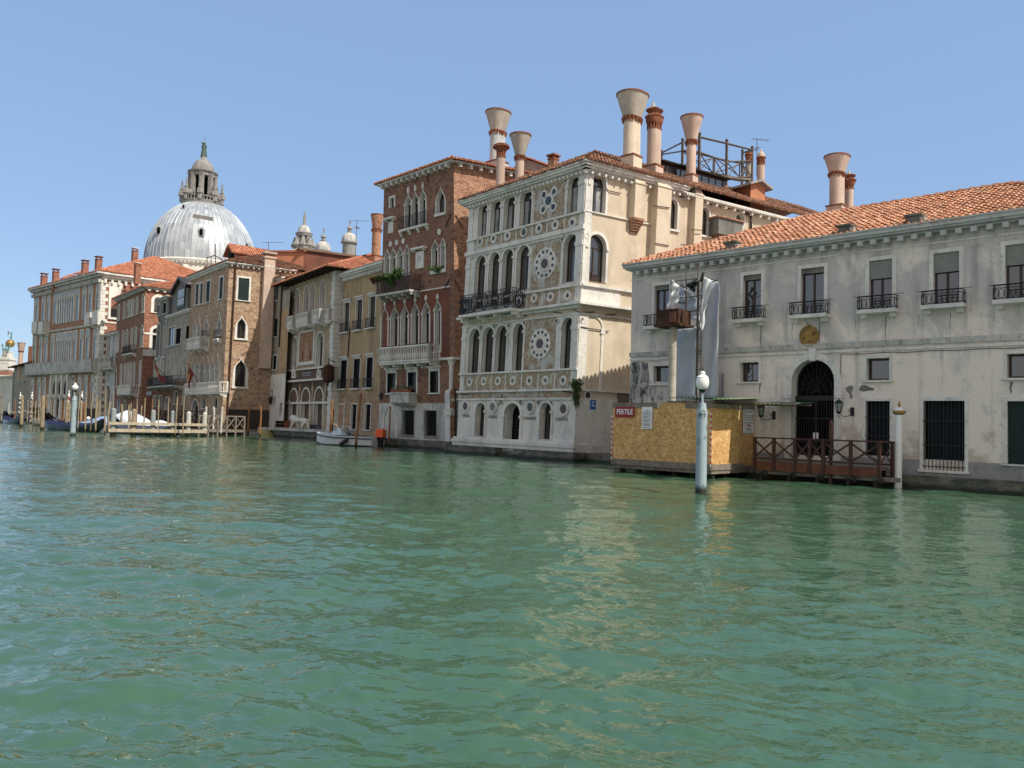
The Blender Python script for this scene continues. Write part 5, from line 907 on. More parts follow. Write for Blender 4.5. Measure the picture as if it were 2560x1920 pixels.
l = thing('wall_lantern', 'black lantern on the white stone base beside the narrow house windows', 'lantern', P(1,0,3), fN.ang); s_, z_ = fN.px(*Z3(783,1265), -.4); b = MB(); c_ = np.array(P(s_,-.4,z_)); b.lathe(c_, [(.03,-.4),(.12,-.3),(.22,.15),(.24,.18),(.03,.4)], 6); b.path([c_+[0,0,.4], np.array(P(s_+.4,-.1,z_+.3))], .03, 4); b.build('lantern_frame', ['iron'], l)
hip_roof(B, -.3, aR+.3, -.4, 5, ev+.12, .3, 'tile_old', .3, .4)
# ================================================================= brick house with arcade and flag
fK = Fr(Pd(463, 83.5), Pd(555, 74.6)); setlean(fK, Z3(130,240), Z3(440,170)); P = fK.P; W = fK.W
B = Bld('corner_brick_house', 'tall brown brick house with green shutters, gothic arcade and red flag', 'building', fK)
ev = (B.zz(Z3,130,225)+B.zz(Z3,440,150))/2; fKS = Fr(P(W,0,0)[:2], (np.array(P(W,0,0))+fK.v*9+fK.u*1.0)[:2], L=fK.u*fK.kR); PS = fKS.P
many(B, Z3, [(163,188,300,470),(200,222,295,465),(250,282,275,450),(360,390,245,425)], 'rect', sw=.14, sp=.04, dep=.15, ms='istria_clean', shut='closed', mull=(0,0), sub=False, same=False)
many(B, Z3, [(148,172,610,750),(182,206,605,745),(240,270,590,750),(345,378,565,735)], 'ogee', sw=.13, sp=.05, dep=.35, mull=(0,0), caps=True, sill=.08, crock=.2)
rs = many(B, Z3, [(128,156,945,1195),(165,192,940,1195),(205,237,930,1190),(248,280,920,1185),(288,320,915,1180),(332,362,905,1175)], 'ogee', sw=.12, sp=.06, dep=.4, caps=True, mull=(0,0), sill=0, crock=.2)
many(B, Z3, [(132,188,1255,1420)], 'pt', sw=.15, sp=.05, dep=.4, mull=(1,0), mf='steel_grey', mg='dark_void', sill=0, sub=False, name='doorway'); many(B, Z3, [(212,243,1240,1330),(313,345,1232,1328)], 'round', sw=.08, sp=.03, dep=.25, mull=(2,4), mf='iron', mg='dark_void', sub=False, name='grated_window')
B.wall([(0,.3),(W,.3),(W,ev),(0,ev)], 'brown_brick')
zb = B.zz(Z3,230,1200,-.7); B.balcony(B.at(Z3,75,1150,-.7)[0], B.at(Z3,362,1150,-.7)[0], zb, h=1.0, proj=.7, style='balusters', corb=4)
zb2 = B.zz(Z3,150,825,-.8); B.balcony(B.at(Z3,90,780,-.8)[0], B.at(Z3,208,780,-.8)[0], zb2, h=1.0, proj=.8, style='balusters', corb=3)
for x in (262, 365): a, z = B.at(Z3, x, 755); B.balcony(a-.6, a+.6, z, h=.8, proj=.5, style='bars', corb=2)
B.cornice(-.1, W, ev-.15, [(.2,.1),(.38,.12)], (.32,.13,.16,.24), 'istria'); B.body(0, W, -.5, ev, 9, 'brown_brick', right=False)
S = Bld('', '', '', fKS, root=B.root)
many(S, Z3, [(515,605,250,435)], 'rect', sw=.18, sp=.04, dep=.12, ms='istria_clean', shut='closed', mull=(0,0), sub=False); many(S, Z3, [(508,577,575,750)], 'ogee', sw=.22, sp=.05, dep=.35, ms='istria_clean', mull=(1,0), sill=.1); many(S, Z3, [(490,580,920,1150)], 'ogee', sw=.22, sp=.05, dep=.35, ms='istria', mull=(1,3), sill=.12)
S.wall([(0,.3),(9,.3),(9,ev),(0,ev)], 'brown_brick', name='side_wall'); S.cornice(0, 6, ev-.15, [(.2,.1),(.38,.12)], (.5,.13,.16,.24), 'istria_clean')
a, z = S.at(Z3, 575, 1340); cb = MB(fKS); cb.box(.6, 8, -.05, 0, .5, z, 0); cb.build('dark_boarding', ['dark_void' if 0 else 'pile_dark'], B.root)
dpp = MB(); a = S.at(Z3, 482, 500)[0]; dpp.tube(PS(.55,-.1,ev), PS(.45,-.1,1.5), .09); dpp.build('drainpipe', ['rust'], B.root)
a, c, z0, z1 = S.rect(Z3, 705, 778, 60, 1000); b = MB(fKS); b.box(a, a+1.0, -.55, .3, z0, z1-.3, 0); b.box(a-.1, a+1.1, -.65, .4, z1-.35, z1-.2, 0); b.box(a+.05, a+.95, -.5, .25, z1-.2, z1+.1, 1); b.box(a-.12, a+1.12, -.67, .42, z1+.1, z1+.25, 2); b.box(a-.01, a+1.01, -.56, .3, ev+.0, ev+.12, 3); b.build('chimney', ['salmon_render','gothic_brick','concrete','istria_clean'], B.root)
mb = MB(); z = ev+.12; c0, c1, c2, c3 = [np.array(q) for q in (P(-.4,-.4,z), P(W+.4,-.4,z), PS(9,-.4,z), P(-.4,9,z))]; hp = (c0+c1+c2+c3)/4+[0,0,1.9]; hp2 = hp+fK.u*1.5; hp1 = hp-fK.u*1.5
tile_slope(mb, c0, c1, hp1, hp2, .26); tile_slope(mb, c1, c2, hp2, hp2, .26); mb.add([c2,c3,hp1,hp2], [(0,1,2,3)], 0, (1,1)); mb.add([c3,c0,hp1], [(0,1,2)], 0, (1,1)); rf = mb.build('roof', ['tile_old','soffit'], B.root)
# dormer on it
p = Pd(Z2(1045,1390)[0], 80, Z2(1045,1390)[1]); u = fK.u; v = fK.v; Q = lambda s, y, z: p+u*s+v*y+np.array([0,0,z]); fq = type('q',(),{'P':staticmethod(Q)})
b = MB(); b.prism([(-1.0,-.8),(1.1,-.8),(1.1,1.0),(.0,1.75),(-1.0,1.0)], 0, 3.6, 0, fr=fq); b.box(-.65, .7, -.06, 0, -.1, 1.2, 1, fr=fq); b.box(-.75, .0, -.12, -.06, -.1, 1.2, 2, fr=fq)
for x in (-1, 1): tile_slope(b, *( (Q(x*1.4,-.5,.82), Q(x*1.4,3.8,.82), Q(.0,-.5,1.9), Q(.0,3.8,1.9)) if x > 0 else (Q(-1.4,3.8,.82), Q(-1.4,-.5,.82), Q(0,3.8,1.9), Q(0,-.5,1.9)) ), .26, .36, 3)
b.build('dormer', ['orange_render','dark_void','shutter_green','tile_red','dark_render'], rf)
b = MB(); fp = lambda x, y, d=82: Pd(Z2(x,y)[0], d, Z2(x,y)[1])
for x0,y0,x1,y1 in ((775,1325,775,1440),(820,1310,820,1430),(868,1180,868,1430),(938,1340,938,1420),(775,1330,868,1300),(868,1310,938,1350),(740,1440,870,1405),(870,1405,940,1420),(775,1440,820,1410)): b.tube(fp(x0,y0), fp(x1,y1), .045, n=4)
al = thing('rooftop_frame', 'rusty roof-terrace frame on the brown brick house below the great dome', 'roof terrace', fp(850,1440)); b.build('timber_frame', ['rust'], al)
# flag
def flag(fr, zf, x0, y0, x1, y1, pts, label, off=-.8):
    a, z = fr.px(*zf(x0,y0), off); c, z2 = fr.px(*zf(x1,y1), 0); t = thing('flag', label, 'flag', fr.P(c,0,z2), fr.ang); b = MB(); b.tube(fr.P(c,-.1,z2), fr.P(a,off,z), .045, .035, 6); b.ball(fr.P(a,off,z), .09, 6); b.build('flagpole', ['pile_brown'], t)
    b = MB(fr); q = [fr.px(*zf(*p), off*.8) for p in pts]; n = len(q); cs = sum(p[0] for p in q)/n; cz = sum(p[1] for p in q)/n
    vs = [fr.P(s, off*.8+.14*math.sin(3.1*i), z) for i, (s, z) in enumerate(q)]+[fr.P(cs, off*.8-.1, cz)]; b.add(vs, [(i,(i+1)%n,n) for i in range(n)], 0)
    b.add([fr.P(cs+.35*math.cos(k)*(1+.3*(k%2)), off*.8-.14, cz+.5*math.sin(k)) for k in range(6)], [list(range(6))], 1); o = b.build('flag_cloth', ['flag_red','flag_gold'], t); so_ = o.modifiers.new('thickness','SOLIDIFY'); so_.thickness = .01; return t
flag(fK, Z21, 1580, 580, 1900, 1135, [(1600,640),(1650,700),(1700,790),(1650,880),(1625,960),(1615,1100),(1590,1060),(1575,900),(1585,760)], 'red flag with gold emblem on the balcony of the brown brick house', -1.6)
B0 = B
# ================================================================= grey house with dormer, and the thin arcaded one
fC = Fr(Pd(386, 94.0), Pd(464, 83.8)); fC.kL = fC.kR = .024; P = fC.P; W = fC.W; mid = fC.px(*Z20(1165, 1100))[0]
B = Bld('dormer_house', 'grey plastered house with a big gabled dormer window and white pointed windows', 'building', fC)
ev = B.zz(Z20, 1400, 1010); 
many(B, Z20, [(1340,1430,1320,1640),(1545,1610,1290,1640)], 'rect', sw=.06, sp=.03, dep=.2, shut='inner', mull=(0,0), sub=False); many(B, Z20, [(1160,1300,1320,1700)], 'rect', sw=.08, sp=.05, dep=.15, mull=(1,0), mf='steel_grey', sub=False)
many(B, Z21, [(1150,1210,415,840),(1240,1290,415,840),(1320,1390,395,910),(1475,1550,365,900)], 'ogee', sw=.12, sp=.05, dep=.3, mull=(0,0), mg='drape', caps=True, sub=False)
many(B, Z21, [(1290,1355,1145,1400),(1462,1520,1145,1410)], 'rect', sw=.1, sp=.04, dep=.2, sub=False, mull=(1,0)); many(B, Z21, [(1090,1230,1275,1540)], 'round', sw=.12, sp=.04, dep=.4, mg='dark_void', sub=False, mull=(0,0), sill=0, name='doorway')
B.wall([(mid,.3),(W,.3),(W,ev),(mid,ev)], 'taupe_render'); clad(B, 0, mid, W, .3, B.zz(Z21, 1400, 940), 'red_brick', name='brick_base'); B.body(mid, W, -.5, ev, 10, 'dark_render'); B.cornice(mid, W, ev-.12, [(.3,.14)], (.32,.1,.2,.25), 'istria')
a0 = B.at(Z20,1310,700)[0]; a1 = B.at(Z20,1590,700)[0]; zt = B.zz(Z20,1410,290); ze = B.zz(Z20,1400,490); b = MB(fC); b.prism([(a0,ev),(a1,ev),(a1,ze),((a0+a1)/2,zt-.2),(a0,ze)], -.1, 5, 0); b.box(mid, W, .3, 6, ev, ev+2.6, 0)
for x in (-1,1): m_ = (a0+a1)/2; e = (a1-a0)/2+.5; b.add([P(m_,-.5,zt),P(m_,5,zt),P(m_+x*e,5,ze-.25),P(m_+x*e,-.5,ze-.25)]+[P(m_,-.5,zt-.3),P(m_,5,zt-.3),P(m_+x*e,5,ze-.55),P(m_+x*e,-.5,ze-.55)], [(0,1,2,3),(4,5,6,7),(0,3,7,4)], 1)
q_ = B.rect(Z20,1390,1545,510,910); b.box(q_[0], q_[1], -.2, -.1, q_[2], q_[3], 1); b.box(q_[0]+.35, q_[1]-.2, -.23, -.2, q_[2]+.3, q_[2]+(q_[3]-q_[2])*.47, 2); b.box(q_[0]+.35, q_[1]-.2, -.23, -.2, q_[2]+(q_[3]-q_[2])*.52, q_[3]-.15, 2); b.build('dormer', ['dark_render','dark_wood','drape'], B.root)
hip_roof(B, mid-.2, W+.2, .2, 8, ev+2.65, .35, 'tile_old', .3)
B2 = Bld('arcaded_house', 'thin dark grey house with round-arched loggia and an iron balcony with a red flag', 'building', fC)
ev2 = B2.zz(Z20, 1040, 740)
many(B2, Z20, [(950,1000,840,1060),(1075,1125,810,1040)], 'rect', sw=.08, sp=.03, dep=.2, shut='inner', mull=(0,0), sub=False); many(B2, Z20, [(925,990,1235,1960),(1065,1125,1205,1930)], 'round', sw=.1, sp=.04, dep=.3, caps=True, sub=False, mull=(0,0), mg='dark_void')
many(B2, Z21, [(870,925,455,1000),(945,1000,445,1000),(1020,1070,435,1000)], 'round', sw=.1, sp=.05, dep=.3, mg='drape', caps=True, sub=False, mull=(0,0), sill=0); many(B2, Z21, [(850,905,1250,1450),(970,1030,1250,1465)], 'rect', sw=.1, sp=.03, dep=.2, mg='drape', sub=False, mull=(0,0))
B2.wall([(0,.3),(mid-.02,.3),(mid-.02,ev2),(0,ev2)], 'dark_render'); clad(B2, 0, 0, mid, .3, B2.zz(Z21, 950, 1100), 'red_brick', name='brick_base'); B2.body(0, mid-.02, -.5, ev2, 8, 'dark_render'); B2.cornice(0, mid-.1, ev2-.1, [(.2,.12),(.35,.14)], (.26,.1,.16,.2), 'istria_grim')
B2.balcony(B2.at(Z21,730,950,-1.2)[0], B2.at(Z21,1265,930,-1.2)[0], B2.zz(Z21,900,1040,-1.2), h=1.0, proj=1.2, style='bars', ms='istria_grim', corb=4)
flag(fC, Z21, 830, 530, 1150, 870, [(860,590),(940,660),(990,780),(1010,830),(1100,840),(1110,980),(1010,960),(975,870),(940,760),(880,640)], 'long red flag hanging over the iron balcony of the thin arcaded house', -1.8)
# ================================================================= red brick house
fH = Fr(Pd(286, 106.8), Pd(352, 96.4)); setlean(fH, Z20(105,745), Z20(690,540)); P = fH.P; W = fH.W
B = Bld('red_brick_house', 'red brick house with white round-arched windows and red hipped roof', 'building', fH)
ev = (B.zz(Z20,105,720)+B.zz(Z20,690,515))/2; fHS = Fr(P(W,0,0)[:2], (np.array(P(W,0,0))+fH.v*10)[:2], L=fH.u*fH.kR); PS = fHS.P
many(B, Z20, [(132,162,835,1165),(240,275,805,1120),(325,352,765,1095),(375,405,755,1085),(425,455,735,1070),(505,540,710,1050),(630,670,670,1030)], 'round', sw=.14, sp=.04, dep=.2, mull=(1,0), sub=False, caps=True)
many(B, Z20, [(95,140,1415,1950),(215,250,1385,1760),(295,330,1370,1750),(395,430,1345,1740),(475,510,1325,1730),(600,645,1300,1700)], 'round', sw=.13, sp=.04, dep=.2, mull=(1,0), sub=False, caps=True)
many(B, Z21, [(62,95,625,1060),(172,205,620,1050),(250,280,530,1040),(315,345,525,1035),(372,402,515,1035),(440,470,610,1070),(565,600,590,1085)], 'round', sw=.13, sp=.04, dep=.3, mull=(0,0), sub=False, caps=True, mg='drape')
many(B, Z21, [(250,300,1335,1560)], 'round', sw=.1, dep=.3, sub=False, mg='dark_void', mull=(0,0)); many(B, Z21, [(105,165,1330,1600)], 'rect', sw=.05, dep=.2, sub=False, mg='tarp_blue', mull=(0,0), name='doorway')
B.wall([(0,.3),(W,.3),(W,ev),(0,ev)], 'red_brick'); S = Bld('', '', '', fHS, root=B.root)
many(S, Z20, [(872,1040,690,1010)], 'round', sw=.35, sp=.05, dep=.3, ms='istria_clean', sub=False, mull=(1,0)); many(S, Z20, [(835,1000,1330,1900)], 'round', sw=.35, sp=.05, dep=.3, ms='istria_clean', sub=False, mull=(0,0))
S.wall([(0,.3),(10,.3),(10,ev),(0,ev)], 'crimson_brick', name='side_wall'); B.body(0, W, -.5, ev, 10, 'red_brick', right=False)
st_ = MB(fHS); z_ = S.zz(Z20,730,1440); st_.box(0, 1.6, -.08, 0, z_-.12, z_+.12, 0); z_ = S.zz(Z21,720,330); st_.box(0, 1.6, -.08, 0, z_-.5, z_+.3, 0); st_.build('stone_band', ['istria_clean'], B.root)
B.cornice(-.1, W, ev-.15, [(.25,.12),(.45,.15)], (.3,.12,.18,.3), 'istria_grim'); S.cornice(0, 9, ev-.15, [(.25,.12),(.45,.15)], (.9,.3,.2,.3), 'istria_clean')
B.balcony(B.at(Z21,110,1100,-.9)[0], B.at(Z21,400,1080,-.9)[0], B.zz(Z21,240,1200,-.9), h=1.1, proj=.9, style='balusters', corb=3); B.balcony(B.at(Z21,205,300,-.6)[0], B.at(Z21,400,290,-.6)[0], B.zz(Z21,300,365,-.6), h=1.0, proj=.6, style='bars', corb=3)
hip_roof(B, -.5, W+.5, -.5, 10.5, ev+.12, .36, 'tile_red', .3, .42)
# ================================================================= low white house
fW = Fr(Pd(243, 113.4), Pd(288, 107.0)); fW.kL = fW.kR = .03; P = fW.P; W = fW.W
B = Bld('white_loggia_house', 'low white house with arched loggia and long stone balcony between brick palaces', 'building', fW)
ev = B.zz(Z18, 1350, 1385)
many(B, Z19, [(1640,1690,-250,295),(1735,1790,-240,290),(1850,1880,-240,285)], 'round', sw=.12, sp=.05, dep=.3, sub=False, mg='drape', caps=True, mull=(0,0), sill=0); many(B, Z19, [(1600,1655,885,1280),(1700,1780,835,1400)], 'round', sw=.14, sp=.05, dep=.4, sub=False, mg='dark_void', mull=(0,0), sill=0); many(B, Z19, [(1630,1660,600,740),(1735,1765,590,730)], 'oval', sw=.06, sp=.03, dep=.15, sub=False, mg='drape', mull=(0,0), fw=0, sill=0)
B.wall([(-.6,.3),(W,.3),(W,ev),(-.6,ev)], 'white_render'); B.body(-.6, W, -.5, ev, 8, 'white_render'); B.cornice(-.6, W, ev-.2, [(.2,.15),(.4,.15)], None, 'istria'); B.balcony(-.7, W, B.zz(Z19,1660,490,-.8), h=1.35, proj=.8, style='balusters', ms='istria_grim', corb=4, slab=.3); hip_roof(B, -.7, W+.1, -.3, 8, ev+.15, .25, 'tile_old', .3)
# ================================================================= great gothic-revival palace
fG = Fr(Pd(77, 128.0), Pd(243, 110.5)); setlean(fG, Z18(175,730), Z18(1240,470)); P = fG.P; W = fG.W
B = Bld('gothic_revival_palace', 'very long brick palace with white gothic window frames, stone balconies and brick chimneys', 'building', fG)
ev = (B.zz(Z18,170,700)+B.zz(Z18,1240,420))/2; fGS = Fr(P(W,0,0)[:2], (np.array(P(W,0,0))+fG.v*22+fG.u*2)[:2], L=fG.u*fG.kR); PS = fGS.P
def gothic(zf, xl, xr, yt, yb, cuts=1, z01=None):
    a, c, z0, z1 = B.rect(zf, xl, xr, yt, yb)
    if z01: z0, z1 = z01
    b = MB(fG); b.ring([(a+.15,z0),(c-.15,z0),(c-.15,z1-.15),(a+.15,z1-.15)], [(a,z0-.001),(c,z0-.001),(c,z1),(a,z1)], -.05, 0, 0); n = cuts; w_ = (c-a-.3)/n; zm = z0+(z1-z0)*.62; b.box(a+.15, c-.15, -.02, -.0, z0, z1-.15, 1)
    for k in range(n):
        s0 = a+.15+w_*k; s1 = s0+w_; h = outline(s0+.14, s1-.14, z0+.05, z0+(z1-z0)*.80, 'ogee'); b.add([P(p,-.03,z) for p, z in h], [list(range(len(h)))], 2)
        b.ring(h[1:]+h[:1], outline(s0+.14, s1-.14, z0+.05, z0+(z1-z0)*.80, 'ogee', .1)[1:]+h[:1] if 0 else [(p+(.07 if p > (s0+s1)/2 else -.07), z+.07) for p, z in h[1:]+h[:1]], -.1, -.03, 0, closed=False)
        cc_ = (s0+s1)/2; q = [(cc_+w_*.24*math.cos(t), z0+(z1-z0)*.89+w_*.24*math.sin(t)) for t in [i*math.pi/4 for i in range(8)]]; b.add([P(p,-.035,z) for p, z in q], [list(range(8))], 2)
        for e in (s0+.07, s1-.07): b.box(e-.09, e+.09, -.1, -.02, zm-.12, zm+.1, 0); b.tube(P(e,-.06,z0), P(e,-.06,zm-.1), .07, n=6)
    b.build('gothic_window', ['istria','istria_grim','glass' ], B.root)
for row, lst in (('a',[(182,235,798,1240,1),(285,342,765,1230,1),(365,420,745,1240,1),(470,532,715,1220,1),(535,808,655,1270,7),(825,888,630,1160,1),(932,996,600,1140,1),(1028,1096,575,1110,1),(1148,1215,545,1100,1)]),):
    zz_ = [B.rect(Z18, *q[:4]) for q in lst]; z0 = sum(q[2] for q in zz_)/len(zz_); z1 = sum(q[3] for q in zz_)/len(zz_)
    for q in lst: gothic(Z18, *q[:4], q[4], (z0, z1))
zc_ = B.rect(Z18, 145,200,1395,1800)[3]; zf_ = B.zz(Z19,700,400,-.3); 
for q in ((150,200,1),(250,300,1),(325,385,1),(435,495,1),(515,770,7),(785,850,1),(890,955,1),(985,1050,1),(1105,1170,1)): gothic(Z18, q[0], q[1], 1380, 1600, q[2], (zf_-.6, B.zz(Z18,640,1340)))
zt1 = (B.zz(Z19,180,690)+B.zz(Z19,1430,635))/2; zb1 = 2.2
for q in ((145,215,1),(280,355,1),(385,460,1),(525,600,1),(985,1060,1),(1120,1200,1),(1240,1325,1),(1390,1475,1)): gothic(Z19, q[0], q[1], 700, 1000, q[2], (zb1, zt1))
a, c, z0, z1 = B.rect(Z19, 615, 955, 640, 1380); zt_ = zt1+.3; b = MB(fG); b.box(a, c, -.15, 0, zt1-2.6, zt_, 0)
for k in range(3):
    s0 = a+(c-a)*k/3+.25; s1 = a+(c-a)*(k+1)/3-.25; h = outline(s0, s1, .6, zt1-.5, 'pt'); b.add([P(p,-.17,z) for p, z in h], [list(range(len(h)))], 1)
for k in range(4): s_ = a+(c-a)*k/3; b.lathe(P(s_,-.45,.6), [(.45,0),(.32,.3),(.28,zt1-4.2),(.5,zt1-3.8),(.55,zt1-3.4)], 8, 0); b.box(s_-.3, s_+.3, -.5, 0, zt1-2.8, zt_, 0)
b.build('water_portal', ['istria','dark_void'], B.root)
B.wall([(0,.3),(W,.3),(W,ev),(0,ev)], 'gothic_brick'); bs = MB(fG); bs.box(0, W, -.1, 0, .3, 2.2, 0); bs.box(a+.2, c-.2, -3.2, 0, -.5, .55, 1); bs.build('stone_base', ['pile_dark','istria_grim'], B.root)
zba = B.zz(Z19,800,560,-1.0); B.balcony(-.4, W-.1, zba, h=1.5, proj=.9, style='solid', ms='istria_grim', corb=14, slab=.3); zm_ = B.zz(Z18,640,1300)
bd = MB(fG); bd.box(0, W, -.15, 0, zm_-.15, zm_+.15, 0); bd.box(0, .5, -.1, 0, zba, ev, 0); 
for k in range(40): z = .8+k*(ev-1)/40; l = .55+.35*(k%2); bd.box(W-l, W+.02, -.08, 0, z, z+(ev-1)/40-.03, 1); bd.box(-.02, l*1.0, -.08, .0, z, z+(ev-1)/40-.03, 1, fr=fGS)
bd.build('quoin', ['istria_grim','istria_clean'], B.root)
for x0, x1, y_ in ((125,205,1340),(225,305,1345),(965,1045,1215),(1085,1170,1185)): B.balcony(B.at(Z18,x0,y_,-.9)[0], B.at(Z18,x1,y_,-.9)[0], B.zz(Z18,(x0+x1)/2,y_-5,-.9), h=1.6, proj=.9, style='solid', corb=2, slab=.3)
S = Bld('', '', '', fGS, root=B.root); r_ = S.rect(Z18, 1385, 1520, 850, 1110); S.win((r_[0], r_[0]+2.3, r_[2], r_[3]), 'pt', sw=0, sp=.05, dep=.3, sub=False, mf='brown_paint'); r2 = S.rect(Z18, 1360, 1560, 550, 1110); pn = MB(fGS); pn.box(r2[0]-.1, r2[0]+.2, -.12, 0, r_[2]-.2, r2[3], 0); pn.box(r2[1]-.3, r2[1], -.12, 0, r_[2]-.2, r2[3], 0); pn.box(r2[0], r2[1], -.1, 0, r_[3]+.3, r2[3], 0); pn.box(r2[0]-.2, r2[1], -.2, 0, r_[2]-.3, r_[2]-.05, 0); pn.build('window_surround', ['istria_clean'], B.root)
S.wall([(0,.3),(22,.3),(22,ev),(0,ev)], 'crimson_brick', name='side_wall'); z_ = S.zz(Z18,1400,1190); pn = MB(fGS); pn.box(0, 22, -.1, 0, z_-.12, z_+.1, 0); pn.build('string_course', ['istria_clean'], B.root); B.body(0, W, -.5, ev, 22, 'gothic_brick', right=False)
B.cornice(-.2, W, ev-.6, [(.15,.3),(.5,.35),(.8,.3)], (.4,.18,.5,.5), 'istria_grim'); S.cornice(0, 21, ev-.6, [(.15,.3),(.5,.35),(.8,.3)], (.9,.3,.55,.4), 'istria_clean')
mb = MB(); z = ev+.4; c0, c1, c2, c3 = [np.array(q) for q in (P(-.8,-.8,z), P(W+.8,-.8,z), PS(21,-.8,z), P(-.8,21,z))]; ctr = (c1+c2)/2; hp = ctr-fG.u*8+[0,0,4.6]; hq = (c0+c3)/2+fG.u*8+[0,0,4.6]
tile_slope(mb, c0, c1, hq, hp, .32, .45, 0, 3); tile_slope(mb, c1, c2, hp, hp, .32, .45, 0, 3); mb.add([c2,c3,hq,hp], [(0,1,2,3)], 0, (1,1)); mb.add([c3,c0,hq], [(0,1,2)], 0, (1,1)); ridge_tiles(mb, c1, hp, .15); ridge_tiles(mb, c2, hp, .15); rf = mb.build('roof', ['tile_red','soffit'], B.root)
for x, yt, yc, yb, d, w_ in ((315,405,425,590,126,80),(500,335,355,545,122,80),(970,195,215,395,116,85),(1185,135,155,340,113,85)): chimney(rf, 'square', d, Z18, x, yt, yc+25, yb, yb, w_+25, w_, w_, 0, 'terracotta', 'crimson_brick', drop=1.5)
for zf, x, yt, yc, yb, d, w_ in ((Z1,998,178,200,240,124,36),(Z1,1017,288,305,365,111,38),(Z1,1272,325,330,395,124,36)): chimney(rf, 'square', d, zf, x, yt, yc, yb, yb, w_+8, w_, w_, 0, 'istria_clean', 'crimson_brick', drop=1.5)
for x, y, d in ((610,440,123),(735,400,120),(850,360,118)):
    p = Pd(Z18(x,y)[0], d, Z18(x,y)[1]); b = MB(); Q = lambda s,yy,z: p+fG.u*s+fG.v*yy+np.array([0,0,z]); fq = type('q',(),{'P':staticmethod(Q)}); b.box(-.9,.9,.3,3,-2,-.4,0,fr=fq); tile_slope(b, Q(-1.2,0,-.45), Q(1.2,0,-.45), Q(-.3,1.2,.35), Q(.3,1.2,.35), .3, .4, 1, 3); b.build('dormer', ['dark_render','tile_red','soffit'], rf)
# ================================================================= far house and customs tower
fF = Fr(Pd(29, 146), Pd(80, 129)); fF.kL = fF.kR = .03; P = fF.P; W = fF.W
B = Bld('far_grey_house', 'low grey house with red-brown roof and flared chimney at the far left', 'building', fF); ev = (B.zz(Z24,150,780)+B.zz(Z24,480,700))/2
many(B, Z24, [(205,240,840,1020),(375,385,780,880),(420,432,790,900)], 'rect', sw=.15, sp=.05, dep=.2, sub=False, mull=(0,0), same=False)
many(B, Z24, [(385,415,960,1050)], 'rect', sw=.1, dep=.2, sub=False, mull=(0,0)); B.wall([(0,.3),(W,.3),(W,ev),(0,ev)], 'taupe_render'); B.body(0, W, -.5, ev, 9, 'taupe_render'); hip_roof(B, -.8, W+.6, -.8, 9, ev, .35, 'tile_old', .35)
b = MB(); p = Pd(Z24(440,660)[0], 138, Z24(440,660)[1]); q = Pd(Z24(510,660)[0], 134, Z24(510,500)[1]); b.hexa([p+[0,0,-1],p+[5,-3,-1],p+[8,3,-1],p+[3,5,-1],p+[0,0,2.6],p+[5,-3,2.6],p+[8,3,2.6],p+[3,5,2.6]]); b.build('attic', ['orange_render'], B.root)
chimney(B.root, 'cup', 140, Z24, 325, 365, 505, 690, 700, 120, 72, 65, 0, 'salmon_render', 'salmon_render', drop=3)
t = thing('customs_tower', 'white stone tower topped by a golden ball carried by bronze figures, far left', 'tower', Pd(20, 250)); d = 250
def tp(x, y): return Pd(Z24(x,y)[0], d, Z24(x,y)[1])
cx = tp(120, 600); zz3 = lambda y: tp(120, y)[2]; mm = d/F*.15666; b = MB(); cc0 = np.array([cx[0], cx[1], 0])
def sq(o, r, z0, z1, mi=0, r1=None): r1 = r1 or r; o.hexa([cc0+[x*q, y*q, z] for z, q in ((z0,r),(z1,r1)) for x, y in ((-1,-1),(1,-1),(1,1),(-1,1))], mi)
sq(b, 70*mm*1.1, -1, zz3(810)); sq(b, 80*mm*1.1, zz3(660), zz3(640)); sq(b, 90*mm*1.1, zz3(640), zz3(605)); sq(b, 78*mm*1.1, zz3(800), zz3(660)); sq(b, 62*mm, zz3(605), zz3(520), 0, 48*mm); sq(b, 52*mm, zz3(520), zz3(500)); sq(b, 82*mm, zz3(900), zz3(810), 1); sq(b, 120*mm, -1, zz3(905)); sq(b, 125*mm, zz3(905), zz3(885))
for k in range(-2, 3): b.hexa([cc0+[k*30*mm+x*8*mm, -85*mm+y*6*mm, z] for z in (zz3(700), zz3(650)) for x, y in ((-1,-1),(1,-1),(1,1),(-1,1))])
b.build('tower_body', ['church_white','crimson_brick'], t); b = MB(); b.ball([cx[0]+30*mm, cx[1], zz3(375)], 69*mm*.95, 20); b.build('golden_ball', ['gold'], t, True)
b = MB(); bc = np.array([cx[0]+30*mm, cx[1], 0])
for k in (-1, 0, 1): q = bc+[k*55*mm*.9, -2, 0]; b.path([q+[0,0,zz3(500)], q+[-k*8*mm,0,zz3(460)], q+[k*12*mm,0,zz3(430)], q+[k*2*mm,0,zz3(395)]], 10*mm, 6); b.path([q+[0,0,zz3(450)], q+[-k*30*mm,0,zz3(480)], q+[-k*25*mm,0,zz3(505)]], 8*mm, 5)
q = bc+[10*mm,0,0]; b.path([q+[-12*mm,0,zz3(300)], q+[-4*mm,0,zz3(265)], q+[0,0,zz3(240)]], 8*mm, 6); b.path([q+[6*mm,0,zz3(300)], q+[0,0,zz3(260)], q+[2*mm,0,zz3(205)]], 9*mm, 6); b.ball(q+[3*mm,0,zz3(190)], 9*mm, 8); b.path([q+[0,0,zz3(225)], q+[-40*mm,0,zz3(200)]], 4*mm, 5); b.hexa([q+[x,y,z] for z in (zz3(240), zz3(180)) for x, y in ((-58*mm,-.05),(-42*mm,-.05),(-42*mm,.05),(-58*mm,.05))], 1); b.build('bronze_figures', ['verdigris','gold'], t)
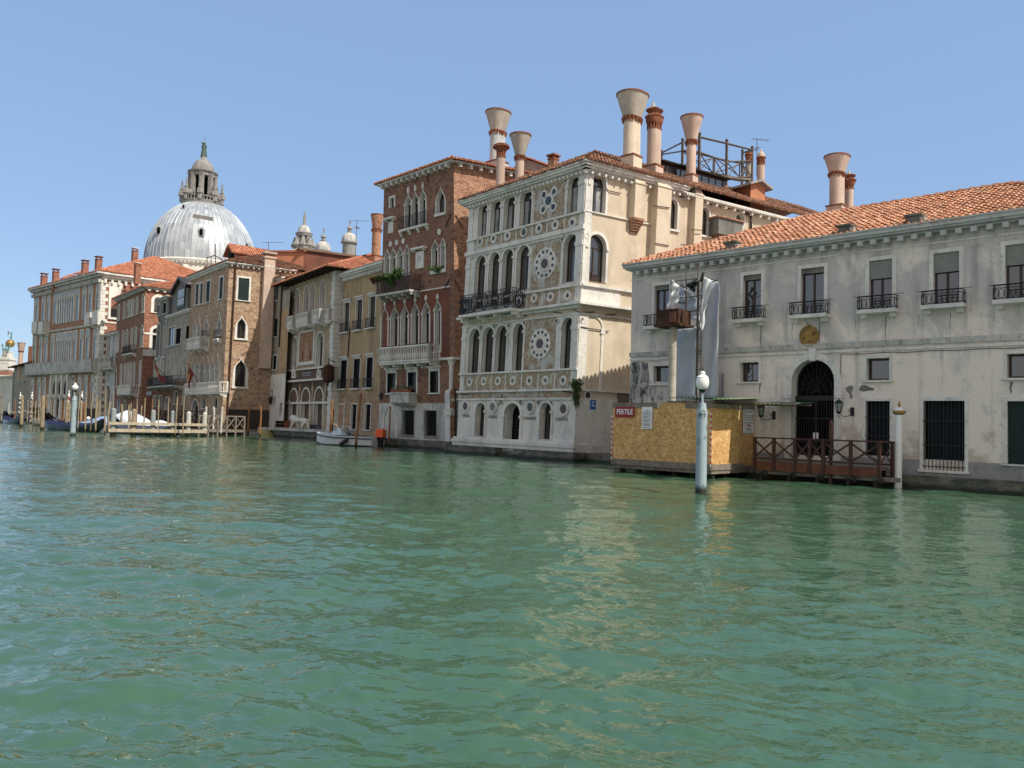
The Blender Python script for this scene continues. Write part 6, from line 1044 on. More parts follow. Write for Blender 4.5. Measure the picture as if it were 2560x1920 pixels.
fo_ = Fr(Pd(-60, 262), Pd(34, 240)); B = Bld('customs_house', 'white arched customs house with brick band below the golden ball tower', 'building', fo_); many(B, Z24, [(-60,42,1050,1230)], 'round', sw=.5, sp=.1, dep=.5, sub=False, mull=(0,1)); B.wall([(-8,.3),(fo_.W,.3),(fo_.W,B.zz(Z24,60,905)),(-8,B.zz(Z24,60,905))], 'church_white'); B.body(-8, fo_.W, -.5, B.zz(Z24,60,905), 10, 'church_white'); B.cornice(-8, fo_.W, B.zz(Z24,60,905)-.4, [(.4,.3),(.8,.3)], None, 'church_white')
# ================================================================= domed church and houses behind the row
d = 170.; ch = thing('domed_church', 'great white domed church with lead-ribbed dome, lantern and statue rising behind the row', 'church', Pd(Z2(675,1300)[0], d))
def cpt(zf, x, y, dd=d): return Pd(zf(x,y)[0], dd, zf(x,y)[1])
c0 = cpt(Z2, 718, 1300); cb = np.array([c0[0], c0[1], 0]); zc = lambda y, x=690: cpt(Z2, x, y)[2]; mm = d/F*.229; R = 578*mm; z0 = cpt(Z2, 690, 1322, d-11)[2]; simple('bronze_dark', (.09,.14,.12), .7, .3, c2=(.05,.07,.06)); z1 = zc(775, 720)
b = MB(); NP_, NR = 64, 22; Hd = z1-z0; a1 = math.acos(215*mm/R)
def dm(a, t, e=0): an = a1*t; return cb+[math.cos(a)*(R*math.cos(an)+e), math.sin(a)*(R*math.cos(an)+e), z0+Hd*math.sin(an)/math.sin(a1)]
for i in range(NP_):
    for j in range(NR):
        a, a2 = 2*math.pi*i/NP_, 2*math.pi*(i+1)/NP_; t0, t1 = j/NR, (j+1)/NR; jj = (j+(i%3)*.3)//2; b.add([dm(a,t0),dm(a2,t0),dm(a2,t1),dm(a,t1)], [(0,1,2,3)], 0, (i*.37, jj*.61))
for i in range(NP_): a = 2*math.pi*i/NP_; b.path([dm(a, t/9, .03) for t in range(10)], .09, 4, 1)
m = N('lead_ridge', .5, .4, .2); m.col((.36,.39,.42)); dome = b.build('dome', ['lead', 'lead_ridge'], ch)
for x, y in ((398,1110),(870,1140),(110,1160),(1218,1210),(603,835)):
    px_ = (x-675)*mm; zz_ = zc(y+30, x); rr = R*math.cos(math.asin(min(.99,(zz_-z0)/Hd*math.sin(a1)))); b = MB(); yy = -math.sqrt(max(rr*rr-px_*px_, .1)); q = cb+[px_*.98, yy*.98, zz_]; s_ = 1 if y > 900 else .5
    b.hexa([q+[u*.55*s_, v*.6, w_] for w_ in (-.9*s_, .6*s_) for u, v in ((-1,-1),(1,-1),(1,1),(-1,1))], 0); b.tube(q+[0,-.7,.5*s_], q+[0,.7,.5*s_], .58*s_, n=10, m=0); b.hexa([q+[u*.3*s_, -.72+v*.1, w_] for w_ in (-.7*s_, .6*s_) for u, v in ((-1,-1),(1,-1),(1,1),(-1,1))], 1); b.build('dome_window', ['lead','dark_void'], dome)
b = MB()
for k in range(12):
    x = 755+k*15.5; px_ = (x-675)*mm; zz_ = zc(985+(x-755)*.12, x); rr = R*math.cos(math.asin((zz_-z0)/Hd*math.sin(a1)))+.12; yy = -math.sqrt(max(rr*rr-px_*px_, .1)); q = cb+[px_, yy, zz_]; b.hexa([q+[u*.13, v*.2, w_*.36] for w_ in (-1, 1) for u, v in ((-1,-1),(1,-1),(1,1),(-1,1))])
b.build('bare_lead_strip', ['church_grey'], dome)
b = MB(); L = lambda pr, mi=0, n=48, o=None: (o or b).lathe(cb, pr, n, mi)
L([(R*1.0, z0-6),(R*.985,z0-1.3),(R*1.0,z0-1.25),(R*1.03,z0-.9),(R*1.04,z0-.4),(R*1.0,z0-.05),(R*.97,z0+.3)]); L([(R*1.16,z0-22),(R*1.16,z0-6)]); L([(R*1.18,z0-8.6),(R*1.18,z0-8.2)]); L([(R*1.18,z0-5.9),(R*1.18,z0-5.5)])
for i in range(90): a = 2*math.pi*i/90; p = cb+[math.cos(a)*R*1.02, math.sin(a)*R*1.02, z0-1.15]; b.tube(p, p+[0,0,.35], .18, n=4)
for i in range(150): a = 2*math.pi*i/150; p = cb+[math.cos(a)*R*1.17, math.sin(a)*R*1.17, z0-8.2]; b.lathe(p, [(.09,0),(.17,.8),(.08,1.6),(.14,2.3)], 5)
for i in range(16): a = 2*math.pi*i/16+.1; p = cb+[math.cos(a)*R*1.0, math.sin(a)*R*1.0, z0-6]; b.tube(p, p+[0,0,4.4], .75, n=4)
b.build('drum', ['church_white'], ch)
# lantern
lx = lambda x, y: cpt(Z2, x, y); cl = cb-[27*mm,0,0]; b = MB(); zz_ = lambda y: cpt(Z2, 730, y)[2]; LL = lambda pr, n=24, mi=0, rib=None: b.lathe(cl, pr, n, mi, rib=rib)
LL([(212*mm, zz_(815)),(214*mm, zz_(750)),(218*mm,zz_(745)),(218*mm,zz_(735))], 32); LL([(216*mm,zz_(700)),(218*mm,zz_(690))], 32); LL([(205*mm,zz_(735)),(200*mm,zz_(730))],32)
for i in range(40): a = 2*math.pi*i/40; p = cl+[math.cos(a)*210*mm, math.sin(a)*210*mm, 0]; b.lathe(p, [(.07,zz_(735)),(.14,zz_(725)),(.07,zz_(700))], 5)
for i in range(8):
    a = 2*math.pi*(i+.35)/8; p = cl+[math.cos(a)*125*mm, math.sin(a)*125*mm, 0]; b.lathe(p, [(.75,zz_(735)),(.62,zz_(690)),(.6,zz_(440)),(.75,zz_(425))], 6)
    p = cl+[math.cos(a)*207*mm, math.sin(a)*207*mm, 0]; b.lathe(p, [(.5,zz_(735)),(.5,zz_(680)),(.75,zz_(675)),(.7,zz_(630)),(.35,zz_(620)),(.5,zz_(605)),(.32,zz_(600)),(.12,zz_(520)),(.16,zz_(512)),(.02,zz_(500))], 6); q = cl+[math.cos(a)*165*mm, math.sin(a)*165*mm, zz_(655)]; b.ball(q, .62, 8)
LL([(70*mm,zz_(735)),(70*mm,zz_(440))], 12, 1); LL([(140*mm,zz_(455)),(140*mm,zz_(425)),(158*mm,zz_(412)),(160*mm,zz_(402)),(135*mm,zz_(395))], 16)
b.build('lantern', ['church_grey','dark_void'], ch, 35); b = MB(); rad = 122*mm
b.lathe(cl, [(rad*math.cos(t)*.99, zz_(400)+(zz_(252)-zz_(400))*math.sin(t)) for t in [i*math.pi/22 for i in range(11)]], 40, 0, rib=lambda i: 1.0 if i%2 else .96); b.build('lantern_dome', ['church_grey'], ch); b = MB(); b.lathe(cl, [(.75,zz_(258)),(.6,zz_(230)),(.75,zz_(226))], 8, 1)
st_ = lambda x, y: cl+[(x-752)*mm, 0, zz_(y)]; b.lathe(st_(752,226)*[1,1,0], [(.75,zz_(226)),(.62,zz_(190)),(.5,zz_(150)),(.6,zz_(110)),(.28,zz_(97))], 8); b.ball(st_(752,85), .36, 8); b.path([st_(748,105), st_(735,85), st_(722,72)], .17, 5); b.path([st_(760,110), st_(770,140), st_(765,165)], .17, 5); b.tube(st_(778,230), st_(776,100), .05, n=4); b.tube(st_(757,60), st_(757,0), .035, n=4); b.build('statue', ['bronze_dark','church_grey'], ch, 40)
# lesser dome and bell towers
def turret(x, dd, rows, zf=Z4, name='bell_tower', body='istria_grim', extra=None):
    m_ = dd/F*.37383; c = cpt(zf, x, rows[-1][1], dd); c = np.array([c[0], c[1], 0]); z = lambda y: cpt(zf, x, y, dd)[2]; b = MB()
    for mi, pr, n, rb in extra(m_, z): b.lathe(c, pr, n, mi, rib=rb)
    return b, c, z, m_
rbf = lambda i: 1.0 if i%2 else .955
b, c, z, m_ = turret(316, 188, [(0,360)], extra=lambda m_, z: [(0,[(150*m_,z(420)),(125*m_,z(375)),(85*m_,z(345)),(66*m_,z(335))],28,rbf),(1,[(68*m_,z(335)),(70*m_,z(322)),(60*m_,z(318))],20,None),(1,[(52*m_,z(245)),(55*m_,z(232)),(58*m_,z(226)),(46*m_,z(220))],20,None),(0,[(43*m_,z(222)),(40*m_,z(200)),(30*m_,z(178)),(12*m_,z(168))],24,rbf),(1,[(14*m_,z(172)),(14*m_,z(160)),(9*m_,z(150)),(11*m_,z(125)),(7*m_,z(105)),(6*m_,z(88)),(1*m_,z(75))],8,None)])
for i in range(8): a = 2*math.pi*(i+.2)/8; p = c+[math.cos(a)*38*m_, math.sin(a)*38*m_, 0]; b.lathe(p, [(.55,z(330)),(.45,z(245))], 5, 1); p = c+[math.cos(a)*60*m_, math.sin(a)*60*m_, 0]; b.lathe(p, [(.5,z(325)),(.9,z(310)),(.5,z(290)),(.25,z(265)),(.05,z(250))], 6, 1)
b.build('small_dome', ['istria_grim','church_grey'], ch, 35)
for x, dd, off in ((447,205,0),(621,198,-57)):
    f = lambda m_, z, o=off: [(1,[(44*m_,z(440)),(44*m_,z(352+o)),(56*m_,z(348+o)),(56*m_,z(340+o)),(48*m_,z(336+o))],20,None),(0,[(51*m_,z(337+o)),(50*m_,z(315+o)),(40*m_,z(292+o)),(22*m_,z(280+o)),(14*m_,z(276+o))],24,rbf),(1,[(13*m_,z(278+o)),(20*m_,z(272+o)),(13*m_,z(268+o)),(14*m_,z(252+o)),(20*m_,z(250+o)),(16*m_,z(240+o)),(5*m_,z(230+o)),(2*m_,z(222+o))],10,None)]
    b, c, z, m_ = turret(x, dd, [(0,360)], extra=f); q = c+[0,0,0]
    b.tube(q+[0,0,z(225+off)], q+[0,0,z(182+off)], .09, n=4, m=1); b.tube(q+[-12*m_,0,z(200+off)], q+[12*m_,0,z(200+off)], .09, n=4, m=1); b.tube(q+[-7*m_,0,z(212+off)], q+[7*m_,0,z(212+off)], .07, n=4, m=1); b.build('bell_tower', ['istria_grim','church_grey'], ch, 35)
fO = Fr(Pd(Z4(145,430)[0], 100), Pd(Z4(275,430)[0], 93)); P = fO.P; B = Bld('orange_house', 'orange-pink rendered house behind the mosaic palace roof', 'building', fO); fOS = Fr(P(fO.W,0,0)[:2], Pd(Z4(490,400)[0], 103)[:2])
zA = fO.px(*Z4(275,362))[1]; zq = fOS.px(*Z4(400,345))[1]; b = MB(fO); b.box(0, fO.W, 0, 10, 0, zA, 0); b.build('wall', ['oxide_red'], B.root); b = MB(fOS); b.box(0, fOS.W, -.02, 8, 0, zA, 1); b.prism([(0,zA),(fOS.W,zA),(fOS.W*.55,zq),(fOS.W*.5,zq)], -.02, 8, 1); a, c_, z0_, z1_ = [fOS.px(*Z4(360,400))[0], fOS.px(*Z4(412,400))[0], fOS.px(*Z4(385,420))[1], fOS.px(*Z4(385,390))[1]]; b.box(a, c_, -.06, 0, z0_-.6, z1_, 2); b.build('side_wall', ['oxide_red','orange_render','drape'], B.root)
b = MB(fO); b.box(-.6, fO.W+.3, -.6, 9, zA, zA+.25, 0); b.build('roof', ['tile_old'], B.root); b = MB(fOS); b.add([fOS.P(-.2,-.3,zA),fOS.P(fOS.W*.52,-.3,zq),fOS.P(fOS.W*.52,8,zq),fOS.P(-.2,8,zA),fOS.P(fOS.W+.3,-.3,zA),fOS.P(fOS.W+.3,8,zA)], [(0,1,2,3),(1,4,5,2)]); o = b.build('roof', ['tile_red'], B.root); so_ = o.modifiers.new('thickness','SOLIDIFY'); so_.thickness = .2
antenna(Z4, 82, 280, 345, 96, 'thin twin-armed aerial on the roof behind the narrow house', 1, 2.0); antenna(Z4, 668, 135, 310, 75, 'tall thin aerial above the mosaic palace roof beside the bell tower', 1, 1.3)
# ================================================================= water
t0 = 2.4; rs = [t0]
while rs[-1] < 700: rs.append(rs[-1]+max(.022, rs[-1]*.0055 if rs[-1] < 75 else rs[-1]*.015))
rs = np.array(rs); an = np.radians(np.linspace(-62, 62, 1150)); Rg, Ag = np.meshgrid(rs, an, indexing='ij'); X = Rg*np.sin(Ag); Y = Rg*np.cos(Ag); Z = np.zeros_like(X)
for k in range(150):
    lam = .15*(5.5/.15)**((k+rng.random())/150); th = rng.normal(math.radians(80), .7) if rng.random() < .75 else rng.uniform(0, 2*math.pi); kx, ky = math.cos(th)*2*math.pi/lam, math.sin(th)*2*math.pi/lam
    amp = .0020*lam**.78*(1 if lam < 1.3 else .78 if lam < 3 else .55); ph = rng.uniform(0, 6.28); fade = np.clip((lam/(Rg*.0055*2.2)-1), 0, 1); arg = kx*X+ky*Y+ph; Z += amp*fade*(np.sin(arg)+.28*np.cos(2*arg))
g1 = 1+.45*np.sin(X*.21+Y*.13+1)*np.sin(Y*.17-X*.09); Z *= g1; nr, na = X.shape
vv = np.stack([X, Y, Z-.0], -1).reshape(-1, 3); i = np.arange(nr-1)[:, None]*na+np.arange(na-1)[None]; ff = np.stack([i, i+na, i+na+1, i+1], -1).reshape(-1, 4)[:, ::-1]
me = bpy.data.meshes.new('water'); me.vertices.add(len(vv)); me.vertices.foreach_set('co', vv.ravel()); me.loops.add(ff.size); me.loops.foreach_set('vertex_index', ff.ravel().astype(np.int32)); me.polygons.add(len(ff)); me.polygons.foreach_set('loop_start', np.arange(0, ff.size, 4, dtype=np.int32)); me.update(calc_edges=True); me.shade_smooth()
wo = bpy.data.objects.new('water', me); COL.objects.link(wo); tag(wo, kind='structure')
m = N('canal_water', .01, .5); m.b.inputs['IOR'].default_value = 1.5; a = m.noise(.35, 4, m.map((1,1.4,1))); m.col(m.mix(m.ramp(a, [(.35,0),(.65,1)]), (.042,.098,.054), (.051,.112,.063)))
h1 = m.noise(4.6, 2, m.map((1,1.9,1), rot=(0,0,.5)), rough=.5, dist=.8); h2 = m.noise(1.7, 2, m.map((1,1.7,1), rot=(0,0,-.35)), dist=.5); hh = m.math('ADD', m.math('MULTIPLY', h1, .7), h2)
bp = m.n('Bump'); bp.inputs['Strength'].default_value = 1.; bp.inputs['Distance'].default_value = .02; m.l(hh, bp.inputs['Height']); m.l(bp.outputs[0], m.b.inputs['Normal']); me.materials.append(m.m)
g = MB(); A = Pd(1573, 38)[:2]
edge = [np.array(q) for q in (fR.P(RW+40,1.5,0), fR.P(0,1.5,0), fR.P(0,8,0), fD.P(fD.W,2,0), fD.P(0,2,0), fT.P(0,2,0), fM.P(fM.W,1,0), fM.P(0,1,0), fK.P(fK.W,2,0), fK.P(0,2,0), fC.P(0,2,0), fH.P(0,2,0), fG.P(fG.W,2,0), fG.P(0,2,0), fF.P(0,2,0), [-160,260,0])]
up_ = [q+[0,0,.28] for q in edge]+[np.array([-160,900,.28]), np.array([900,900,.28]), np.array([900,-200,.28])]; n = len(up_); g.add(up_+[q-[0,0,1.5] for q in up_], [list(range(n))]+[(i,(i+1)%n,(i+1)%n+n,i+n) for i in range(n)])
tag(g.build('ground', ['granite']), kind='structure')
# ================================================================= terrace, lion, steps
fE = Fr(G(655,1090), G(833,1101)); P = fE.P; fE2 = fE
t = thing('stone_terrace', 'low stone quay terrace with pale edge and steps in front of the mosaic palace', 'terrace', P(0,0,0), fE.ang); b = MB(fE); zt_ = fE.px(758, 1072.9)[1]; b.box(0, fE.W, 0, 6, -1, zt_-.2, 0); b.box(-.5, fE.W+.1, -.15, 6, zt_-.2, zt_, 1); b.box(-7, 0, 2.5, 7, -1, zt_-.3, 0); b.box(-7, 0, 2.4, 7, zt_-.3, zt_-.1, 1); b.build('quay', ['foundation','istria_grim'], t)
b = MB(fE)
for k in range(6): b.box(.05+k*.28, 1.7+k*.28, -.5-k*.05, -.15, zt_-.2-.2*(k+1), zt_-.2-.2*k-.02, 0)
m = N('mossy_step', .8, .2); m.col(m.mix(m.noise(3,5), (.50,.40,.14), (.30,.26,.14))); b.build('step', ['mossy_step'], t)
b = MB(fE)
for k in range(3): s_, z_ = fE.px(*Z16(620+k*137, 500), 3); b.box(s_-.12, s_+.12, 2.85, 3.15, zt_-.1, z_, 0); b.lathe(fE.P(s_,3,z_), [(.28,0),(.05,.2),(.04,.25)], 8); b.ball(fE.P(s_,3,z_+.42), .2, 8)
a, z_ = fE.px(*Z16(590,520), 3); c_ = fE.px(*Z16(1390,520), 3)[0]; b.box(a, c_, 2.9, 3.1, z_-.12, z_, 0); b.box(a, c_, 2.9, 3.1, zt_-.1, zt_+.1, 0)
for k in range(24): b.lathe(fE.P(a+(c_-a)*(k+.5)/24, 3, zt_+.1), [(.05,0),(.09,.25),(.05,.6),(.07,z_-zt_-.22)], 6)
bl = thing('garden_balustrade', 'stone balustrade with ball finials beside the brown brick house', 'balustrade', fE.P(a,3,0), fE.ang); b.build('balustrade', ['istria_grim'], bl)
ln = thing('stone_lion', 'white stone lion sculpture striding on the quay terrace', 'sculpture', P(6,1.5,zt_), fE.ang); s0 = fE.px(*Z16(1925,740), 1.2)[0]; s1 = fE.px(*Z17(240,930), 1.2)[0]; L_ = s1-s0
K = [((.5,.56),.16),((.28,.6),.19),((.14,.74),.21),((.06,.72),.14),((-.01,.64),.1),((.72,.56),.14),((.9,.56),.15),((.2,.3),.085),((.12,.04),.07),((.05,.02),.05),((.34,.28),.08),((.38,.03),.065),((.82,.3),.09),((.76,.04),.07),((.95,.3),.09),((.99,.04),.07),((1.05,.6),.03),((1.1,.3),.03)]
E_ = [(0,1),(1,2),(2,3),(3,4),(0,5),(5,6),(1,7),(7,8),(8,9),(1,10),(10,11),(6,12),(12,13),(6,14),(14,15),(6,16),(16,17)]; yo = {7:-.15,8:-.16,9:-.16,10:.15,11:.16,12:-.15,13:-.16,14:.15,15:.16}
me = bpy.data.meshes.new('lion_body'); hL = fE.px(*Z16(1960,478), 1.2)[1]-zt_; me.from_pydata([np.array(parent_mat(ln).inverted() @ Vector(P(s0+L_*x, 1.2+yo.get(i,0), zt_+hL*z*1.08))).tolist() for i, ((x,z),r) in enumerate(K)], E_, []); 
o = bpy.data.objects.new('lion_body', me); COL.objects.link(o); o.parent = ln; o.modifiers.new('skin','SKIN'); me.skin_vertices[0].data[0].use_root = True
for i, (_, r) in enumerate(K): me.skin_vertices[0].data[i].radius = (r*hL*1.15,)*2
sm = o.modifiers.new('sub','SUBSURF'); sm.levels = sm.render_levels = 2; me.materials.append(MAT('istria_clean'))
bx_ = MB(fE); a, z_ = fE.px(*Z16(1650,610), 2); bx_.box(a, a+1.7, 1.8, 2.3, zt_, z_, 0); [bx_.box(a+.08+.32*(k%5), a+.33+.32*(k%5), 1.76, 1.8, zt_+.08+.3*(k//5), zt_+.3+.3*(k//5), 1) for k in range(15) if zt_+.3+.3*(k//5) < z_]; q = thing('block_stack', 'stack of hollow clay blocks on the terrace left of the lion', 'blocks', P(a,2,zt_), fE.ang); bx_.build('clay_block', ['terracotta','dark_void'], q)
bx_ = MB(fE); a, z_ = fE.px(*Z17(340,860), 2.0); c_ = fE.px(*Z17(690,860), 2.0)[0]; bx_.box(a, c_, 1.8, 2.6, zt_, z_, 0); bx_.box((a+c_)/2-.15, (a+c_)/2+.05, 1.78, 1.8, zt_+.1, z_-.2, 1); q = thing('covered_bench', 'grey covered boxes in front of the right arch of the mosaic palace', 'boxes', P(a,2,zt_), fE.ang); bx_.build('box_cover', ['tarp_grey','steel_grey'], q)
# ================================================================= poles
def pole(zf, xt, yt, xb, yb, w_, mat, label, d=None, name='mooring_pole', cat='mooring pole', group='mooring poles', n=10, stripes=None, taper=.85, hat=None, bent=True):
    xb_, yb_ = zf(xb, yb); g_ = G(xb_, yb_) if d is None else Pd(xb_, d, yb_); d_ = g_[1]; base = np.array([g_[0], d_, -1.2]); tp_ = Pd(zf(xt, yt)[0], d_, zf(xt, yt)[1]); k = zf(1,0)[0]-zf(0,0)[0]; r = w_*k*d_/F/2
    z0_ = np.array([g_[0], d_, 0.]) ; t = thing(name, label, cat, z0_, 0, group); b = MB(); m_ = 7; pts = []
    j = rng.normal(size=(m_+1, 2))*r*.18 if (bent and r < .12) else np.zeros((m_+1, 2))
    for i in range(m_+1): f_ = i/m_; q = base+(tp_-base)*f_; pts.append(q+[j[i,0], j[i,1], 0])
    for i in range(m_): b.tube(pts[i], pts[i+1], r*(1+(taper-1)*i/m_), r*(1+(taper-1)*(i+1)/m_), n, 0, cap=(i == m_-1))
    if not hat: b.tube(pts[-1], pts[-1]+(tp_-base)/np.linalg.norm(tp_-base)*r*1.2, r*taper, r*taper*.35, n, 0)
    b.build('pole', [mat], t, 40)
    if hat: b = MB(); b.lathe(tp_, hat(r), 12); b.build('cap', ['white_enamel'], t, 40)
    return t
PL = []
for i, (xt,yt,xb,yb,w_,mt,lb,dd) in enumerate([(475,280,460,915,75,'pile_wood','thick weathered post rising beside the far-left gondola',None),(930,290,890,985,85,'pile_wood','thick weathered post behind the bow of the black gondola',None),
  (1700,190,1640,1010,28,'pile_wood','thin bent pole just right of the grey lamp post',None),(1840,210,1815,1030,30,'pile_wood','thin pole second to the right of the grey lamp post',None),(1965,210,1930,1045,35,'pile_wood','straight pole beside the round white buoy',None),(2060,280,2025,1050,38,'pile_wood','pale pole in front of the blue covered boat',None),
  (330,330,315,640,25,'pile_brown','short reddish pole behind the far-left gondola',98),(835,290,805,890,25,'pile_wood','thin pole just left of the thick post by the gondola bow',90),(870,310,835,890,22,'pile_wood','thinner pole touching the thick post by the gondola bow',90),(765,380,735,820,28,'pile_wood','leaning pole holding the green rope of the far-left gondola',92),
  (1000,320,1000,730,22,'pile_wood','thin pole right of the thick post by the gondola bow',92),(1110,330,1080,760,22,'pile_wood','leaning thin pole above the covered gondola',92),(600,350,595,700,22,'pile_wood','slim pole between the two striped poles on the left',100),(680,370,680,710,35,'pile_wood','pole directly below the black hat-topped striped pole',100),
  (1440,380,1400,820,70,'pile_wood','thick pole under the red and white striped tip',82),(1490,450,1480,830,40,'pile_wood','pole just left of the grey lamp post',82),(1320,390,1305,680,18,'pile_brown','thin reddish pole in front of the gothic water portal',100),(1360,360,1355,680,20,'pile_brown','second thin reddish pole in front of the gothic water portal',100),
  (1735,400,1725,770,60,'pile_wood','thick pole below the dark striped pole right of the lamp post',84),(1800,400,1790,780,45,'pile_brown','brown pole between two pale ones right of the lamp post',84),(2125,360,2110,800,35,'pile_wood','pole at the left end of the blue covered boat',84),(2085,400,2080,700,25,'pile_wood','thin pole with orange tip near the blue covered boat',88),(45,320,35,830,25,'pile_wood','leftmost thin pole at the picture edge',100),(195,420,190,560,22,'pile_pale','short white-tipped pole above the far-left gondola bow',120)]):
    PL.append(pole(Z14, xt,yt,xb,yb,w_,mt,lb,dd))
for xt,yt,xb,yb,w_,mt,lb,dd in [(190,120,180,1010,30,'pile_wood','tall slim pole at the left end of the timber barrier',None),(350,160,345,480,25,'pile_wood','tall pole behind the first grey barrier post',72),(510,425,495,740,45,'pile_wood','grey-brown pole in front of the white boat cover',70),(655,430,650,830,35,'pile_wood','pole at the peak of the white boat cover',66),(690,390,685,740,28,'pile_wood','taller pole at the peak of the white boat cover',68),(818,300,800,760,28,'pile_wood','slim pole right of the second barrier post',70),(970,290,940,900,28,'pile_wood','leaning pole crossing the right slope of the white boat cover',63),
  (1120,310,1115,510,28,'pile_brown','peeling pole above the third grey barrier post',70),(1245,330,1215,980,28,'pile_wood','pole with a broken hooked top behind the barrier',62),(1435,310,1415,1020,30,'pile_wood','pole left of the fourth white barrier post',60.5),(1610,260,1555,1030,30,'pile_wood','leaning pole right of the fourth white barrier post',60.5),(1740,240,1715,1050,30,'pile_wood','tall pole carrying a small crossbar near the barrier end',60.3),(905,440,900,620,30,'pile_wood','short distant pole behind the white boat cover',78),(265,380,250,770,50,'pile_wood','thick pole in front of the blue boat cover',72),(2180,470,2175,900,42,'pile_pale','white post just behind the right end of the barrier',64)]:
    pole(Z15, xt,yt,xb,yb,w_,mt,lb,dd)
for xt,yt,xb,yb,w_,mt,lb in [(298,345,275,900,50,'pile_pale','first white post right of the timber barrier'),(465,340,440,945,50,'pile_pale','second white post right of the timber barrier'),(1050,315,1015,920,45,'pile_brown','brown post at the left of the terrace steps'),(1295,315,1280,960,45,'pile_brown','brown post in front of the terrace steps')]: pole(Z16, xt,yt,xb,yb,w_,mt,lb)
for xt,yt,xb,yb,w_,mt,lb in [(780,360,700,1290,58,'pile_brown','leaning orange-brown post with rope at the terrace corner'),(800,545,745,1240,35,'pile_dark','dark post behind the leaning orange-brown post'),(1378,210,1245,1350,58,'pile_brown','tall leaning brown post over the white motorboat'),(1270,550,1235,1080,40,'pile_grey','grey post behind the windscreen of the motorboat'),(2010,480,1960,1340,38,'pile_brown','slim brown post in front of the brick palace water door')]: pole(Z17, xt,yt,xb,yb,w_,mt,lb)
def striped(zf, xt, yt, xb, yb, w_, dd, c1, label):
    nm = 'stripe_'+c1; 
    if nm not in _M: m = N(nm, .5, .3); m.flat(); ang_ = m.math('ARCTAN2', m.sx.outputs[1], m.sx.outputs[0]); v = m.math('FRACT', m.math('ADD', m.math('MULTIPLY', m.sx.outputs[2], 1.6), m.math('DIVIDE', ang_, 2*math.pi))); m.col(m.mix(m.math('GREATER_THAN', v, .5), (.62,.62,.6), {'black':(.015,.015,.02),'red':(.3,.03,.03)}[c1]))
    return pole(zf, xt,yt,xb,yb,w_, nm, label, dd, 'striped_pole', 'striped pole', 'striped mooring poles', hat=lambda r: [(r*1.25,0),(r*1.25,.06),(r*.7,.12),(r*.4,.35),(r*.6,.45),(.01,.6)], bent=False, taper=1)
striped(Z14,435,260,400,620,36,110,'black','black and white spiral-striped pole farthest left'); striped(Z14,682,260,680,420,44,108,'black','black and white striped pole with flat black cap in front of the great brick palace'); striped(Z14,1467,250,1462,420,40,84,'red','red and white striped pole tip left of the grey lamp post'); striped(Z14,1745,260,1742,440,40,88,'black','dark striped pole with ball finial right of the grey lamp post')
# timber barrier in front of the boats
bt = thing('timber_barrier', 'pale timber barrier of two long beams on stout posts in the water', 'barrier', G(*Z15(325,1040))); A_, B_ = G(*Z15(325,1042)), G(*Z15(2130,1058)); fB = Fr(A_[:2], B_[:2])
for i, (x, yt, mt) in enumerate([(335,475,'pile_grey'),(742,490,'pile_wood'),(1120,510,'pile_grey'),(1510,525,'pile_grey'),(1822,540,'pile_pale'),(2140,555,'pile_pale')]):
    s_ = fB.px(*Z15(x-8,1040))[0]; z_ = fB.px(*Z15(x,yt))[1]; b = MB(); b.tube(fB.P(s_,0,-1), fB.P(s_,0,z_-.12), .2, .17, 12); b.tube(fB.P(s_,0,z_-.12), fB.P(s_,0,z_), .17, .08, 12); b.build('post', [mt], bt, 40)
for y0, y1, h in ((785,775,.2),(905,925,.24)):
    z_ = (fB.px(*Z15(350,y0))[1]+fB.px(*Z15(2100,y1+20))[1])/2; b = MB(fB)
    for k in range(2): b.box(-.35+k*(fB.W+.5)/2, -.35+(k+1)*(fB.W+.5)/2-.02, -.32, -.2, z_-h/2, z_+h/2, 0)
    b.build('beam', ['pale_timber'], bt)
# grey lamp posts
def lamp_post(zf, xb, yb, wpole, yptop, xg, yg, rg, ytop, label, rows):
    g_ = G(*zf(xb, yb)); d_ = g_[1]; k = zf(1,0)[0]-zf(0,0)[0]; mm_ = k*d_/F; t = thing('lamp_post', label, 'street lamp', g_, 0, 'lamps on blue-grey posts'); z = lambda y, x=None: Pd(zf(x or xb, y)[0], d_, zf(x or xb, y)[1])[2]; c = np.array([g_[0], d_, 0]); top = z(yptop); r = wpole*mm_/2
    b = MB(); b.lathe(c, [(r*1.04,-1),(r*1.02,.6),(r*.98,top-.32),(r*1.06,top-.31),(r*1.06,top-.26),(r*.94,top-.25),(r*.68,top)], 20); b.build('post', ['pole_blue'], t, 40)
    gx = Pd(zf(xg,yg)[0], d_, zf(xg,yg)[1]); zg = gx[2]; R_ = rg*mm_; b = MB(); b.lathe(c, [(R_*.24,top-.02),(R_*.18,top+.06),(R_*.14,zg-R_*1.45)], 10); b.lathe(c, [(R_*.14,zg-R_*1.5),(R_*.6,zg-R_*1.12),(R_*.62,zg-R_*1.02)], 14, 1); b.build('stem', ['pole_blue','iron'], t, 40)
    b = MB(); b.lathe(c, [(R_*p, zg+R_*q) for p, q in rows], 24); b.build('globe', ['white_enamel'], t, 50)
    if rg > 70: b = MB(); b.tube(c+[0,0,zg+R_*1.9], c+[0,0,zg+R_*2.25], .02, .012, 6); b.build('finial', ['iron'], t)
GR = [(.55,-1.02),(.8,-.75),(.96,-.35),(1,.1),(.95,.5),(.86,.82),(.9,.86),(.72,1.05),(.45,1.2),(.36,1.32),(.42,1.5),(.34,1.68),(.1,1.82)]
lamp_post(Z11, 1115, 1400, 118, 385, 1125, 165, 73, 25, 'big blue-grey timber post with white glass lantern globe standing in front of the chipboard hoarding', GR)
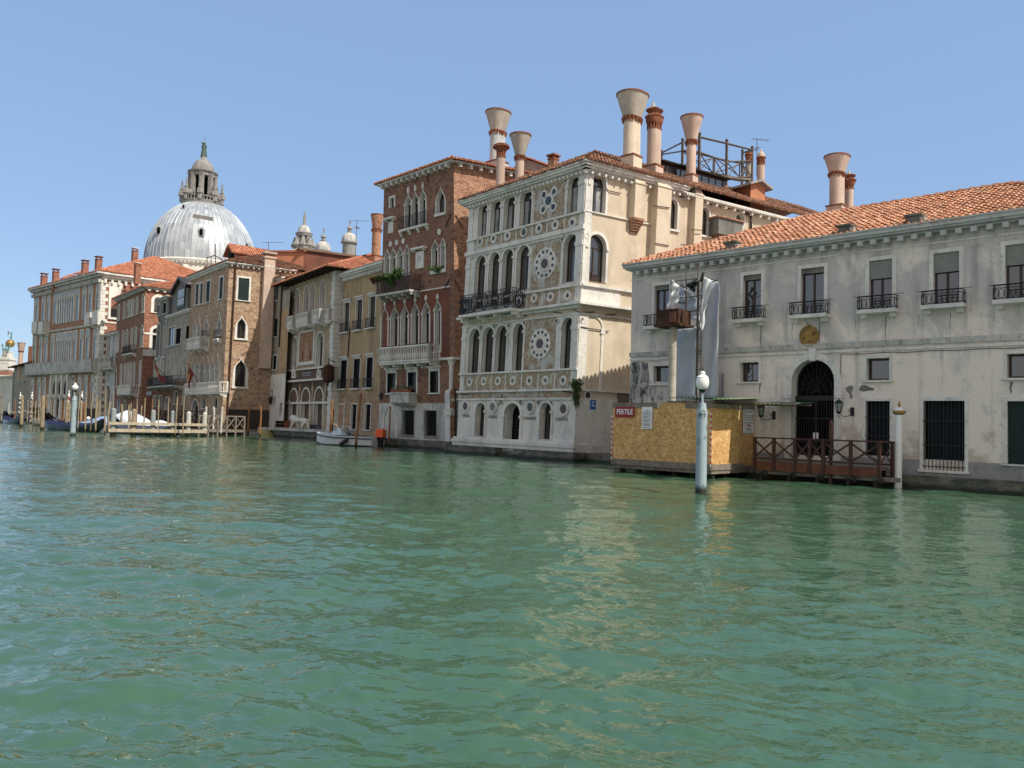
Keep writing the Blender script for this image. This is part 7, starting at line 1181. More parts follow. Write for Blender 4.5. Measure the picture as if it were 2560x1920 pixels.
lamp_post(Z14, 1545, 1110, 105, 255, 1610, 75, 64, 0, 'distant blue-grey post with round white globe lamp in front of the gondolas', [(.4,-.92),(.75,-.66),(.96,-.25),(1,.1),(.92,.42),(.72,.72),(.4,.93),(.3,1.05),(.36,1.3),(.2,1.55),(.05,1.6)])
g_ = G(*Z13(1240,1350)); wp = thing('white_pole', 'white mooring pole with gilded ring and pointed finial by the big barred window', 'mooring pole', g_); dd = g_[1]; z = lambda y: Pd(Z13(1250,y)[0], dd, Z13(1250,y)[1])[2]; mm_ = dd/F*.3255; c = np.array([g_[0], dd, 0]); tl = np.array([.02,0,0])
b = MB(); b.tube(c-[0,0,1], c+[.05,0,z(785)], 29*mm_, 26*mm_, 18); b.build('pole', ['white_enamel'], wp, 40); c = c+[.05,0,0]; b = MB(); b.lathe(c, [(28*mm_,z(790)),(47*mm_,z(775)),(47*mm_,z(762)),(38*mm_,z(757))], 18); b.lathe(c, [(6*mm_,z(732)),(11*mm_,z(715)),(8*mm_,z(700)),(1*mm_,z(682))], 10); b.build('gilded_ring', ['gold'], wp, 40); b = MB(); b.lathe(c, [(36*mm_,z(758)),(30*mm_,z(748)),(20*mm_,z(735)),(8*mm_,z(730))], 18); b.build('cap', ['white_enamel'], wp, 40)
# ================================================================= hoarding, hoist, jetty
OF = -3.25; P = fR.P
hb = thing('chipboard_hoarding', 'chipboard site hoarding on piles over the water with green corrugated canopy', 'hoarding', P(3,OF,0), fR.ang)
hx1 = fR.px(*Z11(1225,1135), OF)[0]; hx0 = fR.px(*Z11(135,1050), OF)[0]; z0 = .42; zt_ = fR.px(*Z11(1225,435), OF)[1]; zl_ = zt_-.02
n = 4; w_ = (hx1-hx0)/n
for k in range(n): b = MB(fR); up = .18 if k == 2 else 0; b.box(hx0+w_*k+.004, hx0+w_*(k+1)-.004, OF-.004*(k%2), OF+.03, z0, zl_+up, 0); b.build('chipboard_panel', ['osb'], hb)
fQ = Fr(P(hx1,OF,0)[:2], P(hx1,0,0)[:2]); sQ = fQ.px(*Z11(1700,1135))[0]
for a, c_ in ((.03, sQ/2), (sQ/2+.006, sQ), (sQ+.006, fQ.W-.05)): b = MB(fQ); b.box(a, c_, -.0, .03, z0, zl_, 0); b.build('chipboard_panel', ['osb'], hb)
b = MB(fR); b.box(hx0-.03, hx1+.02, OF-.035, OF-.006, z0-.12, z0+.1, 0); b.box(hx0-.02, hx0+w_*1.9, OF-.03, OF-.006, zl_-.02, zl_+.18, 0); b.box(hx0+w_*3.05, hx1+.02, OF-.03, OF-.006, zl_-.02, zl_+.16, 0); b.box(0, fQ.W*.72, -.032, -.003, z0-.12, z0+.09, 0, fr=fQ); b.box(0, fQ.W-.1, -.03, -.003, zl_+.0, zl_+.16, 0, fr=fQ); b.box(-.02, .16, -.03, -.004, z0+.1, zl_, 1, fr=fQ); b.box(hx0+w_*3.9, hx1, OF-.028, OF-.006, z0+.1, zl_-.03, 1); b.box(hx0, hx1, OF+.05, 0, z0-.25, z0-.02, 0); b.build('edge_board', ['plank','osb'], hb)
for k in range(6): b = MB(); p = P(hx0+.25+(hx1-hx0-.4)*k/5, OF+.35, 0); b.tube(np.array(p)+[0,0,-1], np.array(p)+[0,0,z0-.1], .1, n=8); b.build('pile', ['pile_dark'], hb)
for k in range(3): b = MB(); p = np.array(fQ.P(.5+k*1.0, .3, 0)); b.tube(p+[0,0,-1], p+[0,0,z0-.1], .1, n=8); b.build('pile', ['pile_grey'], hb)
m = N('warning_tape', .5, .3); m.flat(); m.col(m.mix(m.math('GREATER_THAN', m.math('FRACT', m.math('MULTIPLY', m.math('ADD', m.sx.outputs[2], m.sx.outputs[0]), 5)), .5), (.7,.68,.66), (.45,.03,.03)))
b = MB(fR); b.box(hx1-.02, hx1+.02, OF-.05, OF-.036, z0, zl_-.12, 0); b.box(hx0-.03, hx0+.01, OF-.05, OF-.036, z0, zl_-.3, 0); b.build('warning_tape', ['warning_tape'], hb)
# canopy of corrugated sheets on battens
def corr(fr, s0, s1, y0, y1, z, tilt, mat, name='canopy_sheet'):
    b = MB(); n = int((s1-s0)/.04); vs = []
    for i in range(n+1):
        for y, zz in ((y0, z), (y1, z+tilt)): vs.append(fr.P(s0+(s1-s0)*i/n, y, zz+.012*math.sin(i*math.pi/2)))
    b.add(vs, [(2*i,2*i+1,2*i+3,2*i+2) for i in range(n)]); o = b.build(name, [mat], hb); so_ = o.modifiers.new('thickness','SOLIDIFY'); so_.thickness = .004; return o
cx0, cz0 = fR.px(*Z11(735,318), OF); cx1 = hx1+2.3
simple('canopy_green', (.07,.17,.12), .45, .4, var=.2)
corr(fR, cx0, hx1+.1, OF-.1, 0, zl_+.36, .08, 'canopy_green'); corr(fR, hx1-.1, hx1+.95, OF-.15, -1.2, zl_+.30, .12, 'corrugated'); corr(fR, cx0+.6, hx1-1.0, OF-.16, OF+.9, zl_+.27, .05, 'corrugated'); corr(fR, hx1+.9, cx1, -1.6, 0, zl_+.22, .1, 'canopy_green'); corr(fR, hx1+.5, cx1-.5, -1.75, -.9, zl_+.2, .02, 'corrugated')
b = MB(fR); [b.box(cx0, cx1 if y > -1.7 else hx1, y, y+.06, zl_+.17, zl_+.25, 0) for y in (OF+.02, -1.6, -.3)]; b.build('batten', ['plank'], hb)
# signs on the hoarding
def sheet(fr, zf, x0, y0, x1, y1, off, label, mats, cat='sign', name='sign_board'):
    a, c_ = fr.px(*zf(x0,(y0+y1)/2), off)[0], fr.px(*zf(x1,(y0+y1)/2), off)[0]; zt_, zb_ = fr.px(*zf((x0+x1)/2,y0), off)[1], fr.px(*zf((x0+x1)/2,y1), off)[1]; t = thing(name, label, cat, fr.P(a,off,zb_), fr.ang); b = MB(fr); b.box(a, c_, off-.008, off, zb_, zt_, 0); b.build('board', mats, t); return t, a, c_, zb_, zt_
t, a, c_, zb_, zt2 = sheet(fR, Z11, 168, 428, 382, 545, OF-.04, 'dark red sign reading PERTILE at the left end of the hoarding', ['red_sign']); text_mesh('PERTILE', fR, (a+c_)/2, (zb_+zt2)/2, .28, y=OF-.052, width=(c_-a)*.82, par=t, bold=.004)
t, a, c_, zb_, zt2 = sheet(fR, Z11, 463, 430, 578, 675, OF-.04, 'white site notice sheet full of small print right of the dark red sign', ['paper']); b = MB(fR); W_ = c_-a; Hh = zt2-zb_
b.box(a+W_*.4, a+W_*.62, OF-.052, OF-.049, zt2-Hh*.17, zt2-Hh*.145, 0)
for k in range(26):
    z_ = zt2-Hh*(.22+.029*k)
    if k%6 == 5: continue
    x = a+W_*.1; en = a+W_*(random.uniform(.45,.92) if k%3 == 2 else random.uniform(.8,.93))
    while x < en: l = random.uniform(.012,.05); b.box(x, min(x+l,en), OF-.052, OF-.049, z_-Hh*.008, z_+Hh*.004, 0); x += l+.008
b.build('printed_lines', ['ink'], t)
t, a, c_, zb_, zt2 = sheet(fQ, Z11, 1582, 460, 1698, 728, -.034, 'narrow safety poster with rows of green pictograms near the jetty end of the hoarding', ['paper']); b = MB(fQ); W_ = c_-a; Hh = zt2-zb_; rb = lambda x0,x1,y0,y1,mi: b.box(a+W_*x0, a+W_*x1, -.046, -.042, zt2-Hh*y1, zt2-Hh*y0, mi)
C_ = [(a+W_*.17+W_*.1*math.cos(k*.5236), zt2-Hh*.09+W_*.1*math.sin(k*.5236)) for k in range(12)]; b.ring([(a+W_*.17+(p-a-W_*.17)*.7, zt2-Hh*.09+(q-zt2+Hh*.09)*.7) for p,q in C_], C_, -.046, -.042, 1)
for k in range(3): rb(.34,.92-.1*k,.05+.03*k,.065+.03*k,1)
for r_ in range(3):
    for k in range(4): x = .12+.22*k; b.prism([(a+W_*(x),zt2-Hh*(.27+.09*r_)),(a+W_*(x+.14),zt2-Hh*(.27+.09*r_)),(a+W_*(x+.07),zt2-Hh*(.2+.09*r_))], -.046, -.042, 2 if (r_+k)%3 else 1)
for k in range(7): rb(.1+.115*k,.18+.115*k,.53,.57,0 if k%2 else 1)
rb(.36,.68,.615,.68,3); rb(.1,.3,.63,.645,1); rb(.72,.9,.65,.665,1); rb(.1,.9,.72,.73,1); rb(.28,.75,.79,.83,1); [rb(.1+.17*k,.16+.17*k,.885,.91,1) for k in range(5)]; rb(.05,.5,.955,.985,0); rb(.5,.95,.955,.985,3); b.build('printed_marks', ['blue_sign','ink','green_ink','red_sign'], t)
wall_lantern(fR, fR.px(*Z11(1780,470), -.5)[0], fR.px(*Z11(1780,520), -.5)[1], 'iron wall lantern left of the arched gate, above the hoarding'); wall_lantern(fR, fR.px(*Z13(790,720), -.5)[0], fR.px(*Z13(790,762), -.5)[1], 'iron wall lantern right of the arched gate')
# rubbish chute pipe and rusty box
zp = lambda x, y, o: fR.px(*Z10(x, y), o); OC = -2.2
ct = thing('concrete_chute', 'pale round pipe column carrying a rusty steel box above the hoarding', 'pipe', P(3,OC,0), fR.ang); s_, ztp = zp(935, 815, OC); b = MB(); wr = abs(zp(975,1000,OC)[0]-zp(890,1000,OC)[0])/2*.9
for k in range(8): z0_ = .8+(ztp-.8)*k/8; z1_ = .8+(ztp-.8)*(k+1)/8; b.lathe(P(s_,OC,0), [(wr,z0_),(wr,z1_-.03),(wr*1.05,z1_-.025),(wr*1.05,z1_)], 18)
b.build('pipe', ['concrete'], ct, 40); a, z1_ = zp(822, 640, OC); c_ = zp(1085, 650, OC)[0]; b = MB(fR); b.box(s_-.45, s_+.5, OC-.45, OC+.45, ztp+.05, z1_, 0); b.box(s_-.55, s_+.6, OC-.5, OC+.5, ztp-.03, ztp+.05, 0); b.box(s_+.12, s_+.4, OC-.5, OC-.45, ztp+.1, ztp+.5, 1); b.build('steel_box', ['rust','red_plank'], ct)
sf = thing('hoist_scaffold', 'rusty scaffold hoist mast with tubes wrapped beside hanging sheeting', 'scaffold', P(5,-1.4,0), fR.ang); b = MB(); q = lambda x, y, o=-1.8: np.array(P(*(lambda r: (r[0], o, r[1]))(zp(x, y, o))))
sm_ = zp(1222, 700, -1.8)[0]
for dx in (0, .16): b.tube(P(sm_+dx,-1.8,.8), P(sm_+dx,-1.8,zp(1222,290,-1.8)[1]), .03, n=6)
b.tube(P(sm_-.05,-1.8,3), q(1222,25), .02, n=5); [b.tube(P(sm_,-1.8,1.2+k*.3), P(sm_+.16,-1.8,1.35+k*.3), .012, n=4) for k in range(20)]
for x0,y0,x1,y1 in ((910,270,910,640),(1085,180,1085,640),(1080,360,1080,650),(890,500,1315,450),(910,520,1095,550),(935,290,1215,262),(910,300,1095,370),(1030,310,1090,470),(900,480,960,300),(1085,640,1215,630),(1215,840,1280,815),(1190,1090,1250,1095),(1265,330,1440,285),(1440,250,1440,290),(1370,270,1440,285)): b.tube(q(x0,y0), q(x1,y1), .022, n=5)
b.build('scaffold_tube', ['scaffold'], sf); b = MB(); b.tube(P(sm_+.07,-1.8,zp(1222,300,-1.8)[1]), P(sm_+.2,-1.8,zp(1222,200,-1.8)[1]), .05, n=6); b.tube(P(sm_+.2,-1.8,zp(1222,200,-1.8)[1]), P(sm_+.22,-1.9,zp(1222,290,-1.8)[1]), .04, n=6); b.build('pulley', ['iron'], sf)
def cloth(name, label, pts, off, mats, amp=.05, par=None, thick=.01, cuts=3):
    q = [np.array(p) for p in pts]; t = thing(name, label, 'sheeting', P(q[0][0],off,q[0][1]), fR.ang); b = MB(fR); n = len(pts); L_, R_ = pts[:n//2], pts[n//2:][::-1]; m_ = 14; rows = 22; ip = lambda A, f: (lambda i, g: (A[i][0]+(A[i+1][0]-A[i][0])*g, A[i][1]+(A[i+1][1]-A[i][1])*g))(min(int(f*(len(A)-1)), len(A)-2), f*(len(A)-1)-min(int(f*(len(A)-1)), len(A)-2))
    vs = []
    for r_ in range(rows+1):
        l, rr_ = ip(L_, r_/rows), ip(R_, r_/rows)
        for k in range(m_+1): f = k/m_; s_ = l[0]+(rr_[0]-l[0])*f; z_ = l[1]+(rr_[1]-l[1])*f; vs.append(P(s_, off+amp*math.sin(f*9+r_*.25)+amp*.5*math.sin(r_*.9+f*4), z_))
    b.add(vs, [(r_*(m_+1)+k, r_*(m_+1)+k+1, (r_+1)*(m_+1)+k+1, (r_+1)*(m_+1)+k) for r_ in range(rows) for k in range(m_)]); o = b.build('sheet', mats, t, True); so_ = o.modifiers.new('thickness','SOLIDIFY'); so_.thickness = thick; return t
zq_ = lambda pts, o: [zp(x, y, o) for x, y in pts]
cloth('tower_sheeting', 'tall blue-grey plastic sheet hanging down the wall behind the hoist', zq_([(1290,245),(1275,500),(1260,870),(1250,1475),(1240,1640),(1445,1640),(1455,1330),(1460,900),(1475,400),(1455,300)], -.9), -.9, ['sheeting'], .05)
cloth('lower_sheeting', 'blue-grey plastic sheet stretched between the pipe and the hoist mast', zq_([(985,855),(975,1100),(970,1640),(1225,1640),(1210,1100),(1205,815)], -1.2), -1.2, ['sheeting'], .03)
cloth('lit_sheeting', 'bright white folded flap of sheeting at the top of the hoist', zq_([(1290,240),(1262,450),(1265,700),(1258,860),(1275,860),(1300,640),(1345,500),(1385,285)], -2.3), -2.3, ['sheeting_lit'], .06)
cloth('torn_sheet', 'white torn sheet bulging at the left of the scaffold cage', zq_([(912,268),(900,450),(870,640),(960,640),(1010,480),(1005,350)], -2.0), -2.0, ['sheeting_lit'], .08)
cloth('grey_sheet', 'pale grey sheet inside the scaffold cage', zq_([(1000,330),(1000,500),(965,640),(1240,760),(1215,500),(1100,400)], -1.1), -1.1, ['sheeting'], .05)
cloth('black_rag', 'black torn plastic rag hanging from the scaffold', zq_([(1195,265),(1110,310),(1085,345),(1175,420),(1195,390),(1215,310)], -1.9), -1.9, ['black_paint'], .05)
tb = thing('leaning_tubes', 'timber plank and grey pipe leaning on the wall above the hoarding', 'planks', P(5.6,-.3,3), fR.ang); a, z_ = fR.px(*Z11(1305,55), -.3); b = MB(fR); b.box(a-.09, a+.07, -.38, -.3, 2.6, z_, 0); b.build('plank', ['pale_timber'], tb); b = MB(); b.tube(P(a+.2,-.3,2.6), P(a+.2,-.3,z_-.03), .055, n=10); b.build('pipe', ['steel_grey'], tb)
# jetty
jt = thing('timber_jetty', 'dark brown timber jetty with crossed railings below the arched gate', 'jetty', P(8,-1.2,0), fR.ang); OJ = -1.35; j0 = fR.px(*Z13(150,1100), OJ)[0]; j1 = fR.px(*Z13(1115,1200), OJ)[0]; j1b = fR.px(*Z13(1200,1100), OJ+.5)[0]
zd = .62; b = MB(fR); b.box(j0, j1, OJ+.02, 0, zd-.06, zd, 0); b.box(j1, j1b, OJ+.5, 0, zd-.06, zd, 0); b.build('deck', ['plank'], jt); b = MB(fR); b.box(j0-.02, j1, OJ-.05, OJ+.02, zd-.28, zd+.01, 0); b.box(j1, j1b, OJ+.45, OJ+.5, zd-.25, zd-.06, 1); b.box(j0, j1+.5, OJ+.1, OJ+.3, zd-.42, zd-.28, 1); b.build('fascia_beam', ['red_plank','plank'], jt)
zr_ = fR.px(*Z13(600,985), OJ)[1]; zlo = zd+.1; xs = [fR.px(*Z13(x,1100), OJ)[0] for x in (148,295,458,570,675,885,1105)]; r = MB(fR)
for i, x in enumerate(xs): r.box(x-.05, x+.05, OJ-.1, OJ-.0, zd-.3, zr_, 0)
for a, c_ in zip(xs[:-1], xs[1:]):
    y_ = OJ-.05
    for p, q_ in (((a,zlo+.06),(c_,zr_-.06)),((a,zr_-.06),(c_,zlo+.06))): 
        dx, dz = q_[0]-p[0], q_[1]-p[1]; L = math.hypot(dx,dz); nx, nz = -dz/L*.03, dx/L*.03; r.prism([(p[0]-nx,p[1]-nz),(q_[0]-nx,q_[1]-nz),(q_[0]+nx,q_[1]+nz),(p[0]+nx,p[1]+nz)], y_-.02+(.022 if p[1] > q_[1] else 0), y_+.0+(.022 if p[1] > q_[1] else 0), 0, back=True)
r.box(xs[0], xs[-1], OJ-.08, OJ-.02, zlo, zlo+.06, 0); r.box(xs[0]-.05, xs[-1]+.05, OJ-.11, OJ+.02, zr_, zr_+.05, 0)
ye = 0; x = xs[-1]; r.box(x-.02, j1b, OJ-.08, OJ-.02, zr_-.0, zr_+.05, 0); r.box(j1b-.05, j1b+.05, OJ+.45, OJ+.55, zd-.3, zr_, 0)
for p, q_ in (((x,zlo),(j1b,zr_-.05)),((x,zr_-.05),(j1b,zlo))): r.tube(P(p[0],OJ,p[1]), P(q_[0],OJ+.5,q_[1]), .03, n=4)
r.tube(P(x,OJ,zlo+.03), P(j1b,OJ+.5,zlo+.03), .03, n=4); r.tube(P(x,OJ,zr_+.02), P(j1b,OJ+.5,zr_+.02), .035, n=4); r.box(j1b-.03, j1b+.03, OJ+.5, 0, zr_-.02, zr_+.04, 0); r.build('railing', ['brown_paint'], jt)
for x in (195, 410, 625, 865, 1075): s_ = fR.px(*Z13(x,1300), OJ+.1)[0]; b = MB(fR); b.box(s_-.05, s_+.05, OJ+.03, OJ+.13, -1, zd-.2, 0); b.box(s_+.08, s_+.25, OJ+.1, OJ+.2, .12, zd-.3, 0); b.build('pile', ['pile_grey'], jt)
pole(Z13, 730, 848, 725, 1322, 29, 'brown_paint', 'square dark red post standing against the middle of the jetty', None, n=4, taper=1, bent=False)
# ================================================================= boats
def loft(secs, m=0, b=None, cap=True):
    b = b or MB(); n = len(secs[0]); vs = [p for s in secs for p in s]; fs = [(i*n+j, (i+1)*n+j, (i+1)*n+j+1, i*n+j+1) for i in range(len(secs)-1) for j in range(n-1)]
    if cap: fs += [list(range(n))[::-1], [(len(secs)-1)*n+j for j in range(n)]]
    b.add(vs, fs, m); return b
def gondola(bow, stern, label, cover, L=10.8, ferro=True):
    bow = np.array([bow[0],bow[1],0.]); u = np.array([stern[0],stern[1],0.])-bow; u /= np.linalg.norm(u); v = np.array([-u[1],u[0],0]); t = thing('gondola', label, 'gondola', bow+u*L/2, math.atan2(u[1],u[0]), 'gondolas moored at the left')
    hw = lambda s: .72*max(math.sin(math.pi*min(max(s*.94+.03,0),1)),0)**.75+.03; sh = lambda s: .42+1.15*max(0,(.30-s)/.30)**2.1+.75*max(0,(s-.72)/.28)**2.1; ke = lambda s: -.18+1.0*max(0,(.2-s)/.2)**1.7+.7*max(0,(s-.82)/.18)**1.7
    S_ = np.linspace(0,1,29); P_ = lambda s,y,z: bow+u*L*s+v*y+np.array([0,0,z]); secs = [[P_(s,-hw(s)*1.0,sh(s)),P_(s,-hw(s)*.93,(sh(s)*.4+ke(s)*.6)),P_(s,-hw(s)*.55,ke(s)),P_(s,hw(s)*.55,ke(s)),P_(s,hw(s)*.93,(sh(s)*.4+ke(s)*.6)),P_(s,hw(s),sh(s))] for s in S_]
    b = loft(secs); b.path([P_(s,-hw(s),sh(s)+.01) for s in S_], .03, 5); b.path([P_(s,hw(s),sh(s)+.01) for s in S_], .03, 5); b.build('hull', ['black_paint'], t, 40)
    b = MB(); vs = [P_(s,y*hw(s)*.97,sh(s)+(.0 if y else (.1 if s < .2 or s > .82 else .32))) for s in S_[3:27] for y in (-1,-.5,0,.5,1)]; b.add(vs, [(i*5+j,i*5+j+1,(i+1)*5+j+1,(i+1)*5+j) for i in range(23) for j in range(4)]); b.build('cover', [cover], t, True)
    if ferro: b = MB(); b.path([P_(0.0,0,sh(0)-.1), P_(-.008,0,sh(0)+.25), P_(.008,0,sh(0)+.42), P_(.025,0,sh(0)+.3)], .035, 5); b.build('bow_iron', ['steel_grey'], t)
    return t
gB = G(*Z14(935,830)); gondola(Pd(Z14(925,700)[0], 76), Pd(Z15(560,870)[0], 68), 'black gondola with raised bow and blue-grey cover beside the grey lamp post', 'navy')
gondola(Pd(Z14(110,640)[0], 105), Pd(Z14(900,800)[0], 88), 'dark blue covered gondola at the far left with curled bow', 'navy'); gondola(Pd(Z14(-150,700)[0], 112), Pd(Z14(330,790)[0], 104), 'grey covered gondola cut by the left picture edge', 'tarp_grey', ferro=False)
gondola(Pd(Z15(300,830)[0], 70), Pd(Z15(1500,830)[0], 64), 'black gondola lying behind the timber barrier', 'tarp_grey', L=11.5); gondola(Pd(Z14(1000,700)[0], 84), Pd(Z14(2000,800)[0], 80), 'gondola with purple-grey cover behind the grey lamp post', 'tarp_grey')
def covered_boat(c, ang, L, W_, h, mats, label, peak=.5):
    c = np.array([c[0],c[1],0.]); u = np.array([math.cos(ang),math.sin(ang),0]); v = np.array([-u[1],u[0],0]); t = thing('covered_boat', label, 'boat', c, ang, 'boats under covers'); P_ = lambda s,y,z: c+u*s+v*y+np.array([0,0,z]); S_ = np.linspace(-L/2,L/2,13); hw = lambda s: W_/2*(1-max(0,(s+L*.1)/(L*.6))**2.2*.95); b = loft([[P_(s,-hw(s),.62),P_(s,-hw(s)*.9,.0),P_(s,0,-.25),P_(s,hw(s)*.9,0),P_(s,hw(s),.62)] for s in S_]); b.build('hull', [mats[0]], t, 40)
    top = lambda s: .66+h*math.exp(-((s/L+.5-peak)/.28)**2); b = loft([[P_(s,-hw(s)*1.04,.58),P_(s,-hw(s)*.8,.6+(top(s)-.6)*.6),P_(s,0,top(s)),P_(s,hw(s)*.8,.6+(top(s)-.6)*.6),P_(s,hw(s)*1.04,.58)] for s in S_]); b.build('cover', [mats[1]], t)
    b = MB(); b.path([P_(s,-hw(s)*1.05,.6) for s in S_], .06, 5); b.build('rubbing_strake', [mats[2]], t); return t
covered_boat(Pd(Z15(720,700)[0], 73), -.62, 8.6, 3.0, 1.35, ['boat_white','tarp_white','boat_white'], 'large boat under a peaked white and pale blue cover behind the barrier', .42)
covered_boat(Pd(Z15(170,690)[0], 74), -.45, 6.0, 2.4, .75, ['boat_white','tarp_blue','boat_white'], 'white cabin boat under a bright blue cover left of the white-covered one', .5)
covered_boat(Pd(Z15(1270,740)[0], 74), -.2, 4.0, 2.0, .5, ['navy','tarp_white','navy'], 'small boat under a rounded pale blue cover at the right of the barrier', .5)
t = thing('buoy', 'round cream buoy left of the blue covered boat', 'buoy', Pd(Z14(1880,730)[0], 80)); b = MB(); b.ball(Pd(Z14(1880,732)[0], 80, Z14(1880,732)[1]), .19, 12); b.build('float', ['white_enamel'], t, True)
# white motorboat
gb, gs = G(*Z17(1050,1310)), G(*Z17(1730,1335)); u = (gs-gb); u[2] = 0; Lb = 4.6; u = np.array([.93,-.36,0]); u /= np.linalg.norm(u); v = np.array([-u[1],u[0],0]); c = G(*Z17(1560,1335))-u*2.1+v*.75; t = thing('motorboat', 'white open motorboat with windscreen and orange outboard moored by the ochre house', 'boat', c, math.atan2(u[1],u[0]))
P_ = lambda s,y,z: c+u*s+v*y+np.array([0,0,z]); S_ = np.linspace(-2.4,2.3,15); hw = lambda s: .88*(1-max(0,(-s+.2)/2.65)**2.4); sh = lambda s: .62+.14*max(0,-s/2.4)**1.5; ke = lambda s: -.15+.5*max(0,(-s-1.5)/.9)**1.5
secs = [[P_(s,-hw(s),sh(s)),P_(s,-hw(s)*.88,.12+ke(s)*.3),P_(s,0,ke(s)),P_(s,hw(s)*.88,.12+ke(s)*.3),P_(s,hw(s),sh(s))] for s in S_]; b = loft(secs); b.build('hull', ['boat_white'], t, 40)
b = MB(); b.add([P_(s,y*hw(s)*.99,sh(s)+.01+(0 if abs(y) == 1 else .07)) for s in S_[:7] for y in (-1,-.4,.4,1)], [(i*4+j,i*4+j+1,i*4+j+5,i*4+j+4) for i in range(6) for j in range(3)])
for y in (-1, 1): b.add([P_(s,y*hw(s)*k,sh(s)+.012) for s in S_[6:] for k in (1,.72)], [(i*2,i*2+1,i*2+3,i*2+2) for i in range(8)])
b.add([P_(S_[-1],-.86,.63),P_(S_[-1],.86,.63),P_(S_[-1]-.7,.86,.63),P_(S_[-1]-.7,-.86,.63)], [(0,1,2,3)]); b.build('deck', ['boat_white'], t); b = MB(); b.add([P_(-.5,-.6,.25),P_(1.7,-.6,.25),P_(1.7,.6,.25),P_(-.5,.6,.25)], [(0,1,2,3)]); b.box if 0 else None; b.hexa([P_(x,y,z) for z in (.25,.5) for x,y in ((.5,-.55),(1.0,-.55),(1.0,.55),(.5,.55))]); b.build('cockpit', ['steel_grey'], t)
b = MB(); b.path([P_(s,-hw(s)-.01,sh(s)-.12) for s in S_], .035, 5); b.path([P_(s,hw(s)+.01,sh(s)-.12) for s in S_], .035, 5); b.build('rubbing_strake', ['navy'], t)
m = N('windscreen', .05, .5); m.col((.5,.55,.58)); m.b.inputs['Transmission Weight'].default_value = .85; m.b.inputs['Alpha'].default_value = .45
b = MB(); b.add([P_(-1.1,-.62,.74),P_(-1.35,0,.78),P_(-1.1,.62,.74),P_(-.35,.6,1.2),P_(-.55,0,1.26),P_(-.35,-.6,1.2),P_(.5,-.78,.66),P_(.5,.78,.66)], [(0,1,4,5),(1,2,3,4),(0,5,6),(2,7,3)]); b.build('windscreen', ['windscreen'], t); b = MB(); b.path([P_(.5,-.78,.66),P_(-.35,-.6,1.2),P_(-.55,0,1.26),P_(-.35,.6,1.2),P_(.5,.78,.66)], .018, 5); b.path([P_(-1.1,-.62,.74),P_(-.35,-.6,1.2)], .014, 4); b.build('windscreen_frame', ['steel_grey'], t)
ob = MB(); o_ = P_(2.55,0,0); bxx = lambda x0,x1,y0,y1,z0,z1,mi,tp=1.: ob.hexa([P_(2.3+(x0+x1)/2+(x-(x0+x1)/2)*k,y*k,z) for z,k in ((z0,1),(z1,tp)) for x,y in ((x0,y0),(x1,y0),(x1,y1),(x0,y1))], mi)
bxx(-.1,.45,-.24,.24,.62,1.06,0); bxx(-.06,.4,-.2,.2,1.06,1.16,0,.85); bxx(.05,.3,-.12,.12,-.3,.62,1); bxx(-.12,.4,-.2,.2,.48,.62,1); bxx(.28,.3,-.05,.12,.98,1.04,1); ob.build('outboard_motor', ['orange_plastic','black_paint'], t)
fd = MB(); fd.tube(P_(.6,-1.0,.42), P_(.1,-1.05,.1), .12, n=10); fd.build('fender', ['black_paint'], t, 40)
# walkway behind the barrier and dock by the brick house
fw_ = Fr(Pd(Z15(2160,900)[0], 66)[:2], Pd(Z16(860,850)[0], 69)[:2]); q = thing('landing_stage', 'grey timber landing stage with crossed railings in front of the brown brick house', 'jetty', fw_.A, fw_.ang); b = MB(fw_); b.box(-1, fw_.W, -.6, 2, .35, .55, 0); b.build('deck', ['plank'], q); b = MB(fw_); zt_ = fw_.px(*Z16(700,510))[1]
for k in range(6): x = -1+(fw_.W+1)*k/5; b.box(x-.06, x+.06, -.6, -.48, -1, zt_, 0)
for k in range(5): x0 = -1+(fw_.W+1)*k/5; x1 = x0+(fw_.W+1)/5; b.tube(fw_.P(x0,-.54,.6), fw_.P(x1,-.54,zt_-.05), .05, n=4); b.tube(fw_.P(x1,-.54,.6), fw_.P(x0,-.54,zt_-.05), .05, n=4)
b.box(-1, fw_.W, -.58, -.5, zt_-.08, zt_+.02, 0); b.build('railing', ['plank'], q)
fw_ = Fr(Pd(Z15(1150,700)[0], 84)[:2], Pd(Z15(2100,700)[0], 76)[:2]); q = thing('landing_stage', 'dark landing stage with crossed railings below the dormer house doorway', 'jetty', fw_.A, fw_.ang); b = MB(fw_); b.box(0, fw_.W, 0, 2, .5, .7, 0); zt_ = fw_.px(*Z15(1300,520))[1]
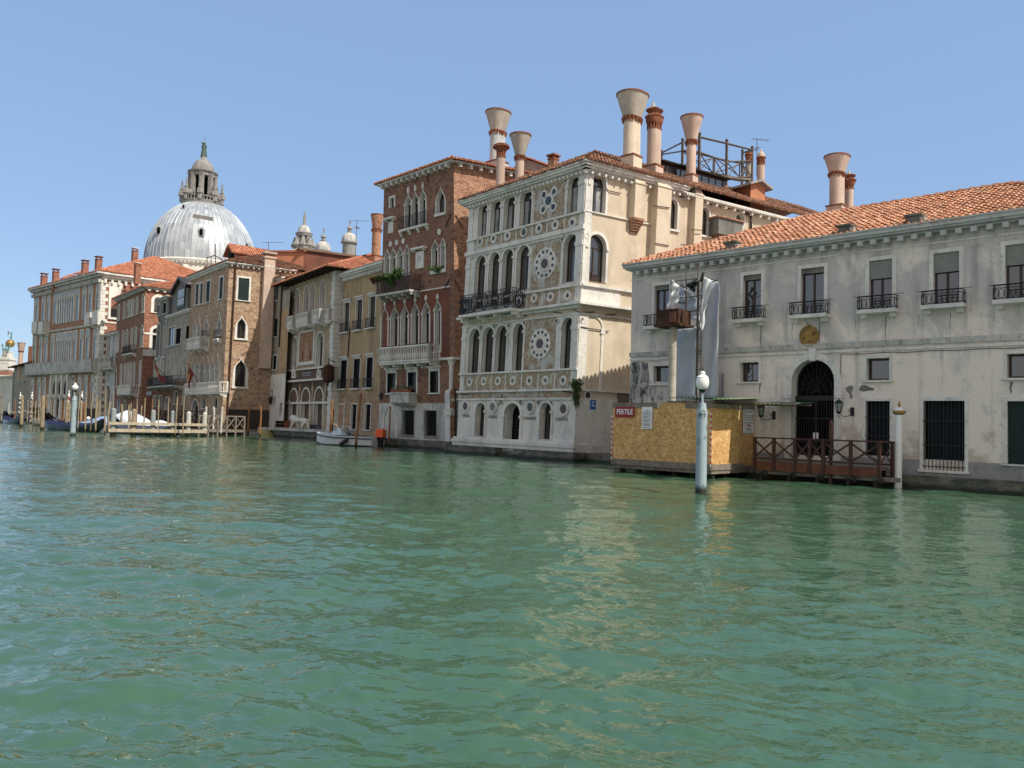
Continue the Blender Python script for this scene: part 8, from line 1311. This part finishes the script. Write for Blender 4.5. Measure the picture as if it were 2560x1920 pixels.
for k in range(9): x = fw_.W*k/8; b.box(x-.07, x+.07, -.05, .07, -1, zt_, 0)
for k in range(8): x0 = fw_.W*k/8; x1 = x0+fw_.W/8; b.tube(fw_.P(x0,0,.7), fw_.P(x1,0,zt_-.05), .06, n=4); b.tube(fw_.P(x1,0,.7), fw_.P(x0,0,zt_-.05), .06, n=4)
b.box(0, fw_.W, -.06, .06, zt_-.1, zt_, 0); b.build('railing', ['pile_dark'], q)
sg = thing('hanging_notice', 'small pale board above the dark landing of the thin arcaded house', 'sign', Pd(Z21(760,1190)[0], 90)); a = Pd(Z21(705,1190)[0], 90, Z21(705,1190)[1]); c_ = Pd(Z21(820,1190)[0], 89, Z21(820,1190)[1]); b = MB(); b.hexa([a+[0,0,-.22],c_+[0,0,-.22],c_+[0,.1,-.22],a+[0,.1,-.22],a+[0,0,.22],c_+[0,0,.22],c_+[0,.1,.22],a+[0,.1,.22]]); b.build('board', ['steel_grey'], sg)

# ropes between the left-hand poles
for i, (x0,y0,x1,y1,sag,lb) in enumerate([(200,565,460,560,.25,'slack pale rope strung between the two leftmost posts'),(480,545,835,570,.3,'slack pale rope between the first thick post and the gondola poles'),(720,800,790,840,.35,'green rope looped on the leaning pole by the far-left gondola')]):
    a_ = Pd(Z14(x0,y0)[0], 93, Z14(x0,y0)[1]); b_ = Pd(Z14(x1,y1)[0], 93, Z14(x1,y1)[1]); t = thing('mooring_rope', lb, 'rope', a_); b = MB(); b.path([a_+(b_-a_)*k/10-np.array([0,0,sag*math.sin(math.pi*k/10)]) for k in range(11)], .03, 4); b.build('rope', ['rope' if i < 2 else 'leaf'], t)
a_ = Pd(Z17(715,810)[0], 53.5, Z17(715,810)[1]); t = thing('mooring_rope', 'pale rope tied round the leaning orange-brown post at the terrace corner', 'rope', a_); b = MB(); q = [Pd(Z17(x,y)[0], 53.4+.02*k, Z17(x,y)[1]) for k,(x,y) in enumerate([(715,810),(745,825),(780,850),(830,860),(870,885),(900,960),(930,1090)])]; b.path(q, .022, 4); b.build('rope', ['rope'], t)
